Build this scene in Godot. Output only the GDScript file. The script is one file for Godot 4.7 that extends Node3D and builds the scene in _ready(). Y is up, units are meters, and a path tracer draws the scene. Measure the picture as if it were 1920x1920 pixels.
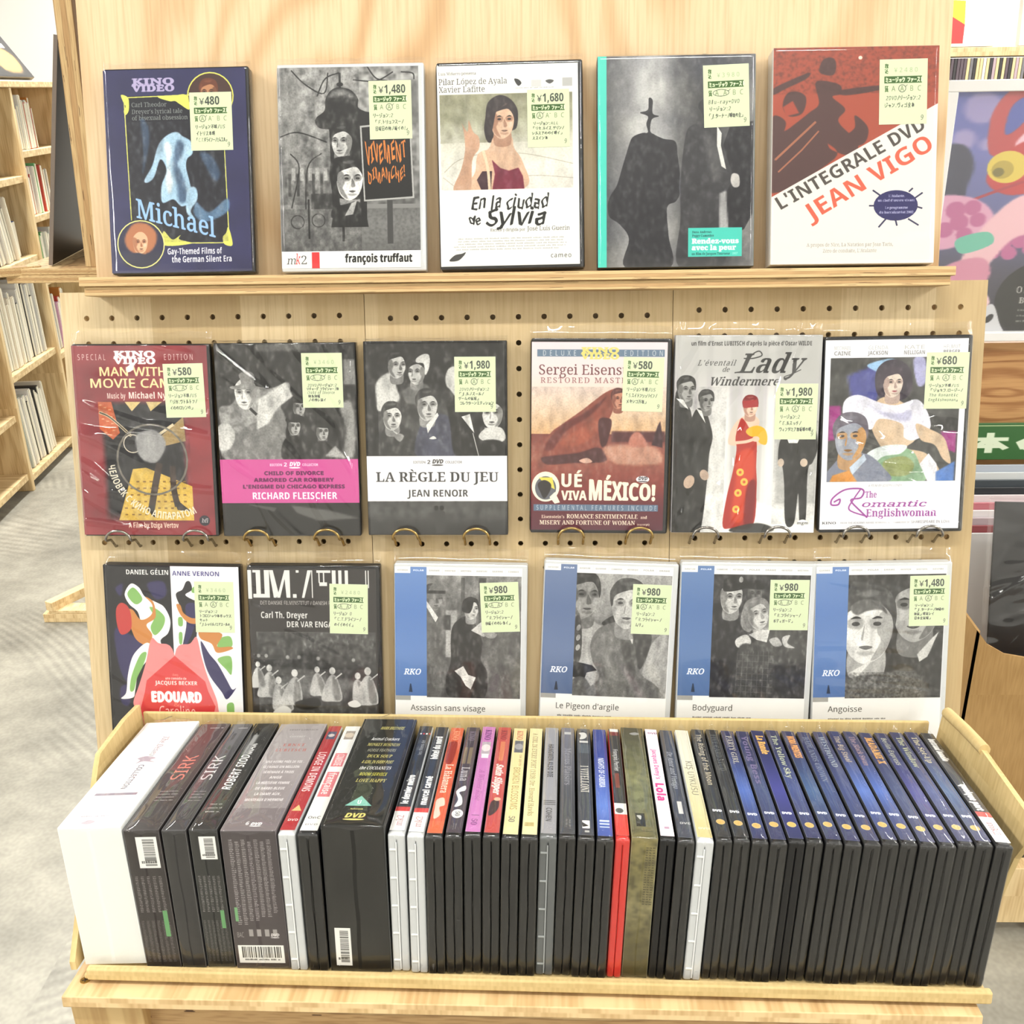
extends Node3D
# A shop display: disc cases on a pegboard stand, a tray of cases in front, bookcases and record bins behind.
# World: origin on the pegboard's first hole row, x right, y up, z towards the viewer, metres.

const LEAN := 0.1014          # the pegboard leans back by this angle
const TILT := 0.122           # the whole stand with its ledges, table and tray tips back by this much more
const FLOOR := -1.243
const CEIL := 1.47
const TRAY_AT := Vector3(-0.0153, -0.3964, 0.2771)
const TRAY_TURN := -0.028

var taken := {}
var mats := {}
var fonts := {}
var meshes := {}
var noise := FastNoiseLite.new()
var rng := RandomNumberGenerator.new()

func _ready() -> void:
	rng.seed = 7
	noise.seed = 11
	noise.noise_type = FastNoiseLite.TYPE_SIMPLEX_SMOOTH
	noise.frequency = 1.0
	noise.fractal_type = FastNoiseLite.FRACTAL_NONE
	# ---- camera
	var cam := Camera3D.new()
	cam.name = "camera"
	cam.fov = 53.08
	cam.near = 0.02
	cam.far = 60.0
	cam.transform = tipped() * Transform3D(Basis(Vector3.UP, 0.0297) * Basis(Vector3.RIGHT, -0.2712) * Basis(Vector3.BACK, -0.0144), Vector3(0.0214, 0.0843, 1.0116))
	add_child(cam)
	cam.current = true
	# ---- surroundings and exposure
	var env := Environment.new()
	env.background_mode = Environment.BG_COLOR
	env.background_color = Color(0.8, 0.8, 0.78)
	env.background_energy_multiplier = 0.3
	env.tonemap_mode = Environment.TONE_MAPPER_LINEAR
	env.tonemap_exposure = 0.63
	env.sdfgi_enabled = true
	env.ssao_enabled = true
	env.ssil_enabled = true
	var we := WorldEnvironment.new()
	we.name = "surroundings"
	we.environment = env
	add_child(we)
	# ---- two rows of fluorescent tubes under the ceiling, running away from the viewer on both sides
	for z in [-4.3, -3.0, -1.7, -0.4, 0.9, 2.2]:
		tube_light(Vector3(-1.85, CEIL - 0.05, z), 5.4 if z > -2.5 else 7.5)
		tube_light(Vector3(2.1, CEIL - 0.05, z), 5.4 if z > -2.5 else 7.5)
	tube_light(Vector3(0.1, CEIL - 0.05, 0.95), 4.5, true)
	build_room()
	var first := get_child_count()
	build_stand()
	build_faces()
	build_tray()
	for i in range(first, get_child_count()):
		var o: Node3D = get_child(i)
		o.transform = tipped() * o.transform
	build_table()
	build_left_side()
	build_right_side()

# ---------------------------------------------------------------- naming and nodes
func numbered(called: String) -> String:
	taken[called] = taken.get(called, 0) + 1
	return called if taken[called] == 1 else "%s_%03d" % [called, taken[called] - 1]

func thing(called: String, label: String, category: String, group := "", at := Vector3.ZERO) -> Node3D:
	var o := Node3D.new()
	o.name = numbered(called)
	o.position = at
	tag(o, label, category, group)
	add_child(o)
	return o

func tag(o: Node3D, label: String, category := "", group := "", kind := "") -> void:
	o.set_meta("label", label)
	if category: o.set_meta("category", category)
	if group: o.set_meta("group", group)
	if kind: o.set_meta("kind", kind)

func part(called: String, mesh: Mesh, m: Material, parent: Node3D, at := Vector3.ZERO, turn := Vector3.ZERO) -> MeshInstance3D:
	var o := MeshInstance3D.new()
	o.name = numbered(called) if parent == self else called
	o.mesh = mesh
	o.material_override = m
	o.position = at
	o.rotation = turn
	parent.add_child(o, true)
	return o

func structure(called: String, mesh: Mesh, m: Material, at := Vector3.ZERO, turn := Vector3.ZERO, label := "") -> MeshInstance3D:
	var o := part(called, mesh, m, self, at, turn)
	o.set_meta("kind", "structure")
	if label: o.set_meta("label", label)
	return o

func ordinal(n: int) -> String:
	var tail := "th"
	if n % 100 < 11 or n % 100 > 13: tail = {1: "st", 2: "nd", 3: "rd"}.get(n % 10, "th")
	return "%d%s" % [n, tail]

func on_board(u: float, v: float, out: float) -> Vector3:
	return Vector3(u, v * cos(LEAN) + out * sin(LEAN), -v * sin(LEAN) + out * cos(LEAN))

func tipped() -> Transform3D:
	return Transform3D(Basis(Vector3.RIGHT, -TILT), Vector3.ZERO)

func in_tray(x: float, y: float, z: float) -> Vector3:
	return TRAY_AT + Basis(Vector3.UP, TRAY_TURN) * Vector3(x, y, z)

# ---------------------------------------------------------------- materials
func mat(key: String, c: Color, rough := 0.7, metal := 0.0, tex: Texture2D = null) -> StandardMaterial3D:
	if mats.has(key): return mats[key]
	var m := StandardMaterial3D.new()
	m.resource_name = key
	m.albedo_color = c
	m.roughness = rough
	m.metallic = metal
	if tex: m.albedo_texture = tex
	mats[key] = m
	return m

func film_mat() -> StandardMaterial3D:
	if mats.has("clear_film"): return mats["clear_film"]
	var m := mat("clear_film", Color(0.9, 0.9, 0.9, 0.002), 0.055)
	m.transparency = BaseMaterial3D.TRANSPARENCY_ALPHA
	m.metallic_specular = 0.6
	return m

func rgb(r: float, g: float, b: float, a := 1.0) -> Color:
	return Color(r / 255.0, g / 255.0, b / 255.0, a)

# ---------------------------------------------------------------- mesh building
class MB:
	var v := PackedVector3Array()
	var n := PackedVector3Array()
	var t := PackedVector2Array()
	var ix := PackedInt32Array()
	func add(p: Vector3, nn: Vector3, uv := Vector2.ZERO) -> int:
		v.append(p); n.append(nn); t.append(uv)
		return v.size() - 1
	func tri(a: int, b: int, c: int) -> void:
		var g := (v[b] - v[a]).cross(v[c] - v[a])
		if g.dot(n[a] + n[b] + n[c]) > 0.0:
			ix.append(a); ix.append(c); ix.append(b)
		else:
			ix.append(a); ix.append(b); ix.append(c)
	func quad(a: Vector3, b: Vector3, c: Vector3, d: Vector3, out: Vector3, uv := Rect2(0, 0, 1, 1)) -> void:
		# a top left, b top right, c bottom right, d bottom left as seen from outside
		var i := add(a, out, uv.position)
		add(b, out, uv.position + Vector2(uv.size.x, 0))
		add(c, out, uv.end)
		add(d, out, uv.position + Vector2(0, uv.size.y))
		tri(i, i + 1, i + 2)
		tri(i, i + 2, i + 3)
	func box(c: Vector3, s: Vector3, b := Basis.IDENTITY) -> void:
		for ax in 3:
			for sg in [-1.0, 1.0]:
				var nn := Vector3.ZERO
				nn[ax] = sg
				var e1 := Vector3.ZERO
				e1[(ax + 1) % 3] = 1.0
				var e2 := Vector3.ZERO
				e2[(ax + 2) % 3] = 1.0
				var h := s * 0.5
				quad(c + b * ((nn - e1 + e2) * h), c + b * ((nn + e1 + e2) * h), c + b * ((nn + e1 - e2) * h), c + b * ((nn - e1 - e2) * h), b * nn)
	func rbox(c: Vector3, s: Vector3, r: float, seg := 2, b := Basis.IDENTITY) -> void:
		# a box with rounded edges; uv runs 0..1 over every face
		var h := s * 0.5
		r = minf(r, minf(h.x, minf(h.y, h.z)) * 0.999)
		for ax in 3:
			var i1 := (ax + 1) % 3
			var i2 := (ax + 2) % 3
			var l1 := _steps(h[i1], r, seg)
			var l2 := _steps(h[i2], r, seg)
			for sg in [-1.0, 1.0]:
				var first := v.size()
				for q in l2:
					for p in l1:
						var o := Vector3.ZERO
						o[ax] = sg * h[ax]
						o[i1] = p
						o[i2] = q
						var inner := o.clamp(-(h - Vector3.ONE * r), h - Vector3.ONE * r)
						var nn := (o - inner).normalized()
						add(c + b * (inner + nn * r), b * nn, Vector2(p / (2.0 * h[i1]) + 0.5, 0.5 - q / (2.0 * h[i2])))
				var w := l1.size()
				for j in l2.size() - 1:
					for i in w - 1:
						var k := first + j * w + i
						tri(k, k + 1, k + w + 1)
						tri(k, k + w + 1, k + w)
	static func _steps(h: float, r: float, seg: int) -> PackedFloat32Array:
		var l := PackedFloat32Array()
		for i in seg + 1:
			l.append(-h + r * (1.0 - tan(PI / 4.0 * (1.0 - float(i) / seg))))
		for i in seg + 1:
			l.append(h - r * (1.0 - tan(PI / 4.0 * float(i) / seg)))
		return l
	func grid(rows: Array, closed := false) -> void:
		# rows of PackedVector3Array of equal length, smooth normals by neighbours; outside is to the right of rising rows
		var hgt := rows.size()
		var wid: int = rows[0].size()
		var first := v.size()
		for j in hgt:
			for i in wid:
				var il := (i - 1 + wid) % wid if closed else maxi(i - 1, 0)
				var ir := (i + 1) % wid if closed else mini(i + 1, wid - 1)
				var du: Vector3 = rows[j][ir] - rows[j][il]
				var dv: Vector3 = rows[mini(j + 1, hgt - 1)][i] - rows[maxi(j - 1, 0)][i]
				add(rows[j][i], du.cross(dv).normalized(), Vector2(float(i) / (wid - 1), float(j) / (hgt - 1)))
		for j in hgt - 1:
			for i in (wid if closed else wid - 1):
				var a := first + j * wid + i
				var b := first + j * wid + (i + 1) % wid
				tri(a, b, b + wid)
				tri(a, b + wid, a + wid)
	func tube(pts: PackedVector3Array, r: float, sides := 8, caps := true) -> void:
		var first := v.size()
		var up := Vector3(0.3, 0.2, 0.93).normalized()
		for i in pts.size():
			var d := (pts[mini(i + 1, pts.size() - 1)] - pts[maxi(i - 1, 0)]).normalized()
			var x := up.cross(d).normalized()
			if x.length() < 0.5: x = Vector3.RIGHT
			var y := d.cross(x).normalized()
			up = y
			for k in sides:
				var nn := x * cos(TAU * k / sides) + y * sin(TAU * k / sides)
				add(pts[i] + nn * r, nn, Vector2(float(k) / sides, float(i)))
		for i in pts.size() - 1:
			for k in sides:
				var a := first + i * sides + k
				var b := first + i * sides + (k + 1) % sides
				tri(a, b, b + sides)
				tri(a, b + sides, a + sides)
		if caps:
			for e in [0, pts.size() - 1]:
				var d2: Vector3 = (pts[0] - pts[1]).normalized() if e == 0 else (pts[e] - pts[e - 1]).normalized()
				var c0 := add(pts[e], d2)
				var at := v.size()
				for k in sides: add(v[first + e * sides + k], d2)
				for k in sides: tri(c0, at + k, at + (k + 1) % sides)
	func prism(poly: PackedVector2Array, z0: float, z1: float) -> void:
		# an outline in x and y, extruded along z
		var id := Geometry2D.triangulate_polygon(poly)
		for z in [z0, z1]:
			var nn := Vector3(0, 0, 1.0 if z == maxf(z0, z1) else -1.0)
			var f := v.size()
			for p in poly: add(Vector3(p.x, p.y, z), nn, p)
			for k in range(0, id.size(), 3): tri(f + id[k], f + id[k + 1], f + id[k + 2])
		var sgn := -1.0 if Geometry2D.is_polygon_clockwise(poly) else 1.0
		for i in poly.size():
			var p := poly[i]
			var q := poly[(i + 1) % poly.size()]
			var nn := Vector3(q.y - p.y, p.x - q.x, 0).normalized() * sgn
			quad(Vector3(p.x, p.y, z1), Vector3(q.x, q.y, z1), Vector3(q.x, q.y, z0), Vector3(p.x, p.y, z0), nn)
	func mesh() -> ArrayMesh:
		var a := []
		a.resize(Mesh.ARRAY_MAX)
		a[Mesh.ARRAY_VERTEX] = v
		a[Mesh.ARRAY_NORMAL] = n
		a[Mesh.ARRAY_TEX_UV] = t
		a[Mesh.ARRAY_INDEX] = ix
		var m := ArrayMesh.new()
		m.add_surface_from_arrays(Mesh.PRIMITIVE_TRIANGLES, a)
		return m

func box_mesh(s: Vector3, r := 0.0015, seg := 1) -> ArrayMesh:
	var key := "box%s%s%d" % [s, r, seg]
	if not meshes.has(key):
		var b := MB.new()
		if r > 0.0: b.rbox(Vector3.ZERO, s, r, seg)
		else: b.box(Vector3.ZERO, s)
		meshes[key] = b.mesh()
	return meshes[key]

func sheet_mesh(w: float, h: float, thick: float, uv := Rect2(0, 0, 1, 1)) -> ArrayMesh:
	# a thin printed sheet facing +z: the print on its front, plain edges and back
	var b := MB.new()
	var x := w * 0.5
	var y := h * 0.5
	b.quad(Vector3(-x, y, thick), Vector3(x, y, thick), Vector3(x, -y, thick), Vector3(-x, -y, thick), Vector3(0, 0, 1), uv)
	var e := Rect2(uv.position + uv.size * 0.005, uv.size * 0.003)
	b.quad(Vector3(x, y, 0), Vector3(-x, y, 0), Vector3(-x, -y, 0), Vector3(x, -y, 0), Vector3(0, 0, -1), e)
	b.quad(Vector3(-x, y, 0), Vector3(x, y, 0), Vector3(x, y, thick), Vector3(-x, y, thick), Vector3(0, 1, 0), e)
	b.quad(Vector3(-x, -y, 0), Vector3(x, -y, 0), Vector3(x, -y, thick), Vector3(-x, -y, thick), Vector3(0, -1, 0), e)
	b.quad(Vector3(x, y, 0), Vector3(x, y, thick), Vector3(x, -y, thick), Vector3(x, -y, 0), Vector3(1, 0, 0), e)
	b.quad(Vector3(-x, y, 0), Vector3(-x, y, thick), Vector3(-x, -y, thick), Vector3(-x, -y, 0), Vector3(-1, 0, 0), e)
	return b.mesh()

func tube_light(at: Vector3, energy: float, across := false) -> void:
	# a twin fluorescent fitting along z: housing, two glowing tubes, and the light they give just under them
	var t := thing("ceiling_tube_light", "white twin fluorescent tube fitting under the ceiling of the shop", "lamp", "fluorescent tube fittings", at)
	if across: t.rotation.y = PI / 2
	part("housing", box_mesh(Vector3(0.15, 0.05, 1.28), 0.008), mat("lamp_white", rgb(235, 235, 232), 0.4), t, Vector3(0, 0.025, 0))
	var m := mat("tube_glow", Color(1, 1, 1), 0.5)
	m.emission_enabled = true
	m.emission = Color(1.0, 0.99, 0.97)
	m.emission_energy_multiplier = 6.0
	for dx in [-0.03, 0.03]:
		var g := MB.new()
		g.tube(PackedVector3Array([Vector3(dx, -0.02, -0.6), Vector3(dx, -0.02, 0.6)]), 0.014, 12)
		part("glowing_tube", g.mesh(), m, t)
	var l := AreaLight3D.new()
	l.name = "tube_area_light"
	l.area_size = Vector2(0.08, 1.2)
	l.light_color = Color(1.0, 0.99, 0.965)
	l.light_energy = energy
	l.area_range = 14.0
	l.shadow_enabled = true
	l.position = at + Vector3(0, -0.045, 0)
	l.rotation = Vector3(-PI / 2, PI / 2 if across else 0.0, 0)
	add_child(l)

# ---------------------------------------------------------------- printing: a small vector painter for covers, spines and tags
class Pad:
	var im: Image
	var host
	var o := Vector2.ZERO      # origin of the current region, pixels
	var k := Vector2.ONE       # pixels per unit
	var clip := Rect2i()
	var flip := false          # turn the region by half a turn
	var size := Vector2.ONE
	func _init(w: int, h: int, the_host) -> void:
		im = Image.create(w, h, false, Image.FORMAT_RGBA8)
		im.fill(Color.WHITE)
		host = the_host
		region(Rect2i(0, 0, w, h), Vector2(w, h))
	func region(r: Rect2i, units: Vector2, turned := false) -> void:
		clip = r
		o = Vector2(r.position)
		size = units
		k = Vector2(r.size) / units
		flip = turned
	func px(p: Vector2) -> Vector2:
		if flip: p = size - p
		return o + p * k
	func _spans(img: Image, polys: Array, c: Color, off: Vector2, sc: float, lim: Rect2i) -> void:
		var rows := {}
		for poly in polys:
			var m: int = poly.size()
			for i in m:
				var a: Vector2 = (poly[i] - off) * sc
				var b: Vector2 = (poly[(i + 1) % m] - off) * sc
				if a.y > b.y:
					var w := a
					a = b
					b = w
				var y0 := maxi(ceili(a.y - 0.5), lim.position.y)
				var y1 := mini(ceili(b.y - 0.5), lim.end.y)
				if y1 <= y0: continue
				var s := (b.x - a.x) / (b.y - a.y)
				for y in range(y0, y1):
					if not rows.has(y): rows[y] = PackedFloat32Array()
					rows[y].append(a.x + (y + 0.5 - a.y) * s)
		for y in rows:
			var xs: PackedFloat32Array = rows[y]
			xs.sort()
			for i in range(0, xs.size() - 1, 2):
				var x0 := maxi(ceili(xs[i] - 0.5), lim.position.x)
				var x1 := mini(ceili(xs[i + 1] - 0.5), lim.end.x)
				if x1 > x0: img.fill_rect(Rect2i(x0, y, x1 - x0, 1), c)
	func fill_px(polys: Array, c: Color, blur := 0.0) -> void:
		if c.a >= 0.999 and blur <= 0.0:
			_spans(im, polys, c, Vector2.ZERO, 1.0, clip)
			return
		var lo := Vector2(1e9, 1e9)
		var hi := -lo
		for poly in polys:
			for p in poly:
				lo = lo.min(p)
				hi = hi.max(p)
		var pad := blur * 2.0 + 2.0
		lo = (lo - Vector2(pad, pad)).max(Vector2(clip.position) - Vector2(pad, pad)).floor()
		hi = (hi + Vector2(pad, pad)).min(Vector2(clip.end) + Vector2(pad, pad)).ceil()
		if hi.x - lo.x < 2 or hi.y - lo.y < 2: return
		var cell := maxf(1.0, blur)
		var fine := minf(4.0, cell)
		var halves := 0
		while fine >= 2.0 and halves < 2:
			halves += 1
			fine /= 2.0
		var mul := int(pow(2, halves))
		var lw := maxi(2, ceili((hi.x - lo.x) / cell) + 1)
		var lh := maxi(2, ceili((hi.y - lo.y) / cell) + 1)
		var lay := Image.create(lw * mul, lh * mul, false, Image.FORMAT_RGBA8)
		lay.fill(Color(c.r, c.g, c.b, 0.0))
		_spans(lay, polys, c, lo, mul / cell, Rect2i(0, 0, lw * mul, lh * mul))
		for q in halves: lay.shrink_x2()
		if cell > 1.0: lay.resize(roundi(lay.get_width() * cell), roundi(lay.get_height() * cell), Image.INTERPOLATE_BILINEAR)
		put(lay, Vector2i(lo))
	func put(lay: Image, at: Vector2i) -> void:
		var r := Rect2i(at, lay.get_size()).intersection(clip)
		if r.size.x > 0 and r.size.y > 0: im.blend_rect(lay, Rect2i(r.position - at, r.size), r.position)
	func pts(a: Array, smooth := 0) -> PackedVector2Array:
		# flat list of numbers to points, rounded off by a closed curve where smooth > 0
		var p := PackedVector2Array()
		for i in range(0, a.size(), 2): p.append(Vector2(a[i], a[i + 1]))
		if smooth <= 0: return p
		var out := PackedVector2Array()
		var m := p.size()
		for i in m:
			for s in smooth:
				out.append(p[i].cubic_interpolate(p[(i + 1) % m], p[(i - 1 + m) % m], p[(i + 2) % m], float(s) / smooth))
		return out
	func to_px(p: PackedVector2Array) -> PackedVector2Array:
		var out := PackedVector2Array()
		for q in p: out.append(px(q))
		return out
	func poly(c: Color, a: Array, blur := 0.0) -> void:
		fill_px([to_px(pts(a))], c, blur * k.x)
	func blob(c: Color, a: Array, blur := 0.0) -> void:
		fill_px([to_px(pts(a, 6))], c, blur * k.x)
	func rect(c: Color, x: float, y: float, w: float, h: float, blur := 0.0) -> void:
		fill_px([to_px(PackedVector2Array([Vector2(x, y), Vector2(x + w, y), Vector2(x + w, y + h), Vector2(x, y + h)]))], c, blur * k.x)
	func oval(c: Color, x: float, y: float, rx: float, ry: float, turn := 0.0, blur := 0.0) -> void:
		fill_px([to_px(_oval(x, y, rx, ry, turn))], c, blur * k.x)
	func _oval(x: float, y: float, rx: float, ry: float, turn := 0.0) -> PackedVector2Array:
		var p := PackedVector2Array()
		for i in 28:
			p.append(Vector2(x, y) + Vector2(cos(TAU * i / 28.0) * rx, sin(TAU * i / 28.0) * ry).rotated(turn))
		return p
	func ring(c: Color, x: float, y: float, rx: float, ry: float, w: float) -> void:
		fill_px([to_px(_oval(x, y, rx, ry)), to_px(_oval(x, y, rx - w, ry - w))], c)
	func grad(x: float, y: float, w: float, h: float, stops: Array, across := false) -> void:
		# stops: colours spread evenly, top to bottom or left to right
		var a := px(Vector2(x, y))
		var b := px(Vector2(x + w, y + h))
		var r := Rect2i(Vector2i(a.min(b).round()), Vector2i((a - b).abs().round())).intersection(clip)
		var m := r.size.x if across else r.size.y
		for i in m:
			var f := (i + 0.5) / m * (stops.size() - 1)
			if flip: f = stops.size() - 1 - f
			var j := mini(int(f), stops.size() - 2)
			var c: Color = stops[j].lerp(stops[j + 1], f - j)
			im.fill_rect(Rect2i(r.position.x + i, r.position.y, 1, r.size.y) if across else Rect2i(r.position.x, r.position.y + i, r.size.x, 1), c)
	func line(c: Color, w: float, a: Array, smooth := 0) -> void:
		var p := pts(a)
		if smooth > 0:
			var q := PackedVector2Array()
			var m := p.size()
			for i in m - 1:
				for s in smooth: q.append(p[i].cubic_interpolate(p[i + 1], p[maxi(i - 1, 0)], p[mini(i + 2, m - 1)], float(s) / smooth))
			q.append(p[m - 1])
			p = q
		for i in p.size() - 1:
			var d := (p[i + 1] - p[i]).normalized() * w * 0.5
			var s := Vector2(-d.y, d.x)
			var e := d * 0.6
			fill_px([to_px(PackedVector2Array([p[i] - e + s, p[i + 1] + e + s, p[i + 1] + e - s, p[i] - e - s]))], c)
	func text(s: String, x0: float, x1: float, y: float, cap: float, c: Color, font := "sans", o := {}) -> void:
		# a line of lettering stretched between x0 and x1, y the baseline, cap the height of capitals; o: shear, rot, track, warp
		var f = host.font(font)
		var ts := TextServerManager.get_primary_interface()
		var rid: RID = f.get_rids()[0]
		var pen := 0.0
		var glyphs := []
		var track: float = o.get("track", 0.0) * 64.0
		for i in s.length():
			var gi := ts.font_get_glyph_index(rid, 64, s.unicode_at(i), 0)
			glyphs.append([gi, pen])
			pen += ts.font_get_glyph_advance(rid, 64, gi).x + track
		var sx := (x1 - x0) / maxf(pen - track, 1.0)
		var sy := cap / 45.5
		var shear: float = o.get("shear", 0.0)
		var turn: float = o.get("rot", 0.0)
		var wide: float = o.get("bold", 0.0)
		var shifts := [Vector2.ZERO] if wide <= 0.0 else [Vector2(-wide, 0), Vector2(wide, 0), Vector2(0, wide), Vector2(0, -wide), Vector2.ZERO]
		for g in glyphs:
			var ct: Dictionary = host.outline(font, rid, g[0])
			var polys := []
			for loop in ct.loops:
				var q := PackedVector2Array()
				for p in loop:
					var l := Vector2((p.x + g[1]) * sx, p.y * sy)
					l.x -= l.y * shear
					if turn != 0.0: l = l.rotated(turn)
					l += Vector2(x0, y)
					if o.has("warp"): l = o.warp.call(l)
					q.append(px(l))
				polys.append(q)
			if polys:
				for sh in shifts:
					if sh == Vector2.ZERO: fill_px(polys, c)
					else:
						var mv := []
						for q in polys:
							var w := PackedVector2Array()
							for p in q: w.append(p + sh * k.x)
							mv.append(w)
						fill_px(mv, c)
	func scribble(c: Color, x: float, y: float, w: float, h: float, lines: int, r: RandomNumberGenerator, gap := 0.45) -> void:
		# lines of lettering too small to read: words as short bars of uneven height
		var lh := h / lines
		for j in lines:
			var at := x + r.randf() * w * 0.05
			var stop := x + w * (1.0 - r.randf() * 0.12)
			while at < stop:
				var word := lh * (1.0 + r.randf() * 3.0)
				var e := minf(at + word, stop)
				while at < e:
					var s := lh * (0.2 + 0.25 * r.randf())
					var hh := lh * (1.0 - gap) * (0.65 + 0.35 * r.randf())
					rect(c, at, y + j * lh + (lh * (1.0 - gap) - hh), s, hh)
					at += s + lh * 0.12
				at += lh * 0.45
	func mottle(c: Color, x: float, y: float, w: float, h: float, grain: float, power := 1.0, sd := 0, stretch := 1.0) -> void:
		# uneven patches of a colour: grain is the patch size in units
		var a := px(Vector2(x, y)).min(px(Vector2(x + w, y + h)))
		var wpx := absf(w * k.x)
		var hpx := absf(h * k.y)
		var cell := maxf(1.0, grain * k.x / 4.0)
		var nw := maxi(2, int(wpx / cell))
		var nh := maxi(2, int(hpx / cell))
		var lay := Image.create(nw, nh, false, Image.FORMAT_RGBA8)
		for j in nh:
			for i in nw:
				var q: float = host.noise.get_noise_3d(i / 4.0, j / 4.0 / stretch, sd * 7.3) * 0.6 + host.noise.get_noise_3d(i / 1.7, j / 1.7 / stretch, sd * 7.3 + 50.0) * 0.4
				lay.set_pixel(i, j, Color(c.r, c.g, c.b, c.a * pow(clampf(q * 0.8 + 0.5, 0.0, 1.0), power)))
		lay.resize(int(wpx), int(hpx), Image.INTERPOLATE_BILINEAR)
		put(lay, Vector2i(a))
	func photo(x: float, y: float, w: float, h: float, sd: int, strength := 1.0) -> void:
		# the uneven tones of a photographic print: folds, blotches and grain
		mottle(Color(0.03, 0.03, 0.04, 0.34 * strength), x, y, w, h, 9.0, 2.2, sd, 2.6)
		mottle(Color(0.96, 0.95, 0.93, 0.3 * strength), x, y, w, h, 5.0, 2.6, sd + 1, 1.8)
		mottle(Color(0.05, 0.05, 0.05, 0.24 * strength), x, y, w, h, 1.6, 2.2, sd + 2)
	func head(x: float, y: float, h: float, turn: float, skin: Color, shade: Color, hair: Color, o := {}) -> void:
		# a plain head: x, y the centre, h its height, turn -1 (left) to 1 (right)
		var w := h * 0.37
		var tilt: float = o.get("tilt", 0.0)
		var q := func(a: Array) -> Array:
			var out := []
			for i in range(0, a.size(), 2):
				var p := Vector2(a[i] * w, a[i + 1] * h * 0.5).rotated(tilt) + Vector2(x, y)
				out.append(p.x)
				out.append(p.y)
			return out
		if o.get("neck", true): blob(shade.lerp(skin, 0.3), q.call([-0.55, 0.4, 0.55, 0.4, 0.6, 1.4, -0.65, 1.4]), 0.3)
		if o.get("long", false): blob(hair, q.call([-1.2, -0.6, -0.7, -1.1, 0.3, -1.18, 1.1, -0.8, 1.25, 0.2, 1.1, 0.85, 0.5, 1.0, -0.6, 0.95, -1.2, 0.7, -1.35, 0.0]), 0.3)
		blob(skin, q.call([-0.9, -0.5, -0.3, -0.98, 0.4, -0.98, 0.92, -0.5, 0.9, 0.2, 0.62, 0.75, 0.1, 1.02, -0.3, 1.0, -0.72, 0.7, -0.92, 0.15]), 0.15)
		var s := -signf(turn) if turn != 0.0 else 1.0
		blob(Color(shade.r, shade.g, shade.b, 0.8), q.call([s * 0.95, -0.5, s * 0.45, -0.4, s * 0.35, 0.1, s * 0.5, 0.4, s * 0.15, 0.95, s * 0.6, 0.75, s * 0.92, 0.2]), 0.5)
		var m := turn * 0.35
		var ink := hair.lerp(Color.BLACK, 0.6)
		for e in [-1.0, 1.0]: blob(Color(shade.r, shade.g, shade.b, 0.75), q.call([m + e * 0.4 - 0.3, -0.2, m + e * 0.4, -0.3, m + e * 0.4 + 0.3, -0.2, m + e * 0.4 + 0.2, 0.02, m + e * 0.4 - 0.2, 0.02]), h * 0.02)
		blob(Color(shade.r, shade.g, shade.b, 0.6), q.call([m - 0.35, 0.72, m, 0.68, m + 0.35, 0.72, m, 0.82]), h * 0.02)
		blob(Color(skin.lightened(0.35), 0.6), q.call([m - s * 0.6, 0.05, m - s * 0.35, 0.1, m - s * 0.4, 0.4, m - s * 0.65, 0.3]), h * 0.03)
		for e in [-1.0, 1.0]:
			var ex: float = m + e * 0.4
			if absf(ex) > 0.85: continue
			blob(ink, q.call([ex - 0.2, -0.24, ex, -0.32, ex + 0.2, -0.26, ex, -0.25]))
			oval(Color(ink.r, ink.g, ink.b, 0.85), x + (Vector2(ex * w, -0.1 * h * 0.5).rotated(tilt)).x, y + (Vector2(ex * w, -0.1 * h * 0.5).rotated(tilt)).y, w * 0.15, h * 0.03, tilt)
		blob(Color(shade.r, shade.g, shade.b, 0.9), q.call([m * 1.3 - 0.05, -0.1, m * 1.4 + 0.16 * signf(turn + 0.01), 0.3, m * 1.2 - 0.1, 0.34]), 0.2)
		blob(o.get("lips", shade.lerp(Color.BLACK, 0.3)), q.call([m - 0.26, 0.56, m, 0.52, m + 0.26, 0.56, m, 0.64]))
		if o.get("bare", false): return
		var sheen := hair.lerp(skin, 0.35)
		blob(hair, q.call([-1.0, 0.0, -1.08, -0.6, -0.6, -1.12, 0.2, -1.2, 0.85, -0.95, 1.06, -0.4, 0.98, 0.05, 0.85, -0.35, 0.4 + m * 0.5, -0.68, -0.2 + m * 0.5, -0.62, -0.8, -0.4, -0.9, 0.0]), 0.15)
		blob(Color(sheen.r, sheen.g, sheen.b, 0.7), q.call([-0.5, -0.95, 0.1, -1.05, 0.4, -0.98, 0.0, -0.85]), h * 0.025)
		blob(Color(sheen.r, sheen.g, sheen.b, 0.5), q.call([-0.95, -0.5, -0.75, -0.75, -0.7, -0.5, -0.9, -0.2]), h * 0.02)

func font(called: String) -> SystemFont:
	if not fonts.has(called):
		var f := SystemFont.new()
		f.font_names = PackedStringArray(["Droid Serif" if called.begins_with("serif") else ("Droid Sans Mono" if called.begins_with("mono") else "Droid Sans")])
		f.font_weight = 700 if called.ends_with("bold") else 400
		fonts[called] = f
	return fonts[called]

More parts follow.
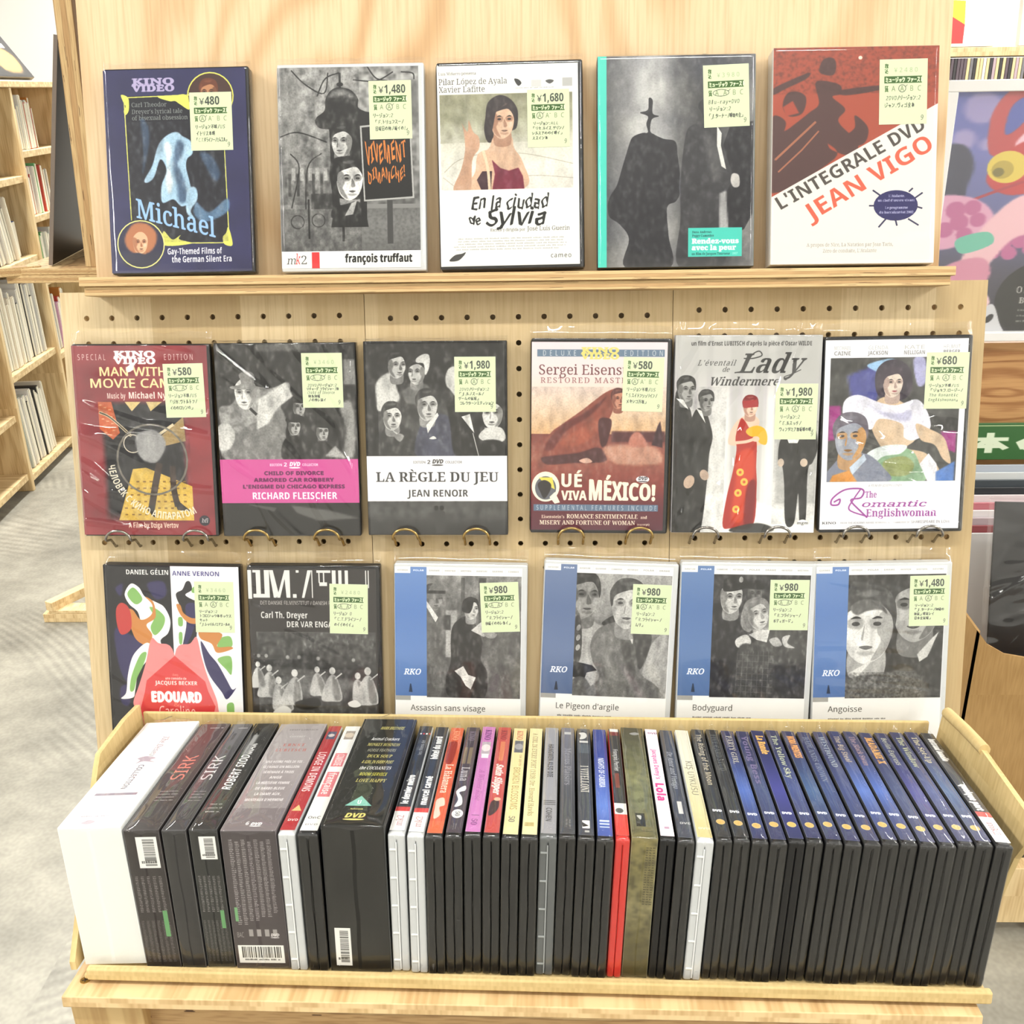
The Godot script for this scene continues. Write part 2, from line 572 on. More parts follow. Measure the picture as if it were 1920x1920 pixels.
var outlines := {}
func outline(called: String, rid: RID, gi: int) -> Dictionary:
	var key := "%s%d" % [called, gi]
	if outlines.has(key): return outlines[key]
	var ct := TextServerManager.get_primary_interface().font_get_glyph_contours(rid, 64, gi)
	var loops := []
	var at := 0
	if ct.has("contours"):
		for e in ct.contours:
			var raw := []
			for i in range(at, e + 1): raw.append(ct.points[i])
			at = e + 1
			var out := PackedVector2Array()
			var m := raw.size()
			for i in m:
				var p: Vector3 = raw[i]
				var nx: Vector3 = raw[(i + 1) % m]
				var pv: Vector3 = raw[(i - 1 + m) % m]
				if p.z > 0.5: out.append(Vector2(p.x, p.y))
				else:
					var a := Vector2(pv.x, pv.y) if pv.z > 0.5 else Vector2(pv.x + p.x, pv.y + p.y) * 0.5
					var b := Vector2(nx.x, nx.y) if nx.z > 0.5 else Vector2(nx.x + p.x, nx.y + p.y) * 0.5
					var c := Vector2(p.x, p.y)
					for s in [0.25, 0.5, 0.75]: out.append(a.lerp(c, s).lerp(c.lerp(b, s), s))
					if nx.z <= 0.5: out.append(b)
			loops.append(out)
	outlines[key] = {"loops": loops}
	return outlines[key]

# katakana and a few signs as pen strokes in a ten by ten box
const KANA := {
	"ミ": "2 1 8 3;2 4 7 6;1 8 8 10", "ュ": "2 4 7 4 7 9;1 9 9 9", "ー": "1 5 9 5", "シ": "1 2 3 3;1 5 3 6;2 10 6 8 9 3", "ジ": "1 2 3 3;1 5 3 6;2 10 6 8 9 3;7 0 8 1;9 0 10 1",
	"ッ": "2 5 3 7;5 4 6 6;9 4 8 8 4 10", "ク": "4 0 3 3 1 5;3 2 9 2 8 6 4 10", "フ": "1 2 9 2 8 6 3 10", "ァ": "2 4 9 4 7 6;5 6 4 9 3 10", "ス": "2 1 8 1 6 5 1 10;5 6 9 10", "ト": "4 0 4 10;4 4 8 6",
	"リ": "2 1 2 6;8 0 8 5 5 10", "ョ": "2 4 8 4 8 10 2 10;2 7 8 7", "ン": "1 1 4 3;1 10 6 7 9 2", "ド": "3 0 3 10;3 4 7 6;7 0 8 2;9 0 10 2", "ラ": "2 0 8 0;1 4 9 4 8 7 3 10", "イ": "8 0 5 4 1 6;5 4 5 10",
	"セ": "1 4 9 3 7 6;4 0 4 9 9 9", "ロ": "1 2 9 2 9 9 1 9 1 2", "レ": "2 0 2 10 9 5", "ノ": "8 0 6 6 2 10", "ル": "3 1 3 6 1 10;6 0 6 9 10 6", "ゲ": "3 0 1 5;2 3 9 3;6 3 5 7 3 10;8 0 9 1", "ム": "4 0 1 8 9 7;6 5 9 10",
	"コ": "1 2 9 2 9 9 1 9", "タ": "4 0 1 5;3 2 9 2 7 7 2 10;3 4 7 7", "ナ": "1 4 9 4;5 0 5 6 2 10", "ヴ": "5 0 5 2;1 5 1 2 9 2 8 7 4 10;8 0 9 1", "ィ": "7 4 4 7 2 8;5 6 5 10", "ゴ": "1 3 8 3 8 9 1 9;8 0 9 2", "ピ": "2 0 2 9 9 9;2 5 8 3;9 0 9 1",
	"ボ": "1 3 9 3;5 0 5 10 4 9;3 5 1 8;7 5 9 8;8 0 9 1", "デ": "2 0 7 0;1 4 9 4;5 4 5 7 3 10;8 0 9 1", "ガ": "1 3 8 3 7 9 5 9;4 0 4 5 1 10;9 0 10 2", "メ": "8 0 5 6 1 10;2 3 8 8", "キ": "1 3 9 2;1 6 9 5;4 0 6 10", "チ": "8 0 3 2;1 5 9 5;5 2 5 7 3 10", "ャ": "1 6 9 5 7 7;4 4 6 10",
	"ウ": "5 0 5 2;1 5 1 2 9 2 8 7 4 10", "ダ": "4 0 1 5;3 2 9 2 7 7 2 10;3 4 7 7;9 0 10 1", "ア": "1 1 9 1 6 4;5 3 5 7 2 10", "オ": "1 3 9 3;6 0 6 10 4 9;6 4 1 8", "エ": "2 1 8 1;5 1 5 9;1 9 9 9", "「": "3 0 8 0;3 0 3 5", "」": "6 5 6 10 1 10", "全": "5 0 1 4;5 0 9 4;3 5 7 5;5 5 5 9;3 7 7 7;1 10 9 10",
	"集": "4 0 2 3;3 2 3 6;3 2 8 2;3 4 8 4;3 6 9 6;6 1 6 6;1 8 9 8;5 6 5 10", "不": "1 1 9 1;6 1 1 7;5 3 5 10;6 4 9 7", "明": "1 1 1 8 4 8 4 1 1 1;1 4 4 4;6 0 6 7 5 10;6 0 9 0 9 10;6 3 9 3;6 6 9 6", "万": "1 1 9 1;4 1 3 6 1 10;4 4 8 4 7 9 6 9", "日": "2 0 2 10;2 0 8 0 8 10;2 5 8 5;2 10 8 10", "曜": "1 1 1 9;1 1 3 1 3 9;5 0 9 0;5 3 9 3;5 5 5 10;5 5 9 5;5 7 9 7;5 10 9 10;7 5 7 10", "本": "1 3 9 3;5 0 5 10;5 3 1 8;5 3 9 8;3 7 7 7", "の": "5 1 4 6 2 8 1 5 4 2 8 2 9 6 6 9",
	"税": "1 2 5 1;3 1 3 10;1 4 5 4;3 5 1 8;6 2 6 5 9 5 9 2 6 2;7 5 6 10;8 5 8 9 10 9", "込": "1 1 2 3;1 6 3 6 2 9 9 10;7 1 4 8;5 3 9 7", "質": "1 1 4 1;6 1 9 1;2 1 1 4;7 1 6 4;2 5 8 5 8 9 2 9 2 5;2 7 8 7;3 9 1 10;7 9 9 10", "待": "3 0 1 3;3 3 1 6;2 5 2 10;5 2 9 2;7 0 7 4;4 4 10 4;4 6 10 6;8 5 8 10;5 8 6 9",
}
func kana(p: Pad, s: String, x: float, y: float, h: float, step: float, w: float, c: Color, wild := 0.0, r: RandomNumberGenerator = null) -> void:
	for i in s.length():
		var ch := s[i]
		if KANA.has(ch):
			for st in KANA[ch].split(";"):
				var a := []
				var nums: PackedFloat64Array = st.split_floats(" ")
				for j in nums.size():
					var n: float = nums[j] / 10.0
					if wild > 0.0: n += (r.randf() - 0.5) * wild
					a.append(x + n * step * 0.86 if j % 2 == 0 else y + n * h)
				p.line(c, w, a)
			x += step
		elif ch == " ": x += step * 0.6
		elif ch == "/":
			p.line(c, w, [x + step * 0.7, y, x + step * 0.2, y + h])
			x += step * 0.8
		else:
			p.text(ch, x, x + step * (0.35 if ch in ".:!,'" else 0.72), y + h, h * 0.95, c, "sans", {"shear": 0.15})
			x += step * (0.5 if ch in ".:!,'" else 0.85)

func finish(p: Pad) -> ImageTexture:
	p.im.shrink_x2()
	return ImageTexture.create_from_image(p.im)

# ---------------------------------------------------------------- the covers: 100 units wide, 141 high
func grey(v: float, a := 1.0) -> Color:
	return Color(v / 255.0, v / 255.0, v * 0.985 / 255.0, a)

func logo_kv(p: Pad, x: float, y: float, w: float, c: Color) -> void:
	p.text("KINO", x, x + w, y + w * 0.14, w * 0.135, c, "serif_bold", {"bold": w * 0.012})
	p.text("VIDEO", x, x + w, y + w * 0.295, w * 0.135, c, "serif_bold", {"bold": w * 0.012})

func logo_dvd(p: Pad, x: float, y: float, w: float, c: Color) -> void:
	p.text("DVD", x, x + w, y, w * 0.36, c, "sans_bold", {"shear": 0.2, "bold": w * 0.015})
	p.oval(c, x + w * 0.5, y + w * 0.16, w * 0.52, w * 0.07)

func cover_0(p: Pad) -> void:
	var gold := rgb(205, 205, 95)
	var ice := rgb(165, 200, 225)
	p.rect(rgb(44, 44, 84), 0, 0, 100, 141)
	p.mottle(rgb(30, 30, 60, 0.5), 0, 0, 100, 141, 20, 1.0, 1)
	p.rect(rgb(18, 20, 30), 15, 18, 69, 102)
	logo_kv(p, 20, 6, 30, rgb(165, 155, 190))
	p.oval(rgb(62, 40, 34), 75, 19, 16, 16)
	p.head(74, 17, 17, -0.3, rgb(170, 120, 85), rgb(95, 58, 40), rgb(95, 50, 32))
	p.ring(gold, 75, 19, 16.4, 16.4, 0.9)
	for l in [[13, 19, 60, 18], [14, 19, 15.5, 104], [83.5, 50, 84.5, 121], [38, 120.5, 85, 121]]: p.line(gold, 0.7, l)
	p.blob(gold, [12, 17, 16, 18, 17.5, 21, 17, 28, 14.5, 31, 13.5, 28, 15, 25, 13.5, 22])
	p.blob(gold, [84, 110, 86, 116, 86.5, 123, 81, 122, 80, 117, 82.5, 114])
	p.blob(gold, [38, 19, 48, 18.5, 58, 18, 60, 28, 53, 24, 50, 22, 46, 22])
	p.blob(gold, [38, 112, 44, 118, 50, 115, 49, 118, 58, 121, 38, 122])
	for s in [["Carl Theodor", 25.5, 44], ["Dreyer's lyrical tale", 30.2, 55], ["of bisexual obsession", 34.6, 58.5]]: p.text(s[0], 19, s[2], s[1], 3.0, rgb(140, 145, 140), "serif")
	# a pale draped plaster figure, lit from one side
	p.blob(ice, [46, 44, 51, 43.5, 54, 46, 60, 50, 61, 58, 57, 62, 56, 68, 58, 78, 60, 90, 52, 95, 46, 90, 38, 92, 38, 80, 42, 70, 38, 62, 33, 74, 28, 78, 26, 76, 32, 66, 36, 54, 40, 48], 0.5)
	p.blob(rgb(70, 95, 125), [50, 50, 55, 52, 53, 60, 50, 66, 54, 76, 56, 90, 50, 92, 49, 80, 47, 66], 1.6)
	p.blob(rgb(235, 245, 250), [41, 52, 45, 51, 46, 58, 44, 66, 46, 78, 43, 86, 41, 76, 43, 66], 1.4)
	p.blob(rgb(60, 85, 115, 0.8), [66, 58, 74, 60, 80, 72, 76, 78, 70, 68], 1.5)
	p.blob(rgb(60, 85, 115, 0.7), [25, 34, 30, 38, 31, 48, 28, 62, 25, 72, 26, 52], 1.2)
	p.blob(rgb(90, 125, 160, 0.9), [62, 92, 66, 96, 72, 99, 84, 90, 85, 98, 76, 104, 66, 106, 60, 100], 1.0)
	p.blob(ice, [56, 84, 62, 82, 63, 90, 58, 98, 61, 104, 55, 99], 0.6)
	p.photo(15, 36, 69, 84, 50, 0.7)
	p.text("Michael", 19, 75, 102, 13.0, rgb(140, 178, 222), "serif", {"warp": func(l: Vector2) -> Vector2: return l + Vector2(0, (l.x - 19) * 0.27), "bold": 0.25})
	p.oval(rgb(36, 36, 62), 21.5, 121, 16.5, 16.5)
	p.blob(rgb(165, 105, 70), [12, 112, 18, 106, 27, 107, 33, 114, 31, 123, 24, 128, 14, 126, 10, 119], 1.2)
	p.head(21, 120, 15, 0.3, rgb(205, 165, 130), rgb(150, 95, 65), rgb(150, 90, 60), {"bare": true})
	p.blob(rgb(42, 42, 60), [8, 130, 18, 127, 24, 128, 34, 127, 33, 136, 20, 138, 10, 136], 0.6)
	p.ring(rgb(220, 215, 130), 21.5, 121, 17, 17, 0.8)
	p.text("Gay-Themed Films of", 40, 79, 128.5, 4.2, rgb(225, 225, 230), "sans_bold")
	p.text("the German Silent Era", 43, 86, 134.2, 4.2, rgb(225, 225, 230), "sans_bold")

func cover_1(p: Pad) -> void:
	p.grad(0, 0, 100, 100, [grey(178), grey(185), grey(150), grey(120)])
	p.mottle(grey(50, 0.85), 0, 0, 100, 96, 7, 1.6, 2)
	p.rect(grey(140, 0.8), 2, 4, 13, 60, 1.5)
	p.rect(grey(80, 0.7), 80, 10, 20, 30, 2.0)
	for x in [6, 12, 18, 23, 29]:
		p.rect(grey(55), x, 74, 2, 16, 0.4)
		p.rect(grey(165), x + 2.5, 70, 2.6, 9, 0.4)
	p.rect(grey(45), 22, 88, 16, 14, 0.5)
	for b in [[1, 48, 14, 45, 34, 52], [10, 2, 20, 12, 33, 18, 36, 4], [28, 20, 34, 8, 44, 4], [54, 9, 70, 10, 82, 4], [64, 0, 70, 8, 78, 10], [88, 4, 96, 5, 97, 9], [8, 98, 14, 70, 8, 60], [18, 104, 20, 70, 30, 60]]: p.line(grey(30), 0.9, b, 6)
	p.grad(0, 99, 100, 30, [grey(105), grey(120), grey(112), grey(100)])
	p.mottle(grey(60, 0.5), 0, 99, 100, 30, 3, 1.4, 3)
	# kiosk with a domed roof
	p.rect(grey(20), 43.5, 4, 1.6, 12)
	p.oval(grey(20), 44.3, 12, 2.4, 1.4)
	p.blob(grey(24), [34, 22, 38, 16, 44, 14, 52, 16, 57, 22, 57, 28, 62, 31, 70, 33, 66, 40, 60, 42, 34, 43, 27, 40, 27, 35, 33, 30])
	p.blob(grey(120), [36, 21, 40, 16.5, 46, 15.5, 52, 18, 54, 22, 46, 20], 1.5)
	p.poly(grey(26), [36, 40, 62, 40, 62, 106, 63, 112, 36, 112, 37.5, 104])
	p.head(45, 52, 21, -0.7, grey(200), grey(95), grey(28))
	p.blob(grey(25), [37, 66, 46, 62, 56, 64, 60, 80, 38, 82], 0.4)
	p.head(50, 79, 27, 0.5, grey(238), grey(110), grey(22), {"long": true})
	p.blob(grey(22), [38, 98, 46, 96, 56, 94, 61, 104, 38, 106], 0.5)
	p.poly(grey(180), [46, 104, 51, 95, 55, 93, 52, 103], 0.3)
	# hoarding with jagged lettering
	p.poly(grey(165), [58, 41, 94, 38, 96, 92, 60, 94])
	p.poly(grey(22), [59.2, 42.2, 93, 39.4, 94.8, 90.8, 61, 92.8])
	var o := rgb(205, 120, 50)
	var jag := func(l: Vector2) -> Vector2: return l + Vector2(0, sin(l.x * 0.9) * 2.2)
	p.text("VIVEMENT", 62, 91, 67, 13, o, "sans_bold", {"warp": jag, "rot": -0.06})
	p.text("DIMANCHE!", 63, 90, 80, 8, o, "sans_bold", {"warp": jag, "rot": -0.05})
	p.rect(grey(60), 76.5, 93, 4, 31)
	p.rect(grey(25), 19.5, 92, 1.4, 28)
	p.rect(grey(25), 44, 100, 1.8, 22)
	p.ring(grey(40), 12, 108, 5, 5, 0.7)
	p.ring(grey(40), 27, 107, 5, 5, 0.7)
	p.photo(0, 0, 58, 129, 52)
	p.rect(rgb(232, 232, 228), 0, 129.5, 100, 11.5)
	p.rect(rgb(196, 50, 52), 21.5, 129.5, 5.6, 11.5)
	p.text("m", 3, 10, 138, 5.5, grey(70), "serif", {"shear": 0.2})
	p.text("k", 9.5, 13, 138, 7.2, rgb(196, 50, 52), "serif", {"shear": 0.1})
	p.text("2", 13.5, 18.5, 138, 6.0, grey(60), "serif")
	p.text("françois truffaut", 45.5, 94, 137, 5.6, grey(22), "sans_bold", {"bold": 0.15})

func cover_2(p: Pad) -> void:
	var ink := rgb(70, 65, 62)
	p.rect(rgb(222, 223, 217), 0, 0, 100, 141)
	p.text("Luis Miñarro presenta", 1, 28, 6.4, 2.0, ink, "serif")
	p.text("Pilar López de Ayala", 1, 50, 13, 4.0, ink, "serif")
	p.text("Xavier Lafitte", 1, 34, 18.4, 4.0, ink, "serif")
	p.blob(grey(40), [55, 10, 58, 10.5, 60, 13, 58, 15, 56, 13])
	p.rect(grey(190), 67, 11, 7, 5)
	p.blob(grey(70), [77, 12, 80, 11, 83, 12, 80, 14])
	p.rect(grey(165), 89, 10, 7, 6)
	p.scribble(grey(150), 55, 16, 30, 1.4, 1, rng)
	var whole := p.clip
	clip_units(p, 1.5, 20, 94.5, 67)
	p.grad(1.5, 20, 94.5, 67, [rgb(150, 148, 120), rgb(165, 165, 140), rgb(205, 203, 188), rgb(222, 220, 208), rgb(218, 214, 204)])
	p.mottle(rgb(95, 95, 70, 0.6), 1.5, 20, 94.5, 34, 12, 1.5, 4)
	p.line(rgb(180, 175, 160), 0.6, [4, 74, 14, 66, 30, 62, 60, 62, 96, 70], 6)
	p.line(rgb(185, 180, 168), 0.6, [3, 78, 22, 88, 60, 78, 96, 80], 6)
	# a woman in a dark red top, one hand raised
	var skin := rgb(205, 170, 142)
	p.blob(rgb(42, 34, 34), [34, 36, 36, 26, 44, 21, 52, 24, 57, 32, 56, 44, 50, 48, 54, 62, 60, 70, 57, 74, 50, 64, 44, 52, 36, 54, 33, 46], 0.3)
	p.blob(skin, [40, 50, 52, 50, 54, 58, 60, 68, 62, 86, 22, 87, 26, 74, 28, 62, 36, 58], 0.3)
	p.blob(rgb(190, 150, 122), [10, 87, 16, 72, 19, 58, 18, 44, 17, 40, 21, 46, 22, 38, 25, 46, 29, 50, 29, 58, 24, 66, 22, 87], 0.3)
	p.head(46, 39, 24, 0.45, skin, rgb(150, 108, 85), rgb(46, 36, 36))
	p.blob(rgb(44, 35, 35), [36, 30, 42, 25, 48, 27, 42, 32, 39, 44, 37, 50, 34, 44], 0.3)
	p.poly(rgb(112, 32, 52), [38, 87, 40, 76, 38, 66, 44, 72, 50, 74, 57, 72, 60, 78, 61, 87], 0.4)
	p.poly(rgb(60, 35, 40), [27, 80, 31, 74, 38, 74, 37, 87, 30, 87], 0.3)
	p.line(rgb(215, 195, 165), 2.0, [32, 60, 35, 72, 36, 87], 5)
	p.photo(1.5, 20, 94.5, 67, 54, 0.45)
	p.clip = whole
	var wob := func(l: Vector2) -> Vector2: return l + Vector2(sin(l.y * 1.1) * 0.5, sin(l.x * 0.55) * 0.9)
	p.text("En la ciudad", 22, 78, 100.5, 9.0, grey(28), "sans", {"warp": wob, "shear": 0.16, "bold": 0.22})
	p.text("de", 20, 29, 111, 6.0, grey(28), "sans", {"warp": wob, "shear": 0.16, "bold": 0.22})
	p.text("Sylvia", 32, 76, 112, 11.0, grey(28), "sans", {"warp": wob, "shear": 0.2, "bold": 0.32})
	p.text("Escrita y dirigida por", 36, 61, 116.6, 2.0, ink, "serif")
	p.text("José Luis Guerin", 62.5, 93, 116.6, 3.0, ink, "serif")
	p.scribble(grey(165), 9, 121, 84, 9.5, 5, rng)
	p.blob(grey(60), [6, 137, 10, 133, 15, 132, 18, 131, 16, 134, 12, 137])
	p.text("cameo", 79, 94, 136, 3.2, grey(60), "sans", {"track": 0.1})

func cover_3(p: Pad) -> void:
	p.grad(5, 0, 95, 141, [grey(95), grey(150), grey(205), grey(188), grey(105), grey(70), grey(62), grey(95), grey(130)], true)
	p.mottle(rgb(40, 42, 55, 0.4), 5, 0, 95, 141, 30, 1.3, 5)
	p.rect(rgb(60, 62, 72, 0.7), 60, 0, 30, 20, 8)
	p.blob(rgb(38, 38, 42), [32.5, 28, 35, 29.5, 35, 38, 39, 40, 34.5, 42, 33.5, 49.5, 36, 52, 42, 55, 49.5, 57, 51, 66, 52.5, 78, 53, 90, 50, 97, 44.5, 101, 45.5, 120, 47, 141, 17.5, 141, 20, 122, 14, 112, 7, 106, 7, 95, 12, 86, 15, 76, 19, 62, 22, 54, 28, 51, 32, 50.5, 31, 45, 32, 40, 27, 37.5, 32, 35.5], 0.15)
	p.poly(rgb(70, 72, 78), [52.5, 78, 54, 92, 53, 98, 52, 88])
	p.poly(rgb(32, 32, 36), [80, 60, 84, 48, 99, 44, 99, 106, 94, 116, 86, 122, 80, 110])
	p.blob(rgb(46, 46, 50), [66, 30, 72, 28, 76, 33, 74, 40, 68, 42, 66, 38, 64, 34])
	p.blob(rgb(52, 52, 55), [58, 48, 66, 45.5, 74, 47, 79, 56, 83, 70, 86, 80, 84, 88, 80, 96, 82, 110, 80, 141, 52, 141, 53, 110, 53, 84, 55, 60], 0.3)
	p.blob(rgb(85, 85, 86, 0.8), [68, 50, 76, 60, 80, 78, 74, 84, 70, 66], 2.5)
	p.poly(rgb(205, 205, 200), [76, 47, 79, 52, 78.5, 60, 82, 76, 79, 74, 76, 60])
	p.poly(rgb(165, 165, 165), [78, 92, 82, 90, 84, 118, 78, 118], 1.0)
	p.blob(rgb(185, 182, 178), [86, 79, 90, 80, 90.5, 87, 87, 88, 85, 84], 0.3)
	p.photo(5, 0, 95, 141, 56, 0.5)
	p.rect(rgb(66, 190, 172), 0, 0, 5.6, 141)
	p.rect(rgb(66, 184, 168), 58, 115, 34.5, 19.5)
	p.text("Dana Andrews", 60.5, 73, 118.6, 1.5, rgb(20, 60, 60), "serif_bold")
	p.text("Peggy Cummins", 60.5, 74.5, 121, 1.5, rgb(20, 60, 60), "serif_bold")
	p.text("Rendez-vous", 60.3, 90.5, 125.6, 3.2, rgb(240, 250, 246), "serif_bold", {"bold": 0.15})
	p.text("avec la peur", 60.3, 88.8, 130, 3.2, rgb(240, 250, 246), "serif_bold", {"bold": 0.15})
	p.text("un film de Jacques Tourneur", 60.3, 85, 133.3, 1.5, rgb(20, 60, 60), "serif_bold")
	p.text("1957", 86.5, 90, 133.3, 1.5, rgb(170, 225, 215), "serif_bold")

func cover_4(p: Pad) -> void:
	p.rect(rgb(214, 210, 202), 0, 0, 100, 141)
	p.poly(rgb(152, 70, 52), [0, 0, 100, 0, 100, 37, 0, 96.5])
	p.blob(rgb(205, 120, 90, 0.0), [0, 0, 1, 0, 1, 1])
	var dk := rgb(76, 52, 50)
	# dim rooftop silhouettes printed in two tones
	for b in [[26, 22, 40, 24, 41, 30, 36, 32, 44, 40, 40, 48, 52, 62, 48, 70, 36, 66, 34, 62, 38, 72, 0, 94, 0, 60, 10, 52, 22, 42, 28, 36], [0, 26, 12, 20, 22, 16, 20, 20, 8, 26, 0, 30], [40, 28, 64, 25, 64, 28, 44, 31], [30, 8, 36, 7, 38, 12, 36, 18, 28, 16], [50, 44, 58, 52, 56, 62, 46, 64, 44, 58, 50, 52], [0, 44, 8, 48, 4, 60, 0, 62], [14, 28, 20, 32, 18, 42, 10, 44, 6, 38, 8, 30]]: p.blob(dk, b, 0.5)
	p.line(rgb(150, 95, 72), 1.4, [2, 72, 14, 60, 26, 48])
	p.line(rgb(150, 95, 72), 1.0, [4, 80, 18, 66, 28, 54])
	p.poly(rgb(150, 66, 50), [6, 38, 12, 34, 16, 42, 8, 44], 0.6)
	p.mottle(rgb(60, 40, 38, 0.5), 0, 0, 100, 30, 3, 2.0, 6)
	p.poly(rgb(214, 210, 202), [0, 96.5, 100, 37, 100, 100, 0, 130])
	p.oval(rgb(225, 200, 185), 52.5, 7, 1.2, 1.2)
	p.text("L'INTEGRALE DVD", 5, 108.5, 105.5, 8.4, rgb(70, 64, 60), "sans_bold", {"rot": -0.535})
	p.text("JEAN VIGO", 25, 113, 112.5, 11.0, rgb(196, 88, 66), "sans_bold", {"rot": -0.56})
	p.oval(rgb(38, 36, 86), 76, 103, 13.5, 10)
	for a in [[66, 96, 62, 93], [63, 103, 60, 103], [70, 112, 66, 117], [84, 112, 90, 116], [76, 112, 77, 116], [88, 98, 92, 95], [84, 94, 86, 92], [89, 104, 92, 105]]: p.line(rgb(38, 36, 70), 1.0, a)
	var w := rgb(190, 190, 215)
	for s in [["L'Atalante,", 71.5, 81.5, 97.5], ["un chef d'œuvre vivant", 65, 87.5, 100.4], ["Le programme", 69.5, 83.5, 105.2], ["du baccalauréat 2002", 66, 87, 108.2]]: p.text(s[0], s[1], s[2], s[3], 1.6, w, "serif_bold")
	p.text("A propos de Nice, La Natation par Jean Taris,", 22, 75, 129.5, 2.3, rgb(130, 125, 120), "serif")
	p.text("Zéro de conduite, L'Atalante", 32, 65, 133.5, 2.3, rgb(130, 125, 120), "serif")

func cover_5(p: Pad) -> void:
	var cream := rgb(226, 205, 150)
	p.rect(rgb(140, 52, 58), 0, 0, 100, 141)
	p.mottle(rgb(90, 30, 38, 0.6), 0, 0, 100, 141, 26, 1.2, 7)
	p.rect(rgb(24, 24, 28), 20, 42, 60, 86, 4)
	p.text("SPECIAL", 4, 25, 10.5, 4.2, rgb(205, 180, 175), "sans", {"track": 0.25})
	p.text("EDITION", 68, 90, 10.5, 4.2, rgb(205, 180, 175), "sans", {"track": 0.25})
	logo_kv(p, 31, 4, 31, rgb(235, 230, 228))
	p.text("MAN WITH A", 19, 79, 22, 6.2, cream, "sans", {"bold": 0.2})
	p.text("MOVIE CAMERA", 11.5, 93, 30.6, 6.4, cream, "sans", {"bold": 0.2})
	p.text("Music by", 24, 38, 38.6, 4.0, rgb(205, 190, 180), "sans_bold")
	p.text("Michael Nyman", 40, 80, 38.6, 4.6, rgb(225, 210, 200), "sans_bold")
	p.poly(rgb(190, 88, 48), [17, 41, 27, 41, 32, 64, 26.5, 69, 17, 61])
	for i in 14: p.rect(rgb(215, 150, 110), 17.5 + (i % 3) * 3.2 + i * 0.25, 43 + i * 1.7, 2.0, 0.9)
	p.poly(rgb(205, 180, 120), [37, 41, 49, 41, 42, 48])
	p.poly(rgb(205, 180, 120), [53, 41, 65, 41, 56, 48])
	p.poly(rgb(155, 130, 85), [63, 66, 80, 52, 81, 70, 64, 74])
	p.poly(rgb(208, 172, 72), [40, 91, 50, 90, 84, 104, 84, 130, 27, 130])
	for i in 60:
		var q := Vector2(32 + (i % 10) * 5.0, 100 + (i / 10) * 5.0)
		if q.x > 27 + (130 - q.y) * 0.35: p.rect(rgb(130, 95, 40), q.x, q.y, 2.2, 1.1)
	# a tilted figure of wheel, arms and legs
	p.line(rgb(215, 200, 165), 2.0, [18, 49, 26, 53, 40, 66], 5)
	p.line(rgb(70, 62, 52), 1.0, [18, 49, 26, 53, 40, 66], 5)
	p.line(rgb(215, 200, 165), 2.0, [60, 66, 72, 58], 4)
	p.ring(rgb(215, 205, 185), 41, 72, 7, 7, 0.7)
	p.blob(rgb(150, 150, 150), [44, 66, 58, 62, 66, 72, 58, 86, 46, 82], 1.0)
	p.line(rgb(55, 42, 36), 5.0, [60, 88, 56, 104, 52, 122], 5)
	p.line(rgb(55, 42, 36), 4.5, [70, 90, 70, 106, 72, 118], 5)
	p.poly(rgb(30, 26, 26), [49, 120, 54, 118, 55, 128, 52, 126])
	p.poly(rgb(30, 26, 26), [70, 116, 74, 116, 82, 123, 72, 122])
	p.ring(rgb(110, 105, 95), 55, 84, 27, 27, 1.5)
	p.photo(17, 41, 67, 89, 58, 0.6)
	p.text("ЧЕЛОВЕК С КИНО АППАРАТОМ", 0, 100, 0, 5.4, rgb(212, 205, 185), "sans_bold", {"warp": func(l: Vector2) -> Vector2:
		var a := 3.05 - l.x * 0.0196
		return Vector2(66, 84) + Vector2(cos(a), sin(a)) * (45.0 + l.y)})
	p.text("A Film by Dziga Vertov", 34, 72, 135.6, 4.0, rgb(220, 200, 180), "sans_bold")
	p.oval(rgb(40, 38, 46), 92, 130, 4, 4)
	p.text("bfi", 89.5, 94.5, 131.5, 3.0, rgb(215, 210, 210), "serif", {"shear": 0.2})

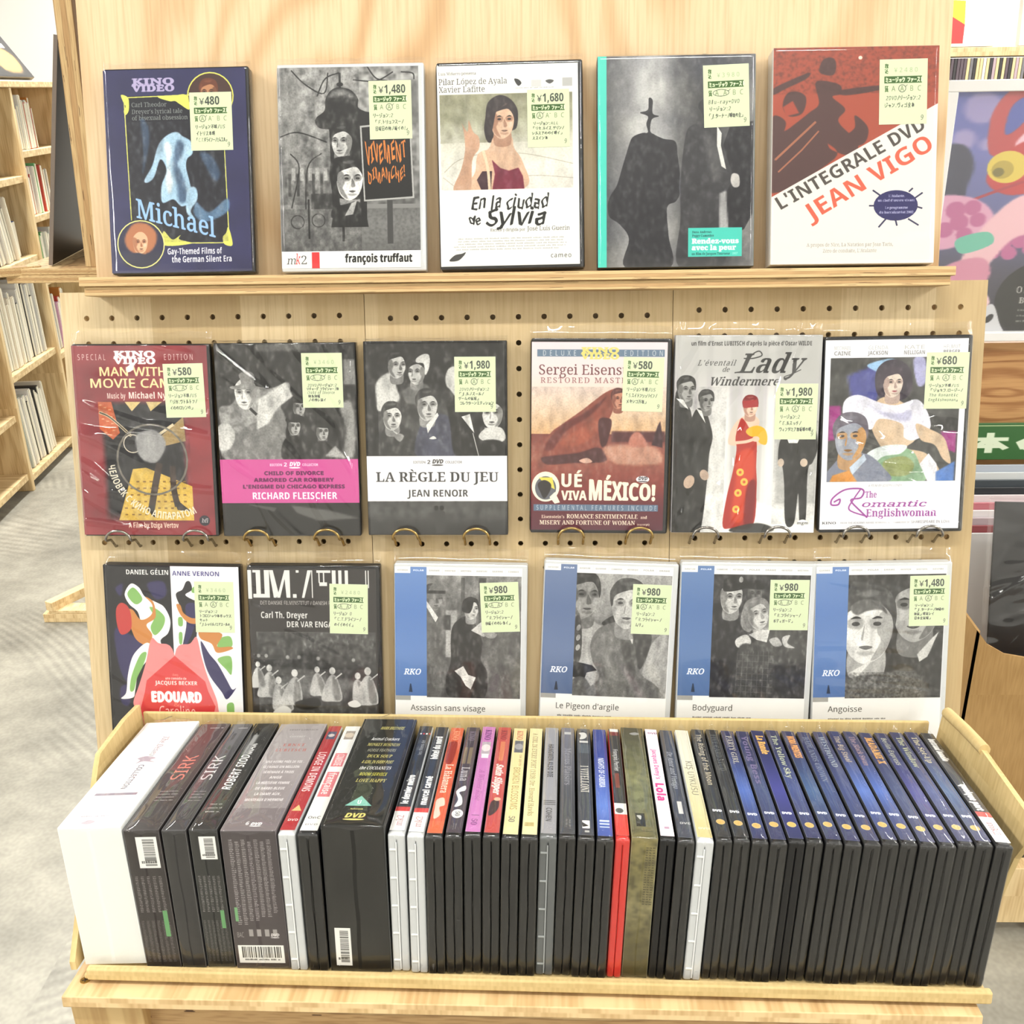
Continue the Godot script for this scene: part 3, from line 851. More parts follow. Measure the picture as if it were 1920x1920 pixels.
func cover_6(p: Pad) -> void:
	p.rect(grey(30), 0, 0, 100, 141)
	p.rect(grey(80), 30, 0, 35, 6, 2)
	p.rect(grey(125), 92, 12, 8, 18, 1)
	# a crowd in coats, one man with hat and pipe in front
	p.blob(grey(175), [2, 46, 10, 44, 20, 34, 40, 32, 52, 28, 52, 38, 46, 44, 48, 60, 40, 84, 4, 84, 2, 60], 0.8)
	p.mottle(grey(60, 0.6), 2, 30, 50, 54, 6, 1.6, 8)
	p.blob(grey(120), [12, 66, 24, 58, 40, 50, 48, 50, 50, 84, 8, 84], 1.0)
	p.head(21, 36, 22, -0.4, grey(225), grey(120), grey(50), {"bare": true})
	p.blob(grey(135), [10, 31, 18, 29, 17, 22, 24, 20, 28, 23, 28, 30, 36, 32, 30, 33, 14, 33], 0.2)
	p.line(grey(25), 2.0, [24, 47, 28, 51], 0)
	p.poly(grey(215), [30, 40, 50, 28, 55, 38, 44, 46, 36, 58, 28, 62], 0.8)
	p.blob(grey(210), [0, 60, 8, 58, 12, 66, 8, 76, 0, 76], 0.6)
	for h in [[59, 46], [55, 60], [75, 64]]:
		p.head(h[0], h[1], 13, 0.5, grey(170), grey(70), grey(18))
		p.blob(grey(20), [h[0] - 6, h[1] - 4, h[0] - 2, h[1] - 9, h[0] + 5, h[1] - 8, h[0] + 7, h[1] - 3])
		p.blob(grey(32), [h[0] - 9, h[1] + 24, h[0] - 7, h[1] + 9, h[0] + 6, h[1] + 8, h[0] + 12, h[1] + 24], 0.5)
	p.blob(grey(150), [88, 46, 96, 42, 99, 60, 97, 82, 90, 80, 92, 62], 1.5)
	p.poly(grey(170), [76, 82, 84, 74, 92, 84], 1.0)
	p.photo(0, 0, 100, 84, 60)
	p.rect(rgb(190, 74, 140), 0, 84, 100, 32.5)
	p.text("EDITION", 36, 45, 89, 1.8, rgb(240, 215, 230), "sans_bold")
	p.text("2", 46, 48.5, 89.3, 2.8, rgb(240, 215, 230), "sans_bold")
	logo_dvd(p, 50, 89, 8, rgb(245, 225, 235))
	p.text("COLLECTOR", 59.5, 71, 89, 1.8, rgb(240, 215, 230), "sans_bold")
	var pu := rgb(92, 24, 74)
	p.text("CHILD OF DIVORCE", 31.5, 75, 95.6, 2.6, pu, "sans_bold", {"bold": 0.18})
	p.text("ARMORED CAR ROBBERY", 24, 82, 100.6, 2.6, pu, "sans_bold", {"bold": 0.18})
	p.text("L'ENIGME DU CHICAGO EXPRESS", 15.5, 90, 105.6, 2.6, pu, "sans_bold", {"bold": 0.18})
	p.text("RICHARD FLEISCHER", 22, 84, 113.6, 5.0, rgb(245, 235, 242), "sans_bold")
	p.poly(grey(70), [18, 117, 40, 120, 38, 123, 20, 118], 0.5)
	p.poly(grey(85), [50, 118, 78, 122, 100, 128, 70, 130, 54, 124], 1.2)

func cover_7(p: Pad) -> void:
	p.rect(grey(34), 0, 0, 100, 141)
	p.grad(9, 30, 60, 52, [grey(38), grey(75), grey(92), rgb(86, 88, 104)])
	p.mottle(grey(28, 0.7), 0, 0, 100, 83, 14, 1.2, 9)
	p.blob(grey(205), [8, 30, 12, 25, 17, 22, 20, 24, 23, 34, 24, 42, 10, 50, 8, 40], 1.0)
	p.head(23, 17, 18, 0.9, grey(200), grey(95), grey(20))
	p.blob(grey(105), [27, 36, 34, 31, 42, 30, 46, 34, 44, 44, 30, 44], 1.0)
	p.head(37, 22, 17, -0.9, grey(195), grey(100), grey(30))
	p.blob(grey(215), [37, 12, 42, 9, 46, 10, 46, 18, 43, 24, 42, 16, 37, 15], 0.4)
	p.blob(grey(50), [12, 64, 20, 58, 30, 62, 36, 70, 36, 83, 10, 83], 0.5)
	p.head(19, 54, 19, 0.3, grey(210), grey(105), grey(50))
	p.poly(grey(220), [18, 63, 22, 67, 25, 63, 23, 66])
	p.blob(grey(150), [20, 68, 24, 66, 27, 68, 24, 72], 0.4)
	p.blob(rgb(72, 74, 90), [38, 62, 46, 54, 54, 52, 62, 58, 64, 83, 36, 83], 0.5)
	p.head(44, 46, 21, 0.35, grey(198), grey(110), grey(55))
	p.poly(grey(222), [43, 60, 51, 51, 52, 53, 44, 66])
	p.blob(grey(220), [45, 70, 48, 68, 50, 70])
	p.blob(grey(30), [58, 44, 66, 40, 78, 56, 84, 83, 64, 83, 60, 60], 0.6)
	p.blob(grey(205), [57, 26, 60, 19, 66, 20, 66, 40, 60, 34, 58, 32], 0.6)
	p.poly(grey(235), [68, 54, 74, 52, 77, 66, 71, 58])
	p.line(grey(215), 0.6, [76, 66, 80, 83], 0)
	p.head(90, 52, 21, -0.2, grey(215), grey(95), grey(26), {"long": true})
	p.blob(grey(205), [80, 68, 86, 62, 96, 62, 99, 70, 92, 74, 84, 72], 0.4)
	p.blob(grey(22), [82, 72, 96, 72, 99, 83, 82, 83], 0.6)
	p.photo(0, 0, 100, 83, 62, 0.8)
	p.rect(rgb(228, 226, 228), 0, 82.5, 100, 33.5)
	p.text("EDITION", 33, 42, 88, 1.8, grey(110), "sans_bold")
	p.text("2", 43, 45.5, 88.4, 2.8, grey(60), "sans_bold")
	logo_dvd(p, 46.5, 88, 8, grey(60))
	p.text("COLLECTOR", 56, 68, 88, 1.8, grey(110), "sans_bold")
	p.text("LA RÈGLE DU JEU", 6, 94, 101.5, 7.0, grey(52), "serif_bold")
	p.text("JEAN RENOIR", 29, 72, 112.6, 5.0, grey(58), "sans_bold")
	p.grad(0, 116, 100, 25, [grey(82), grey(88), grey(60), grey(44)])
	p.mottle(grey(40, 0.7), 0, 116, 100, 25, 8, 1.3, 10)
	p.oval(grey(34), 49, 121, 1.6, 1.9)
	p.oval(grey(30), 53, 121, 1.6, 1.9)
	p.blob(grey(58), [47, 124, 51, 123, 55, 124, 55.5, 132, 54.5, 139, 49, 139, 48, 131])

func cover_8(p: Pad) -> void:
	p.grad(0, 0, 100, 70, [rgb(214, 200, 205), rgb(216, 200, 198), rgb(222, 196, 172), rgb(212, 168, 118)])
	p.grad(0, 68, 100, 73, [rgb(120, 60, 52), rgb(150, 86, 70), rgb(128, 52, 44), rgb(88, 30, 40), rgb(82, 34, 48)])
	p.rect(rgb(78, 36, 38), 60, 66, 40, 8, 1)
	p.rect(rgb(95, 115, 135), 4, 5.5, 94, 5.2)
	p.text("DELUXE", 8, 33, 10, 3.8, rgb(190, 195, 200), "sans", {"track": 0.5})
	p.text("EDITION", 68, 97, 10, 3.8, rgb(190, 195, 200), "sans", {"track": 0.5})
	logo_kv(p, 36.5, 4, 28, rgb(214, 196, 110))
	p.text("Sergei Eisenstein's", 5, 92, 24, 7.2, rgb(94, 48, 52), "serif")
	p.text("RESTORED MASTERPIECE", 6.5, 96, 30, 3.8, rgb(120, 70, 74), "serif", {"track": 0.15})
	# a kneeling figure wrapped in a long shawl
	p.blob(rgb(134, 66, 52), [62, 34, 67, 35, 68, 41, 63, 44, 60, 52, 57, 60, 55, 74, 52, 88, 44, 86, 36, 88, 20, 91, 8, 90, 9, 82, 14, 68, 24, 60, 38, 50, 48, 42, 55, 37], 0.4)
	p.blob(rgb(92, 36, 34, 0.9), [10, 78, 22, 62, 40, 52, 56, 40, 44, 54, 26, 66, 16, 80], 1.0)
	p.blob(rgb(70, 30, 32), [8, 86, 20, 84, 36, 82, 50, 78, 56, 84, 54, 89, 30, 90, 12, 91], 0.8)
	p.blob(rgb(165, 84, 62, 0.8), [22, 74, 40, 62, 52, 56, 46, 70, 30, 78], 2.0)
	p.blob(rgb(70, 30, 32), [50, 58, 57, 56, 60, 60, 56, 76, 52, 76], 0.5)
	p.head(64.5, 42, 14, 0.8, rgb(190, 130, 105), rgb(120, 66, 54), rgb(80, 36, 34))
	p.blob(rgb(186, 134, 112), [54, 78, 70, 76, 90, 77, 97, 82, 96, 90, 70, 91, 60, 88], 1.5)
	p.blob(rgb(176, 110, 92), [74, 70, 79, 66, 84, 70, 86, 77, 74, 77], 0.8)
	p.poly(rgb(50, 24, 30), [90, 76, 94, 62, 96, 58, 98, 70, 98, 78], 0.6)
	p.blob(rgb(214, 170, 150), [36, 88, 42, 86, 46, 89, 40, 90], 0.3)
	p.photo(0, 33, 100, 75, 64, 0.6)
	p.oval(rgb(226, 222, 200), 11, 108, 10.5, 11.5)
	p.oval(rgb(90, 92, 100), 11, 109, 8, 9)
	p.poly(rgb(215, 196, 80), [6, 101, 16, 101, 18, 110, 10, 106])
	p.blob(rgb(40, 36, 36), [5, 106, 10, 103, 15, 106, 14, 112, 10, 117, 7, 112], 0.3)
	p.poly(rgb(226, 222, 200), [14, 116, 18, 112, 22, 120, 18, 121])
	var cr := rgb(232, 224, 198)
	p.text("UÉ", 22, 39, 108, 9.5, cr, "sans_bold", {"bold": 0.2})
	p.text("VIVA", 23, 42, 118, 6.8, cr, "sans_bold", {"bold": 0.2})
	p.text("MÉXICO!", 43, 94, 118, 13.5, cr, "sans_bold", {"bold": 0.4, "warp": func(l: Vector2) -> Vector2: return Vector2(l.x, 118 + (l.y - 118) * (1.15 - (l.x - 43) * 0.006))})
	p.oval(rgb(225, 225, 225), 84, 102, 5, 2.6)
	logo_dvd(p, 80.5, 102.5, 7, rgb(70, 66, 76))
	p.rect(rgb(86, 106, 128), 2, 121.5, 94, 5)
	p.text("SUPPLEMENTAL FEATURES INCLUDE", 4, 95, 125.7, 3.5, rgb(180, 190, 200), "sans", {"track": 0.35})
	p.text("Eisenstein's", 8, 25.5, 132.2, 2.4, cr, "serif_bold")
	p.text("ROMANCE SENTIMENTALE", 27, 81, 132.2, 3.2, cr, "serif_bold")
	p.text("and", 83, 88, 132.2, 2.2, cr, "serif_bold")
	p.text("MISERY AND FORTUNE OF WOMAN", 6.5, 79, 137, 3.2, cr, "serif_bold")
	p.text("(excerpt)", 80.5, 90, 137.4, 1.6, cr, "serif_bold")

func cover_9(p: Pad) -> void:
	p.grad(0, 0, 100, 141, [grey(176), rgb(182, 178, 182), grey(198), grey(214), grey(222)])
	for s in [[4, 10, 190], [16, 6, 205], [26, 12, 224], [40, 4, 180], [47, 8, 205], [58, 3, 178], [64, 5, 226], [72, 28, 168]]: p.rect(grey(s[2], 0.75), s[0], 0, s[1], 120, 1.2)
	p.rect(grey(172, 0.8), 0, 0, 100, 34, 10)
	p.poly(grey(235), [24, 108, 70, 122, 100, 128, 100, 141, 0, 141, 0, 120], 2)
	var ink := grey(52)
	p.text("un film d'Ernst LUBITSCH d'après la pièce d'Oscar WILDE", 10.5, 93, 7, 3.0, ink, "sans_bold")
	p.text("L'éventail", 15, 41, 21, 3.8, ink, "serif", {"shear": 0.35, "track": 0.08})
	p.text("de", 32, 37, 25.3, 3.2, ink, "serif", {"shear": 0.35})
	p.text("Lady", 42, 86, 26.2, 13.5, ink, "serif_bold", {"shear": 0.4})
	p.line(ink, 0.8, [41, 26, 47, 24, 52, 14, 57, 11, 59, 14, 53, 16, 47, 16], 6)
	p.line(ink, 0.6, [80, 27, 76, 31, 75, 29, 80, 27, 86, 24], 6)
	p.text("Windermere", 23, 71, 35, 5.8, ink, "serif_bold", {"shear": 0.35})
	# guests in evening dress, a woman in red with a yellow fan
	p.blob(grey(34), [0, 46, 6, 44, 11, 52, 13, 60, 18, 70, 16, 80, 15, 98, 16, 120, 14, 141, 0, 141], 0.3)
	p.head(8, 38, 17, 0.9, grey(160), grey(90), grey(45))
	p.blob(grey(38), [13, 56, 17, 51, 22, 54, 25, 62, 27, 72, 25, 84, 24, 104, 20, 141, 11, 141, 10, 110, 8, 76], 0.3)
	p.head(22, 46, 14, 0.9, grey(150), grey(85), grey(50))
	p.poly(grey(225), [1, 44, 6, 45, 10, 52, 7, 50])
	p.poly(grey(225), [15, 51, 19, 53, 22, 62, 18, 56])
	p.oval(rgb(190, 165, 145), 11.5, 104, 3.6, 5, 0.4)
	p.oval(rgb(190, 165, 145), 22, 99, 3, 4, -0.4)
	var skin := rgb(214, 182, 160)
	p.blob(skin, [46, 58, 54, 56, 59, 60, 58, 68, 62, 76, 54, 78, 44, 78, 38, 76, 40, 66], 0.3)
	p.head(52.5, 50, 14, 0.4, skin, rgb(150, 110, 95), rgb(120, 38, 40))
	p.poly(rgb(150, 42, 44), [47, 46, 57, 45, 58, 50, 48, 51])
	p.blob(rgb(160, 44, 36), [46, 59, 49, 60, 54, 68, 56, 68, 58, 78, 58, 92, 59, 110, 57, 136, 42, 138, 36, 136, 38, 116, 42, 96, 44, 80, 43, 72], 0.3)
	p.blob(rgb(196, 70, 44, 0.8), [45, 84, 56, 82, 56, 110, 50, 132, 42, 130, 44, 104], 1.6)
	p.blob(rgb(110, 26, 30, 0.9), [52, 108, 58, 104, 57, 134, 51, 136], 1.0)
	for f in [[47, 97], [46, 112], [45, 124], [50, 104]]:
		p.oval(rgb(225, 175, 75), f[0], f[1], 2.6, 2.8)
		p.oval(rgb(190, 80, 50), f[0], f[1], 1.0, 1.1)
	p.blob(rgb(208, 165, 42), [50, 68, 52, 65, 58, 63.5, 63, 66, 65, 72, 64, 77, 60, 76, 57, 72, 53, 71], 0.2)
	p.oval(skin, 57, 73, 2.6, 2.0)
	p.line(skin, 2.2, [40, 76, 50, 75, 56, 73], 4)
	p.blob(grey(36), [74, 74, 80, 70, 92, 70, 98, 66, 100, 80, 97, 90, 94, 96, 94, 132, 90, 134, 88, 112, 86, 134, 80, 134, 78, 106, 76, 92, 73, 88], 0.3)
	p.poly(grey(228), [78, 71, 88, 71, 86, 76, 80, 76])
	p.oval(rgb(205, 185, 165), 75, 90, 2.2, 3)
	p.oval(rgb(205, 185, 165), 91, 90, 2.6, 3)
	p.blob(grey(40, 0.9), [42, 138, 60, 134, 72, 138, 66, 141, 44, 141], 0.6)
	p.photo(0, 36, 36, 105, 66, 0.5)
	p.photo(70, 60, 30, 75, 67, 0.5)
	p.oval(grey(235), 92, 134, 3.6, 2.6)
	p.text("mgm", 88, 96, 135, 2.0, grey(60), "sans_bold")

func cover_10(p: Pad) -> void:
	p.rect(rgb(222, 222, 228), 0, 0, 100, 141)
	for s in [["MICHAEL", "CAINE", 6, 18], ["GLENDA", "JACKSON", 30, 44], ["KATE", "NELLIGAN", 55, 70], ["HELMUT", "BERGER", 82.5, 94.5]]:
		p.text(s[0], s[2], s[3], 7.2, 2.8, grey(165), "sans")
		p.text(s[1], s[2], s[3], 11, 2.8, grey(115), "sans_bold")
	var whole := p.clip
	clip_units(p, 4, 13, 92, 92)
	p.rect(grey(78), 4, 13, 92, 92)
	p.mottle(grey(40, 0.7), 4, 13, 92, 92, 14, 1.2, 12)
	p.poly(rgb(70, 74, 140), [16, 26, 36, 18, 42, 30, 36, 48, 20, 46], 2)
	p.poly(rgb(150, 52, 122), [4, 48, 12, 48, 14, 72, 4, 74], 1)
	p.poly(rgb(150, 52, 122), [84, 68, 95, 68, 95, 84, 86, 80], 1)
	p.blob(rgb(150, 190, 225), [30, 18, 44, 14, 50, 16, 42, 24, 34, 22], 0.6)
	p.blob(rgb(165, 165, 205), [62, 15, 70, 14, 72, 30, 66, 34], 1)
	# a reclining woman in a loose white blouse, painted in flat patches
	var skin := rgb(206, 180, 150)
	p.blob(rgb(52, 44, 56), [36, 24, 42, 16, 52, 15, 60, 22, 62, 36, 56, 44, 44, 44, 37, 38], 0.3)
	p.blob(skin, [42, 42, 52, 44, 64, 52, 70, 62, 66, 74, 60, 80, 74, 84, 84, 96, 80, 98, 66, 92, 50, 88, 40, 76, 34, 62, 36, 48], 0.4)
	p.head(48.5, 32, 20, 0.5, rgb(216, 200, 185), rgb(160, 135, 125), rgb(56, 46, 58), {"lips": rgb(150, 70, 80)})
	p.blob(rgb(58, 48, 60), [38, 24, 45, 20, 54, 21, 47, 25, 42, 30, 40, 42, 37, 36], 0.3)
	p.blob(rgb(222, 222, 235), [14, 46, 24, 40, 40, 46, 52, 48, 66, 44, 74, 54, 76, 66, 66, 74, 58, 72, 56, 62, 40, 58, 34, 66, 24, 60, 16, 66], 0.4)
	p.blob(rgb(170, 170, 200, 0.8), [30, 46, 40, 52, 52, 54, 62, 52, 60, 60, 44, 56], 1.5)
	p.blob(skin, [66, 62, 76, 66, 86, 72, 90, 82, 92, 92, 86, 88, 80, 78, 70, 74], 0.4)
	p.blob(rgb(130, 165, 130), [38, 84, 50, 78, 64, 82, 70, 92, 74, 105, 46, 105, 40, 96], 0.4)
	p.blob(rgb(215, 225, 225), [32, 84, 44, 78, 60, 78, 56, 84, 44, 86, 36, 92], 0.4)
	p.blob(rgb(140, 150, 95), [44, 90, 58, 86, 66, 92, 62, 100, 48, 100], 0.6)
	p.poly(rgb(228, 228, 236), [70, 92, 76, 84, 82, 92, 84, 105, 76, 105], 0.4)
	p.poly(rgb(78, 120, 190), [82, 98, 95, 90, 95, 105, 82, 105], 0.8)
	# a man in front, in greys and oranges
	p.blob(rgb(122, 128, 146), [4, 105, 8, 92, 18, 84, 32, 84, 44, 94, 48, 105], 0.4)
	p.head(20, 72, 32, -0.35, rgb(150, 155, 168), rgb(200, 140, 70), rgb(98, 92, 104))
	p.poly(rgb(190, 205, 222), [20, 94, 30, 84, 32, 88, 22, 100], 0.3)
	p.poly(rgb(208, 138, 58), [8, 100, 20, 96, 26, 105, 6, 105], 0.6)
	p.photo(4, 13, 92, 92, 68, 0.5)
	p.clip = whole
	p.text("A FILM BY JOSEPH LOSEY", 34, 58, 108.8, 1.7, grey(150), "sans", {"shear": 0.15})
	var mv := rgb(142, 62, 140)
	p.text("The", 32, 40.5, 117, 4.6, mv, "serif_bold")
	p.line(mv, 1.0, [29, 110, 24, 118, 21, 126, 33, 131], 6)
	p.line(mv, 1.2, [10, 120, 14, 118, 13, 122, 8, 122, 9, 117, 17, 111, 27, 110, 31, 112, 29, 117, 22, 119, 30, 128, 34, 132], 7)
	p.text("omantic", 29, 76, 124, 4.2, mv, "serif", {"shear": 0.4, "bold": 0.12})
	p.text("Englishwoman", 33, 84, 131.5, 5.6, mv, "serif_bold")
	p.text("KINO", 1.5, 12, 137, 1.8, grey(60), "serif_bold")
	p.text("FROM THE ACADEMY AWARD WINNING SCREENWRITER OF", 15, 65, 136.8, 1.4, grey(130), "sans")
	p.text("SHAKESPEARE IN LOVE", 66, 94, 136.8, 2.0, grey(120), "sans")

func cover_11(p: Pad) -> void:
	p.rect(rgb(20, 19, 24), 0, 0, 50, 141)
	p.rect(rgb(224, 223, 225), 49.6, 0, 51, 141)
	var navy := rgb(44, 40, 82)
	var green := rgb(122, 168, 92)
	var white := rgb(228, 228, 224)
	var tan_ := rgb(186, 122, 62)
	p.text("DANIEL GÉLIN", 16.5, 48.5, 6.8, 3.6, white, "sans_bold")
	p.text("ANNE VERNON", 51, 86, 7.2, 3.4, rgb(62, 58, 120), "sans_bold")
	for b in [[32, 14, 44, 12, 46, 22, 38, 26], [6, 50, 18, 54, 28, 62, 20, 84, 14, 92, 8, 80], [8, 96, 16, 94, 14, 110, 8, 108], [8, 18, 14, 14, 12, 24]]: p.blob(navy, b, 1.0)
	# cut-paper dancers, left pair
	p.blob(white, [15, 22, 20, 14, 26, 17, 30, 24, 38, 28, 44, 32, 48, 42, 46, 52, 40, 58, 42, 66, 34, 68, 28, 58, 26, 46, 24, 36, 18, 30])
	p.blob(green, [17, 22, 21, 17, 25, 20, 28, 26, 24, 30, 20, 28])
	p.blob(green, [33, 32, 39, 34, 44, 40, 42, 48, 36, 54, 33, 48, 36, 40])
	p.blob(tan_, [14, 36, 20, 34, 26, 42, 34, 38, 35, 30, 30, 24, 36, 28, 37, 40, 30, 46, 34, 54, 30, 62, 22, 58, 18, 48])
	p.blob(rgb(176, 54, 52), [8, 34, 12, 29, 17, 32, 19, 40, 18, 50, 11, 54, 8, 46])
	p.blob(white, [30, 60, 33, 64, 29, 74, 22, 84, 19, 98, 17, 104, 8, 105, 12, 100, 14, 86, 18, 72, 24, 64])
	p.blob(green, [24, 70, 29, 68, 26, 78, 21, 88, 18, 98, 15, 98, 17, 86])
	# right pair
	p.blob(rgb(26, 24, 30), [53, 22, 58, 18, 61, 12, 64, 12, 65, 18, 60, 22, 66, 26, 72, 28, 68, 46, 66, 58, 58, 68, 56, 64, 60, 44, 57, 34])
	p.blob(navy, [60, 30, 68, 30, 66, 46, 60, 60, 57, 62, 60, 46])
	p.blob(tan_, [53, 30, 56, 30, 58, 36, 64, 40, 70, 40, 70, 44, 62, 44, 56, 38])
	for g in [[54, 40, 57, 40, 57, 46, 54, 46], [54, 52, 56.5, 52, 56, 60, 54, 60], [66, 16, 72, 14, 70, 20, 65, 20], [84, 56, 92, 54, 93, 62, 83, 64], [82, 72, 92, 70, 92, 84, 88, 80], [88, 108, 93, 108, 92, 124, 88, 116]]: p.blob(green, g)
	p.blob(tan_, [70, 50, 86, 52, 82, 62, 92, 62, 93, 64, 82, 67, 78, 60, 70, 56])
	p.blob(navy, [70, 58, 76, 68, 82, 76, 88, 88, 92, 96, 95, 95, 88, 104, 84, 98, 76, 86, 72, 74])
	# pale and strong red skirts
	p.blob(rgb(214, 128, 128), [33, 57, 38, 60, 50, 70, 50, 141, 25, 141, 22, 132, 14, 124, 15, 118, 20, 116, 17, 108, 22, 94, 28, 76])
	p.blob(rgb(214, 128, 128), [67, 55, 62, 60, 50, 70, 50, 141, 80, 141, 86, 128, 88, 122, 82, 116, 80, 104, 74, 86, 70, 70])
	p.poly(rgb(196, 58, 60), [50, 70, 72, 90, 74, 98, 79, 110, 76, 122, 74, 141, 27, 141, 26, 126, 22, 114, 26, 100, 28, 90])
	p.text("dans", 47.5, 52, 86, 1.8, rgb(230, 160, 150), "sans")
	p.text("une comédie de", 42, 58, 89, 2.0, rgb(235, 200, 195), "sans_bold")
	p.text("JACQUES BECKER", 34.5, 66, 93.2, 3.0, rgb(242, 225, 220), "sans_bold")
	p.text("EDOUARD", 30.5, 69, 107, 8.0, rgb(240, 232, 228), "sans_bold", {"bold": 0.5})
	p.text("&", 47.5, 52, 110.5, 3.5, rgb(225, 120, 95), "sans")
	p.text("Caroline", 36, 64, 119, 8.6, rgb(238, 190, 180), "sans")
	p.oval(grey(140), 6, 137, 2.6, 1.0)

func cover_12(p: Pad) -> void:
	p.rect(rgb(44, 41, 40), 0, 0, 100, 141)
	var w := rgb(214, 214, 210)
	# big cropped lettering
	for q in [[0, 1, 3, 23], [4, 1, 6, 2], [6.5, 3, 3.5, 20], [4, 20, 13, 3], [13, 1, 4, 20], [35, 20, 3, 3], [54, 1, 11, 2], [55.5, 3, 1, 8], [59, 3, 1, 8], [56, 10.5, 6, 3], [66, 1, 3, 11], [71, 1, 2.6, 11], [76, 1, 2.6, 11], [92, 1, 0.7, 14], [94, 1, 0.7, 14], [38, 1, 2.2, 2]]: p.rect(w, q[0], q[1], q[2], q[3])
	for q in [[17, 1, 20, 1, 24, 20, 22, 23, 20, 23], [22.5, 23, 29, 1, 33, 1, 33, 23, 30, 23, 29, 8, 25, 23], [42, 23, 47, 1, 50, 1, 44, 23], [50, 23, 50, 1, 50.8, 1, 50.8, 23]]: p.poly(w, q)
	p.text("DET DANSKE FILMINSTITUT / DANISH FILM INSTITUTE", 9, 85, 28.6, 3.0, rgb(195, 192, 188), "sans")
	p.text("Carl Th. Dreyer", 9, 46, 39.4, 5.0, w, "sans_bold")
	p.text("DER VAR ENGANG", 29, 73, 46.6, 4.6, w, "sans_bold")
	p.grad(5, 50.5, 94, 90, [grey(88), grey(72), grey(52), grey(72), grey(82), grey(70)])
	p.mottle(grey(190, 0.75), 40, 51, 58, 15, 3.2, 4.0, 14, 2.0)
	p.mottle(grey(20, 0.7), 5, 51, 94, 30, 6, 1.3, 15)
	p.mottle(grey(38, 0.6), 5, 84, 94, 57, 5, 1.4, 16)
	p.blob(grey(128, 0.7), [20, 90, 40, 86, 60, 88, 90, 92, 60, 100, 24, 102], 3)
	for h in [[6, 70], [12, 70], [29, 71], [38, 71], [53, 72], [81, 73]]: p.oval(grey(160), h[0], h[1], 1.4, 1.6, 0.0, 0.5)
	# dancers in wide pale dresses
	for d in [[14, 80, 1.0, 0.25], [21, 90, 1.05, -0.3], [34, 84, 1.1, 0.35], [52, 81, 0.9, -0.1], [64, 82, 1.05, 0.1], [84, 86, 1.0, -0.4], [92, 82, 1.15, 0.1], [5, 77, 0.8, 0.0]]:
		var s: float = d[2]
		var l: float = d[3] * 10.0
		p.blob(grey(190), [d[0] - 3 * s, d[1] + 5 * s, d[0] + 3 * s, d[1] + 5 * s, d[0] + 8 * s - l, d[1] + 22 * s, d[0] - l, d[1] + 24 * s, d[0] - 8 * s - l, d[1] + 22 * s], 0.5)
		p.blob(grey(110, 0.8), [d[0], d[1] + 6 * s, d[0] + 3 * s, d[1] + 6 * s, d[0] + 7 * s - l, d[1] + 21 * s, d[0] + 2 * s - l, d[1] + 22 * s], 1.0)
		p.oval(grey(215), d[0], d[1], 2.3 * s, 2.9 * s, 0.0, 0.3)
		p.line(grey(200), 1.0, [d[0] + 2 * s, d[1] + 6 * s, d[0] + 7 * s, d[1] + 2 * s])
	p.photo(5, 50.5, 94, 90, 70, 0.8)
	p.blob(grey(20, 0.85), [34, 108, 50, 104, 54, 110, 46, 114, 36, 113], 0.8)
	p.blob(grey(205), [16, 116, 24, 111, 30, 114, 28, 120, 18, 121], 0.5)
	p.blob(grey(208), [76, 108, 82, 106, 86, 110, 82, 112, 77, 111], 0.3)

func film_series(p: Pad, title: String, w: float, blue: Color, first: int) -> void:
	# the shared layout of four covers: tabs, blue column, white title band
	p.rect(rgb(226, 227, 226), 0, 0, 100, 141)
	p.grad(0, 0, 25, 104, [blue.lightened(0.1), blue, blue.lightened(0.06), blue.darkened(0.08)])
	p.rect(rgb(228, 229, 228), 0, 0, 12.3, 5)
	var tabs := ["HISTORIQUE", "POLAR", "DRAME", "FANTASTIQUE", "WESTERN", "AVENTURE", "GUERRE", "COMEDIE"]
	for i in 8:
		var s: String = tabs[(i + first) % 8] if i != 1 else "POLAR"
		p.text(s, 2 + i * 12.4, 2 + i * 12.4 + 8.5, 3.4, 1.3, rgb(235, 240, 250) if i == 1 else grey(150), "sans_bold")
		if i > 2: p.rect(grey(205), i * 12.4, 0.5, 0.25, 4.6)
	p.rect(rgb(150, 150, 146), 0, 104, 12, 3.6)
	p.text("RKO", 6.5, 20, 86.5, 4.4, rgb(236, 240, 248), "serif", {"shear": 0.25, "bold": 0.15})
	p.poly(blue.darkened(0.6), [11.6, 94, 12.4, 94, 13.6, 101, 10.6, 101])
	p.text(title, 12, 12 + w, 116, 4.6, grey(62), "sans")
	p.scribble(grey(110), 12, 121, 50, 2.2, 1, rng)

func clip_units(p: Pad, x: float, y: float, w: float, h: float) -> void:
	p.clip = Rect2i(Vector2i(p.px(Vector2(x, y))), Vector2i(Vector2(w, h) * p.k))

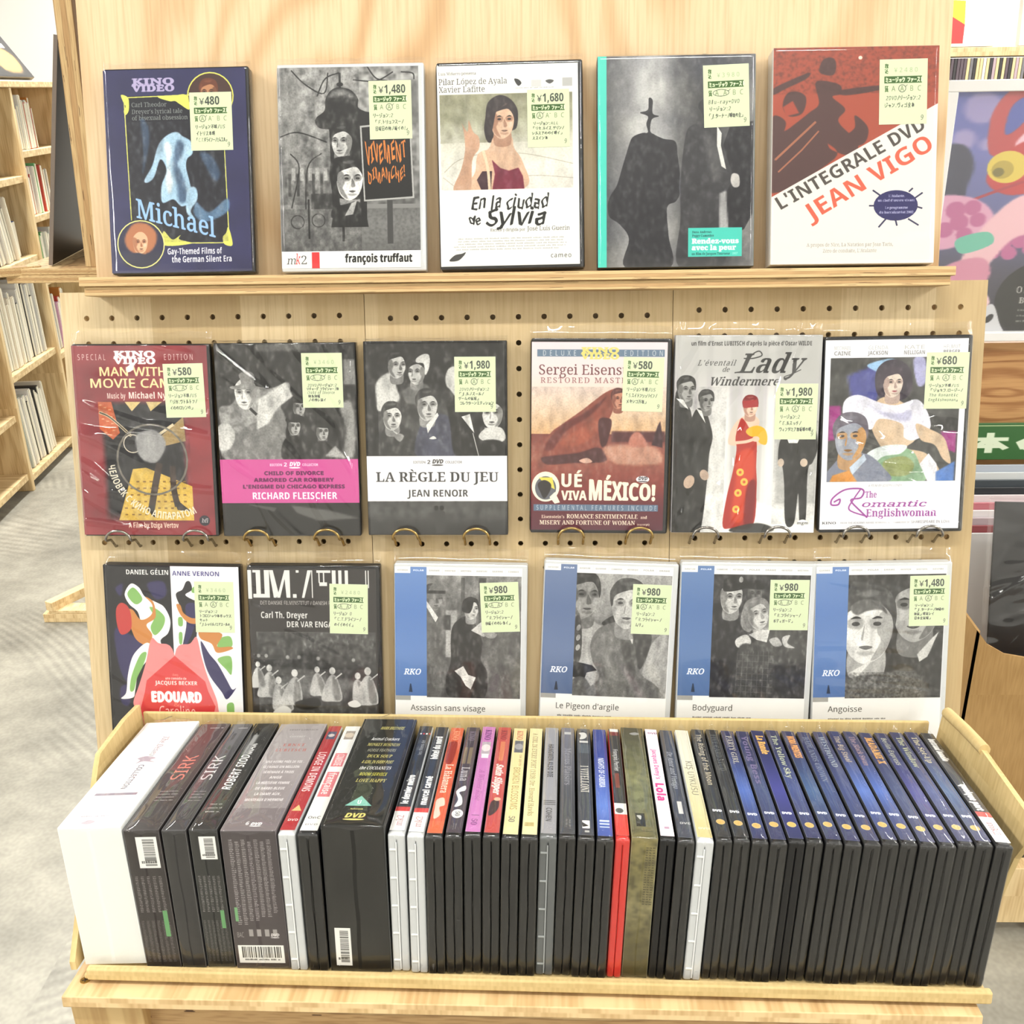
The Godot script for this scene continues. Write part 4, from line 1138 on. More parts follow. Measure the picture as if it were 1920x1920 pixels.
func cover_13(p: Pad) -> void:
	film_series(p, "Assassin sans visage", 60, rgb(82, 118, 176), 0)
	clip_units(p, 25, 6.5, 74.5, 98.5)
	p.grad(25, 6.5, 74.5, 98.5, [grey(170), grey(120), grey(105), grey(110), grey(90)])
	p.mottle(grey(50, 0.6), 25, 6.5, 74.5, 98.5, 12, 1.3, 20)
	p.rect(grey(85), 52, 8, 3, 30)
	p.rect(grey(70), 66, 8, 6, 40)
	p.rect(grey(175), 40, 34, 9, 38, 0.6)
	p.rect(grey(60), 38, 38, 6, 12, 0.5)
	p.blob(grey(95), [25, 30, 31, 30, 36, 42, 40, 60, 37, 78, 36, 105, 25, 105], 0.5)
	p.head(30, 25, 20, 0.9, grey(125), grey(75), grey(50))
	p.blob(grey(110), [25, 22, 30, 13, 38, 14, 40, 20, 46, 24, 40, 24, 25, 25], 0.3)
	p.rect(grey(45), 25, 18.5, 15, 2.5)
	p.poly(grey(225), [25, 27, 34, 40, 32, 44, 25, 32])
	p.blob(grey(30), [46, 46, 54, 39, 60, 40, 66, 50, 69, 60, 68, 74, 73, 84, 70, 105, 44, 105, 40, 90, 44, 76, 44, 58], 0.4)
	p.head(60, 33, 16, 0.9, grey(205), grey(130), grey(35))
	p.blob(grey(26), [53, 34, 54, 26, 60, 23, 62, 27, 59, 36])
	p.poly(grey(205), [60, 50, 68, 43, 76, 52, 70, 55], 0.3)
	p.poly(grey(230), [47, 83, 54, 79, 58, 86, 64, 88, 60, 98, 56, 95, 52, 88])
	p.blob(grey(92), [78, 52, 90, 46, 99, 48, 99, 105, 76, 105, 74, 72, 78, 60], 0.6)
	p.blob(grey(160), [70, 50, 80, 52, 78, 56, 72, 55], 0.3)
	p.photo(25, 6.5, 74.5, 98.5, 72)

func cover_14(p: Pad) -> void:
	film_series(p, "Le Pigeon d'argile", 51, rgb(84, 104, 142), 3)
	clip_units(p, 25, 6.5, 74.5, 98.5)
	p.grad(25, 6.5, 74.5, 98.5, [grey(172), grey(150), grey(120), grey(135), grey(150)])
	p.blob(grey(178), [25, 46, 32, 41, 42, 46, 50, 52, 46, 70, 40, 104, 25, 104], 0.6)
	p.head(31, 25, 34, 0.7, grey(150), grey(80), grey(34))
	p.blob(grey(48), [25, 44, 29, 42, 31, 60, 30, 76, 25, 76], 0.4)
	for y in [50, 58, 66]: p.oval(grey(170), 28, y, 1.6, 2.6, 0.3)
	p.poly(grey(30), [25, 77, 40, 80, 44, 84, 36, 86, 34, 92, 25, 90])
	p.blob(grey(90), [25, 92, 34, 90, 40, 100, 34, 105, 25, 105], 0.6)
	p.blob(grey(30), [46, 46, 58, 38, 64, 42, 58, 50], 0.4)
	p.blob(grey(105), [38, 62, 44, 50, 58, 44, 64, 46, 74, 56, 78, 84, 88, 90, 94, 98, 92, 105, 36, 105, 46, 90, 40, 76], 0.5)
	p.blob(grey(72, 0.8), [60, 48, 72, 62, 74, 90, 66, 80, 62, 60], 1.0)
	p.blob(grey(140, 0.7), [46, 56, 56, 54, 54, 72, 62, 92, 50, 84], 2.0)
	p.poly(grey(215), [66, 46, 72, 50, 71, 62, 67, 54])
	p.head(66, 31, 36, -0.15, grey(205), grey(120), grey(62))
	p.blob(grey(178), [84, 66, 90, 56, 99, 54, 99, 96, 88, 92, 80, 86, 82, 76], 0.5)
	p.blob(grey(60), [70, 44, 80, 46, 86, 58, 78, 82, 73, 64], 0.6)
	p.photo(25, 6.5, 74.5, 98.5, 75)

func cover_15(p: Pad) -> void:
	film_series(p, "Bodyguard", 32, rgb(76, 108, 158), 5)
	clip_units(p, 25, 6.5, 74.5, 98.5)
	p.rect(rgb(34, 34, 36), 25, 6.5, 74.5, 98.5)
	p.mottle(grey(80, 0.6), 25, 6.5, 74.5, 98.5, 10, 2.0, 24)
	p.blob(rgb(28, 28, 30), [25, 34, 32, 30, 40, 36, 46, 44, 48, 70, 46, 105, 25, 105], 0.6)
	p.head(39, 25, 24, 0.8, grey(205), grey(110), grey(25), {"bare": true})
	p.blob(grey(24), [32, 16, 34, 10, 42, 7, 50, 10, 51, 16, 44, 19, 34, 20])
	p.oval(grey(150), 46, 10.5, 1.6, 2.4)
	p.head(57, 22, 16, 0.2, grey(95), grey(60), grey(24), {"bare": true})
	p.blob(grey(26), [50, 17, 52, 12, 60, 11, 64, 15, 63, 18])
	p.blob(grey(70), [60, 58, 72, 50, 86, 42, 99, 40, 99, 74, 74, 78, 58, 72, 52, 64], 0.8)
	p.blob(grey(160), [47, 40, 50, 31, 58, 28, 63, 33, 60, 44, 54, 52, 48, 48], 0.5)
	p.head(60, 38, 23, 0.8, grey(210), grey(140), grey(130), {"tilt": -0.25, "long": true})
	p.poly(grey(225), [54, 54, 62, 50, 70, 50, 68, 60, 60, 58])
	p.blob(grey(215), [44, 58, 52, 54, 56, 60, 52, 65, 45, 64], 0.4)
	p.blob(grey(58), [46, 66, 58, 62, 72, 70, 74, 105, 44, 105], 0.8)
	for i in 7:
		p.line(grey(110, 1.0), 0.3, [46 + i * 4, 67, 45 + i * 4.2, 104])
		p.line(grey(105, 1.0), 0.3, [45, 70 + i * 5, 74, 71 + i * 5])
	p.blob(grey(200), [80, 56, 86, 54, 84, 60, 90, 64, 82, 63], 0.3)
	p.blob(grey(190), [70, 58, 76, 56, 80, 62, 74, 63], 0.3)
	p.photo(25, 6.5, 74.5, 98.5, 78)

func cover_16(p: Pad) -> void:
	film_series(p, "Angoisse", 27, rgb(82, 116, 172), 6)
	clip_units(p, 25, 6.5, 74.5, 98.5)
	p.rect(rgb(52, 50, 48), 25, 6.5, 74.5, 98.5)
	p.mottle(grey(24, 0.8), 25, 6.5, 74.5, 98.5, 16, 1.0, 27)
	p.blob(grey(46), [72, 60, 84, 52, 99, 50, 99, 105, 64, 105], 0.6)
	p.head(78, 33, 52, -0.3, grey(170), grey(86), grey(36))
	p.poly(grey(205), [92, 56, 96, 52, 88, 72, 82, 76, 80, 70], 0.4)
	p.blob(grey(62), [25, 20, 34, 12, 48, 18, 58, 30, 58, 46, 54, 66, 46, 84, 25, 90], 0.8)
	p.mottle(grey(140, 0.5), 28, 20, 28, 22, 3.0, 2.2, 28)
	p.head(41, 48, 56, -0.15, grey(232), grey(150), grey(62), {"lips": grey(110)})
	p.blob(grey(96), [27, 32, 36, 26, 50, 28, 56, 38, 50, 34, 40, 35, 32, 38], 0.8)
	p.poly(grey(222), [28, 84, 42, 76, 46, 74, 34, 88], 0.5)
	p.blob(grey(92), [25, 92, 40, 86, 60, 84, 74, 80, 84, 90, 88, 105, 25, 105], 1.5)
	p.mottle(grey(185, 0.6), 25, 84, 60, 21, 3.4, 2.0, 29)
	p.mottle(grey(20, 0.6), 25, 84, 60, 21, 2.6, 1.8, 30)
	p.photo(25, 6.5, 74.5, 98.5, 81, 0.7)

# ---------------------------------------------------------------- price tags, 30 by 40 units each
const TAGS := [
	["480", 1, 0, ["リージョン不明/US", "イギリス版有", "「C.T.ドライヤー/ミカエル」"]],
	["1,480", 1, 1, ["リージョン:2", "「F.トリュフォー/", "日曜日が待ち遠しい!」"]],
	["1,680", 1, 0, ["リージョン:ALL", "「ホセ.ルイス.ゲリン/", "シルビアのいる街で」", "スペイン版"]],
	["3980", 0, 3, ["Blu-ray+DVD", "リージョン:2", "「J.ターナー/悪魔の夜」"]],
	["2480", 0, 1, ["2DVD/リージョン:2", "ジャン.ヴィゴ全集"]],
	["580", 1, 3, ["リージョン不明/US", "「ジガ.ヴェルトフ/", "これがロシヤだ」"]],
	["3460", 0, 3, ["2DVD/リージョン:2", "リチャード.フライシャー3作", "Child of Divorce", "札束無情", "その女を殺せ"]],
	["1,980", 1, 1, ["2DVD/リージョン:2", "「J.ルノワール/", "ゲームの規則」", "コレクターズエディション"]],
	["580", 1, 0, ["リージョン不明/US", "「S.エイゼンシュテイン/", "メキシコ万歳」"]],
	["1,980", 1, 1, ["リージョン:2", "「E.ルビッチ/", "ウィンダミア卿夫人の扇」"]],
	["680", 1, 1, ["リージョン不明/US", "「ジョセフ.ロージー/", "The Romantic", "Englishwoman」"]],
	["3460", 0, 1, ["リージョン:2", "トコロブック付ボックス", "セット", "「J.ベッケル/エドワールと"]],
	["2480", 0, 3, ["リージョン 0", "「C.T.ドライヤー/", "むかしむかし」"]],
	["980", 1, 3, ["リージョン:2", "「R.フライシャー/", "恐怖について語る」"]],
	["980", 1, 0, ["リージョン:2", "「R.フライシャー/", "カモ」"]],
	["980", 1, 3, ["リージョン:2", "「R.フライシャー/", "ボディガード」"]],
	["1,480", 1, 1, ["リージョン:2", "「J.ターナー/恐怖の", "経験」原題なし", "日本未公開」"]],
]
func paint_tag(p: Pad, i: int) -> void:
	var d: Array = TAGS[i]
	var green := rgb(62, 92, 48)
	var r := RandomNumberGenerator.new()
	r.seed = 100 + i
	p.rect(rgb(200, 212, 174), 0, 0, 30, 40)
	kana(p, "税", 3.2, 2.6, 2.8, 2.6, 0.4, green)
	kana(p, "込", 3.2, 5.8, 2.8, 2.6, 0.4, green)
	if d[1]:
		p.text("¥", 6.8, 10.4, 8.4, 4.4, grey(70), "sans")
		p.text(d[0], 10.8, 26.0 if d[0].length() > 3 else 21.5, 8.6, 5.6, rgb(62, 66, 62), "sans_bold")
	else:
		p.text("¥" + d[0], 9.0, 24.0, 8.0, 2.8, rgb(150, 165, 130), "mono", {"track": 0.25})
	p.rect(green, 3, 10.4, 23.6, 4.3)
	kana(p, "ミュージック ファースト", 3.8, 11.2, 2.7, 2.06, 0.55, rgb(222, 236, 195))
	kana(p, "質", 3.4, 16.2, 3.6, 2.6, 0.5, green)
	for s in [["A", 7.6], ["A", 13.0], ["B", 19.0], ["C", 23.8]]: p.text(s[0], s[1], s[1] + 2.4, 19.6, 3.2, rgb(110, 122, 92), "sans")
	p.rect(rgb(110, 122, 92), 15.8, 16.6, 0.9, 0.3)
	var e: Array = [[8.9, 18, 2.4, 2.4], [14.3, 18, 2.4, 2.4], [], [11.5, 18, 5.4, 2.3]][d[2]]
	p.ring(grey(70), e[0], e[1], e[2], e[3], 0.35)
	p.line(grey(80), 0.3, [e[0] + e[2] - 0.4, e[1] - 1, e[0] + e[2] + 0.8, e[1] - 2.2])
	var rows: Array = d[3]
	for j in rows.size():
		var h := 2.6 if rows.size() < 4 else 2.1
		var step := minf(2.25, 25.0 / rows[j].length())
		kana(p, squash(rows[j]), 2.6 + r.randf() * 1.6, 22.4 + j * (13.5 / maxf(rows.size(), 3.0)), h, step, 0.34, grey(64), 0.12, r)
	p.text("9", 26, 27.8, 37.5, 3.0, grey(70), "sans", {"shear": 0.1})

func squash(s: String) -> String:
	# characters that have no pen strokes listed become listed ones of about the same weight
	var out := ""
	for i in s.length():
		var u := s.unicode_at(i)
		var ch := s[i]
		if u < 128 or KANA.has(ch): out += ch
		elif u >= 0x4e00: out += "曜明待集税質全"[u % 7]
		elif u >= 0x30a0: out += "ンラトレスリム"[u % 7]
		else: out += "のノレイ"[u % 4]
	return out

# ---------------------------------------------------------------- procedural surfaces
func texture_of(w: int, h: int, f: Callable) -> ImageTexture:
	var im := Image.create(w, h, false, Image.FORMAT_RGB8)
	for y in h:
		for x in w: im.set_pixel(x, y, f.call(x, y))
	return ImageTexture.create_from_image(im)

func n3(x: float, y: float, z := 0.0) -> float:
	return noise.get_noise_3d(x, y, z)

func plywood_face() -> StandardMaterial3D:
	# rotary-cut veneer: tall wandering bands of earlywood and latewood
	if mats.has("plywood_face"): return mats["plywood_face"]
	var t := texture_of(640, 320, func(x: int, y: int) -> Color:
		var u := x / 640.0
		var v := y / 320.0
		var warp := n3(u * 4.0, v * 2.2, 3.0) * 0.16 + n3(u * 12.0, v * 4.0, 5.0) * 0.03
		var band := 0.5 + 0.5 * sin((u + warp) * 58.0)
		var f := pow(band, 2.2) * (0.55 + 0.45 * n3(u * 3.0, v * 0.8, 9.0))
		var fine := n3(u * 260.0, v * 5.0, 1.0) * 0.5 + n3(u * 600.0, v * 18.0, 2.0) * 0.5
		return rgb(214, 188, 150).lerp(rgb(182, 143, 98), clampf(f, 0.0, 1.0) * 0.95).lerp(rgb(158, 122, 82), clampf(fine * 0.35 + 0.06, 0.0, 1.0)))
	var m := mat("plywood_face", Color(1, 1, 1), 0.52, 0.0, t)
	return m

func plywood_edge() -> StandardMaterial3D:
	# stacked plies running along the edge, with dark glue lines and voids
	if mats.has("plywood_edge"): return mats["plywood_edge"]
	var t := texture_of(512, 64, func(x: int, y: int) -> Color:
		var ply := y / 64.0 * 3.0 + n3(x * 0.006, y * 0.01, 4.0) * 0.16
		var k := int(floor(ply))
		var glue := 1.0 - smoothstep(0.0, 0.07, absf(ply - roundf(ply)))
		var c := rgb(206, 178, 130) if k % 2 == 0 else rgb(186, 152, 106)
		c = c.lerp(rgb(128, 92, 56), clampf(n3(x * 0.05, y * 0.35, 7.0) * 0.55, 0.0, 0.5))
		c = c.lerp(rgb(90, 64, 40), glue * 0.35)
		if n3(x * 0.035, y * 0.16, 21.0) > 0.78: c = rgb(74, 50, 32)
		return c)
	return mat("plywood_edge", Color(1, 1, 1), 0.75, 0.0, t)

func pine(key: String, tint: Color, seed_: float) -> StandardMaterial3D:
	if mats.has(key): return mats[key]
	var t := texture_of(256, 256, func(x: int, y: int) -> Color:
		var u := x / 256.0
		var v := y / 256.0
		var r := sin((u * 24.0 + n3(u * 4.0, v * 0.9, seed_) * 3.0) * 1.6)
		var fine := n3(u * 90.0, v * 4.0, seed_ + 3.0)
		return tint.lerp(Color(tint.r * 0.72, tint.g * 0.62, tint.b * 0.5), clampf(r * 0.22 + fine * 0.25 + 0.12, 0.0, 1.0)))
	var m := mat(key, Color(1, 1, 1), 0.6, 0.0, t)
	m.uv1_triplanar = true
	m.uv1_scale = Vector3(2.5, 2.5, 2.5)
	return m

func pegboard_print() -> StandardMaterial3D:
	# a printed foil of narrow upright boards in slightly different tones
	if mats.has("pegboard_print"): return mats["pegboard_print"]
	var t := texture_of(512, 384, func(x: int, y: int) -> Color:
		var u := x / 512.0
		var v := y / 384.0
		var strip := floorf(u * 7.0 + 0.3 * sin(floorf(u * 3.0) * 2.0))
		var tone := fposmod(sin(strip * 12.9898) * 43758.5453, 1.0)
		var arch := n3(u * 9.0 + strip * 3.1, v * 1.1 - absf(fposmod(u * 7.0, 1.0) - 0.5) * 1.4, strip)
		var ring := 0.5 + 0.5 * sin(arch * 26.0)
		var fine := n3(u * 420.0, v * 9.0, 6.0)
		var c := rgb(208, 187, 148).lerp(rgb(182, 158, 116), tone)
		return c.lerp(rgb(168, 142, 100), clampf(ring * 0.2 + fine * 0.3, 0.0, 1.0)))
	return mat("pegboard_print", Color(1, 1, 1), 0.5, 0.0, t)

func concrete() -> StandardMaterial3D:
	var im := Image.create(1024, 1024, false, Image.FORMAT_RGB8)
	for y in 1024:
		for x in 1024:
			var u := x / 1024.0
			var v := y / 1024.0
			var cloud := n3(u * 5.0, v * 7.0, 1.0) * 0.5 + n3(u * 13.0, v * 19.0, 2.0) * 0.3 + n3(u * 40.0, v * 60.0, 3.0) * 0.2
			var sweep := sin((Vector2(u - 0.2, v - 1.3).length() + n3(u * 3.0, v * 3.0, 8.0) * 0.03) * 560.0)
			var worn := smoothstep(0.1, 0.5, n3(u * 4.0, v * 4.0, 12.0))
			var speck := n3(u * 240.0, v * 240.0, 5.0)
			var b := 0.565 + cloud * 0.15 + sweep * worn * 0.03 + speck * 0.03
			im.set_pixel(x, y, Color(b * 1.02, b * 1.0, b * 0.925))
	var m := mat("concrete", Color(1, 1, 1), 0.42, 0.0, ImageTexture.create_from_image(im))
	return m

func cardboard(key: String, c: Color) -> StandardMaterial3D:
	if mats.has(key): return mats[key]
	var t := texture_of(256, 256, func(x: int, y: int) -> Color:
		var f := n3(x * 0.4, y * 0.03, 2.0) * 0.5 + n3(x * 0.02, y * 0.02, 6.0) * 0.5
		return c.lerp(Color(c.r * 0.82, c.g * 0.78, c.b * 0.7), clampf(0.3 + f * 0.5, 0.0, 1.0)))
	var m := mat(key, Color(1, 1, 1), 0.85, 0.0, t)
	m.uv1_triplanar = true
	m.uv1_scale = Vector3(3, 3, 3)
	return m

# ---------------------------------------------------------------- the room
func build_room() -> void:
	var white := mat("wall_paint", rgb(228, 227, 223), 0.9)
	var MIDH := (FLOOR + CEIL) / 2
	var b := MB.new()
	b.quad(Vector3(-3.4, FLOOR, -5.4), Vector3(3.2, FLOOR, -5.4), Vector3(3.2, FLOOR, 3.0), Vector3(-3.4, FLOOR, 3.0), Vector3.UP, Rect2(0, 0, 2.6, 3.2))
	b.box(Vector3(-0.1, FLOOR - 0.06, -1.2), Vector3(6.6, 0.11, 8.4))
	structure("floor", b.mesh(), concrete(), Vector3.ZERO, Vector3.ZERO, "grey polished concrete floor with trowel marks")
	structure("wall_back", box_mesh(Vector3(6.8, 2.75, 0.1), 0.0), white, Vector3(-0.1, MIDH, -5.45))
	structure("wall_left", box_mesh(Vector3(0.1, 2.75, 8.6), 0.0), white, Vector3(-3.45, MIDH, -1.2))
	structure("wall_right", box_mesh(Vector3(0.1, 2.75, 8.6), 0.0), white, Vector3(3.25, MIDH, -1.2))
	structure("wall_front", box_mesh(Vector3(6.8, 2.75, 0.1), 0.0), white, Vector3(-0.1, MIDH, 3.05))
	structure("ceiling", box_mesh(Vector3(6.8, 0.1, 8.6), 0.0), mat("ceiling_paint", rgb(96, 95, 93), 0.9), Vector3(-0.1, CEIL + 0.05, -1.2))

# ---------------------------------------------------------------- the display stand
func peg_panel(w: float, h: float, thick: float, u_shift: float) -> ArrayMesh:
	# a panel with round holes on a 25 mm grid; its own origin is the middle of its top edge
	var b := MB.new()
	var cell := 0.025
	var r := 0.0027
	var cols := int(round(w / cell)) - 1
	var rows := int(round(h / cell)) - 1
	var x0 := -w * 0.5
	var uv := func(x: float, y: float) -> Vector2: return Vector2((x - x0) / 0.62 + u_shift, -y / 0.62)
	for i in cols:
		for j in rows:
			var cx := x0 + cell * (i + 1)
			var cy := -cell * (j + 1)
			var L := cx - cell * 0.5 if i > 0 else x0
			var R := cx + cell * 0.5 if i < cols - 1 else x0 + w
			var T := cy + cell * 0.5 if j > 0 else 0.0
			var B := cy - cell * 0.5 if j < rows - 1 else -h
			var first := b.v.size()
			for k in 12:
				var a := TAU * k / 12.0 + PI / 12.0
				var d := Vector2(cos(a), sin(a))
				var s := 1e9
				if d.x > 0.01: s = minf(s, (R - cx) / d.x)
				if d.x < -0.01: s = minf(s, (L - cx) / d.x)
				if d.y > 0.01: s = minf(s, (T - cy) / d.y)
				if d.y < -0.01: s = minf(s, (B - cy) / d.y)
				var e := Vector2(cx, cy) + d * s
				if k in [1, 4, 7, 10]: e = Vector2(R if d.x > 0 else L, T if d.y > 0 else B)
				b.add(Vector3(e.x, e.y, 0), Vector3(0, 0, 1), uv.call(e.x, e.y))
				b.add(Vector3(cx + d.x * r, cy + d.y * r, 0), Vector3(0, 0, 1), uv.call(cx + d.x * r, cy + d.y * r))
				var inw := Vector3(-d.x, -d.y, 0)
				b.add(Vector3(cx + d.x * r, cy + d.y * r, 0), inw, uv.call(cx, cy))
				b.add(Vector3(cx + d.x * r, cy + d.y * r, -thick), inw, uv.call(cx, cy))
			for k in 12:
				var p := first + k * 4
				var q := first + ((k + 1) % 12) * 4
				b.tri(p, q, q + 1)
				b.tri(p, q + 1, p + 1)
				b.tri(p + 2, q + 2, q + 3)
				b.tri(p + 2, q + 3, p + 3)
	b.quad(Vector3(x0, 0, -thick), Vector3(x0 + w, 0, -thick), Vector3(x0 + w, 0, 0), Vector3(x0, 0, 0), Vector3.UP, Rect2(0, 0, 0.2, 0.01))
	for sx in [-1.0, 1.0]:
		b.quad(Vector3(sx * w / 2, 0, 0), Vector3(sx * w / 2, 0, -thick), Vector3(sx * w / 2, -h, -thick), Vector3(sx * w / 2, -h, 0), Vector3(sx, 0, 0), Rect2(0, 0, 0.01, 0.7))
	return b.mesh()

func build_stand() -> void:
	var t := thing("display_stand", "tall leaning wooden display stand with plywood top panel and pegboard face", "display stand")
	t.rotation.x = -LEAN
	# plywood top panel behind the upper row, veneer on its face
	var b := MB.new()
	b.rbox(Vector3.ZERO, Vector3(0.822, 0.92, 0.015), 0.001, 1)
	part("top_panel", b.mesh(), plywood_face(), t, Vector3(-0.005, 0.44, -0.0175))
	# ledge of two plywood strips
	part("ledge_board", box_mesh(Vector3(0.818, 0.0085, 0.047), 0.0008), plywood_edge(), t, Vector3(-0.0045, 0.0363, 0.0135))
	part("ledge_board", box_mesh(Vector3(0.812, 0.0085, 0.043), 0.0008), plywood_edge(), t, Vector3(-0.0045, 0.0277, 0.0115))
	# three pegboards, not quite level with each other
	for i in 3:
		var dv: float = [0.0033, 0.0, 0.0044][i]
		part("pegboard", peg_panel(0.2994, 0.55, 0.005, i * 0.37), pegboard_print(), t, Vector3(-0.3 + i * 0.3, 0.025 + dv - (0.006 if i != 1 else 0.0) * 0.0, 0.0))
	# backing behind the holes, framing and rear legs
	part("backing_board", box_mesh(Vector3(0.88, 0.55, 0.006), 0.0), pine("pine_light", rgb(214, 188, 140), 2.0), t, Vector3(0, -0.262, -0.02))
	part("support_rail", box_mesh(Vector3(0.88, 0.012, 0.011), 0.001), pine("pine_light", rgb(214, 188, 140), 2.0), t, Vector3(0, -0.4445, 0.006))
	for sx in [-1.0, 1.0]:
		part("frame_post", box_mesh(Vector3(0.04, 1.64, 0.03), 0.002), pine("pine_light", rgb(214, 188, 140), 2.0), t, Vector3(sx * 0.28, -0.43, -0.042))
	build_hooks()

func build_table() -> void:
	# low table in front: a tipped top on upright legs
	var tb := thing("low_table", "low plywood table with square pine legs carrying the tray of disc cases", "table")
	var f := tipped() * Transform3D(Basis(Vector3.UP, -0.019), Vector3.ZERO)
	part("table_top", box_mesh(Vector3(0.769, 0.011, 0.22), 0.0012), pine("pine_gold", rgb(222, 194, 146), 5.0), tb).transform = f * Transform3D(Basis.IDENTITY, Vector3(0.0005, -0.5465, 0.19))
	part("apron", box_mesh(Vector3(0.70, 0.06, 0.014), 0.001), plywood_edge(), tb).transform = f * Transform3D(Basis.IDENTITY, Vector3(0.0, -0.5825, 0.268))
	for sx in [-1.0, 1.0]:
		for sz in [0.272, 0.112]:
			var head: Vector3 = f * Vector3(0.0005 + sx * 0.352, -0.552, sz)
			var long := head.y - FLOOR - 0.003
			part("leg", box_mesh(Vector3(0.062, long, 0.04), 0.002), pine("pine_leg", rgb(206, 176, 124), 8.0), tb, Vector3(head.x, FLOOR + long / 2, head.z))
	var screw := MB.new()
	screw.tube(PackedVector3Array([Vector3(0, -0.0012, 0), Vector3(0, 0.0006, 0)]), 0.0042, 14)
	var top := part("screw", screw.mesh(), mat("brass", rgb(190, 160, 95), 0.35, 0.9), tb)
	top.transform = f * Transform3D(Basis.IDENTITY, Vector3(-0.372, -0.5410, 0.280))
	top.set_meta("label", "small brass screw head")
	for a in [0.0, PI / 2]:
		part("slot", box_mesh(Vector3(0.005, 0.0006, 0.001), 0.0), mat("slot_dark", rgb(60, 45, 25), 0.8), top, Vector3(0, 0.0006, 0), Vector3(0, a + 0.4, 0))

func build_hooks() -> void:
	# wire rests pushed into two neighbouring holes, ending in an arch in front of a case
	var spots := [-0.3995, -0.322, -0.261, -0.191, -0.113, -0.043, 0.0505, 0.118, 0.182, 0.252, 0.328, 0.399]
	var under := ["dark red disc case", "disc case with the magenta band", "disc case with the white title band", "disc case with the kneeling shawled figure", "disc case with the woman in red", "disc case with the purple script title"]
	var brass := mat("hook_brass", rgb(176, 150, 96), 0.28, 1.0)
	var steel := mat("hook_steel", rgb(150, 146, 140), 0.25, 1.0)
	for i in spots.size():
		var side := "left" if i % 2 == 0 else "right"
		var o := thing("wire_hook", "bent wire hook under the %s end of the %s" % [side, under[i / 2]], "hook", "wire hooks on the pegboard")
		o.position = on_board(spots[i], -0.2145, 0.0)
		o.rotation.x = -LEAN
		var p := PackedVector3Array()
		for q in [Vector3(-0.0125, -0.0105, -0.004), Vector3(-0.0125, -0.0105, 0.003), Vector3(-0.0125, -0.006, 0.008), Vector3(-0.0125, -0.0015, 0.014), Vector3(-0.0125, -0.001, 0.0225)]: p.append(q)
		for k in 13:
			var a := PI - PI * k / 12.0
			p.append(Vector3(cos(a) * 0.0125, sin(a) * 0.0095 + 0.0005, 0.0255 + sin(a) * 0.0015))
		for k in 5: p.append(Vector3(-p[4 - k].x, p[4 - k].y, p[4 - k].z))
		var b := MB.new()
		b.tube(p, 0.0013, 8)
		part("wire", b.mesh(), brass if i in [4, 5, 6, 7, 2, 3] else steel, o)

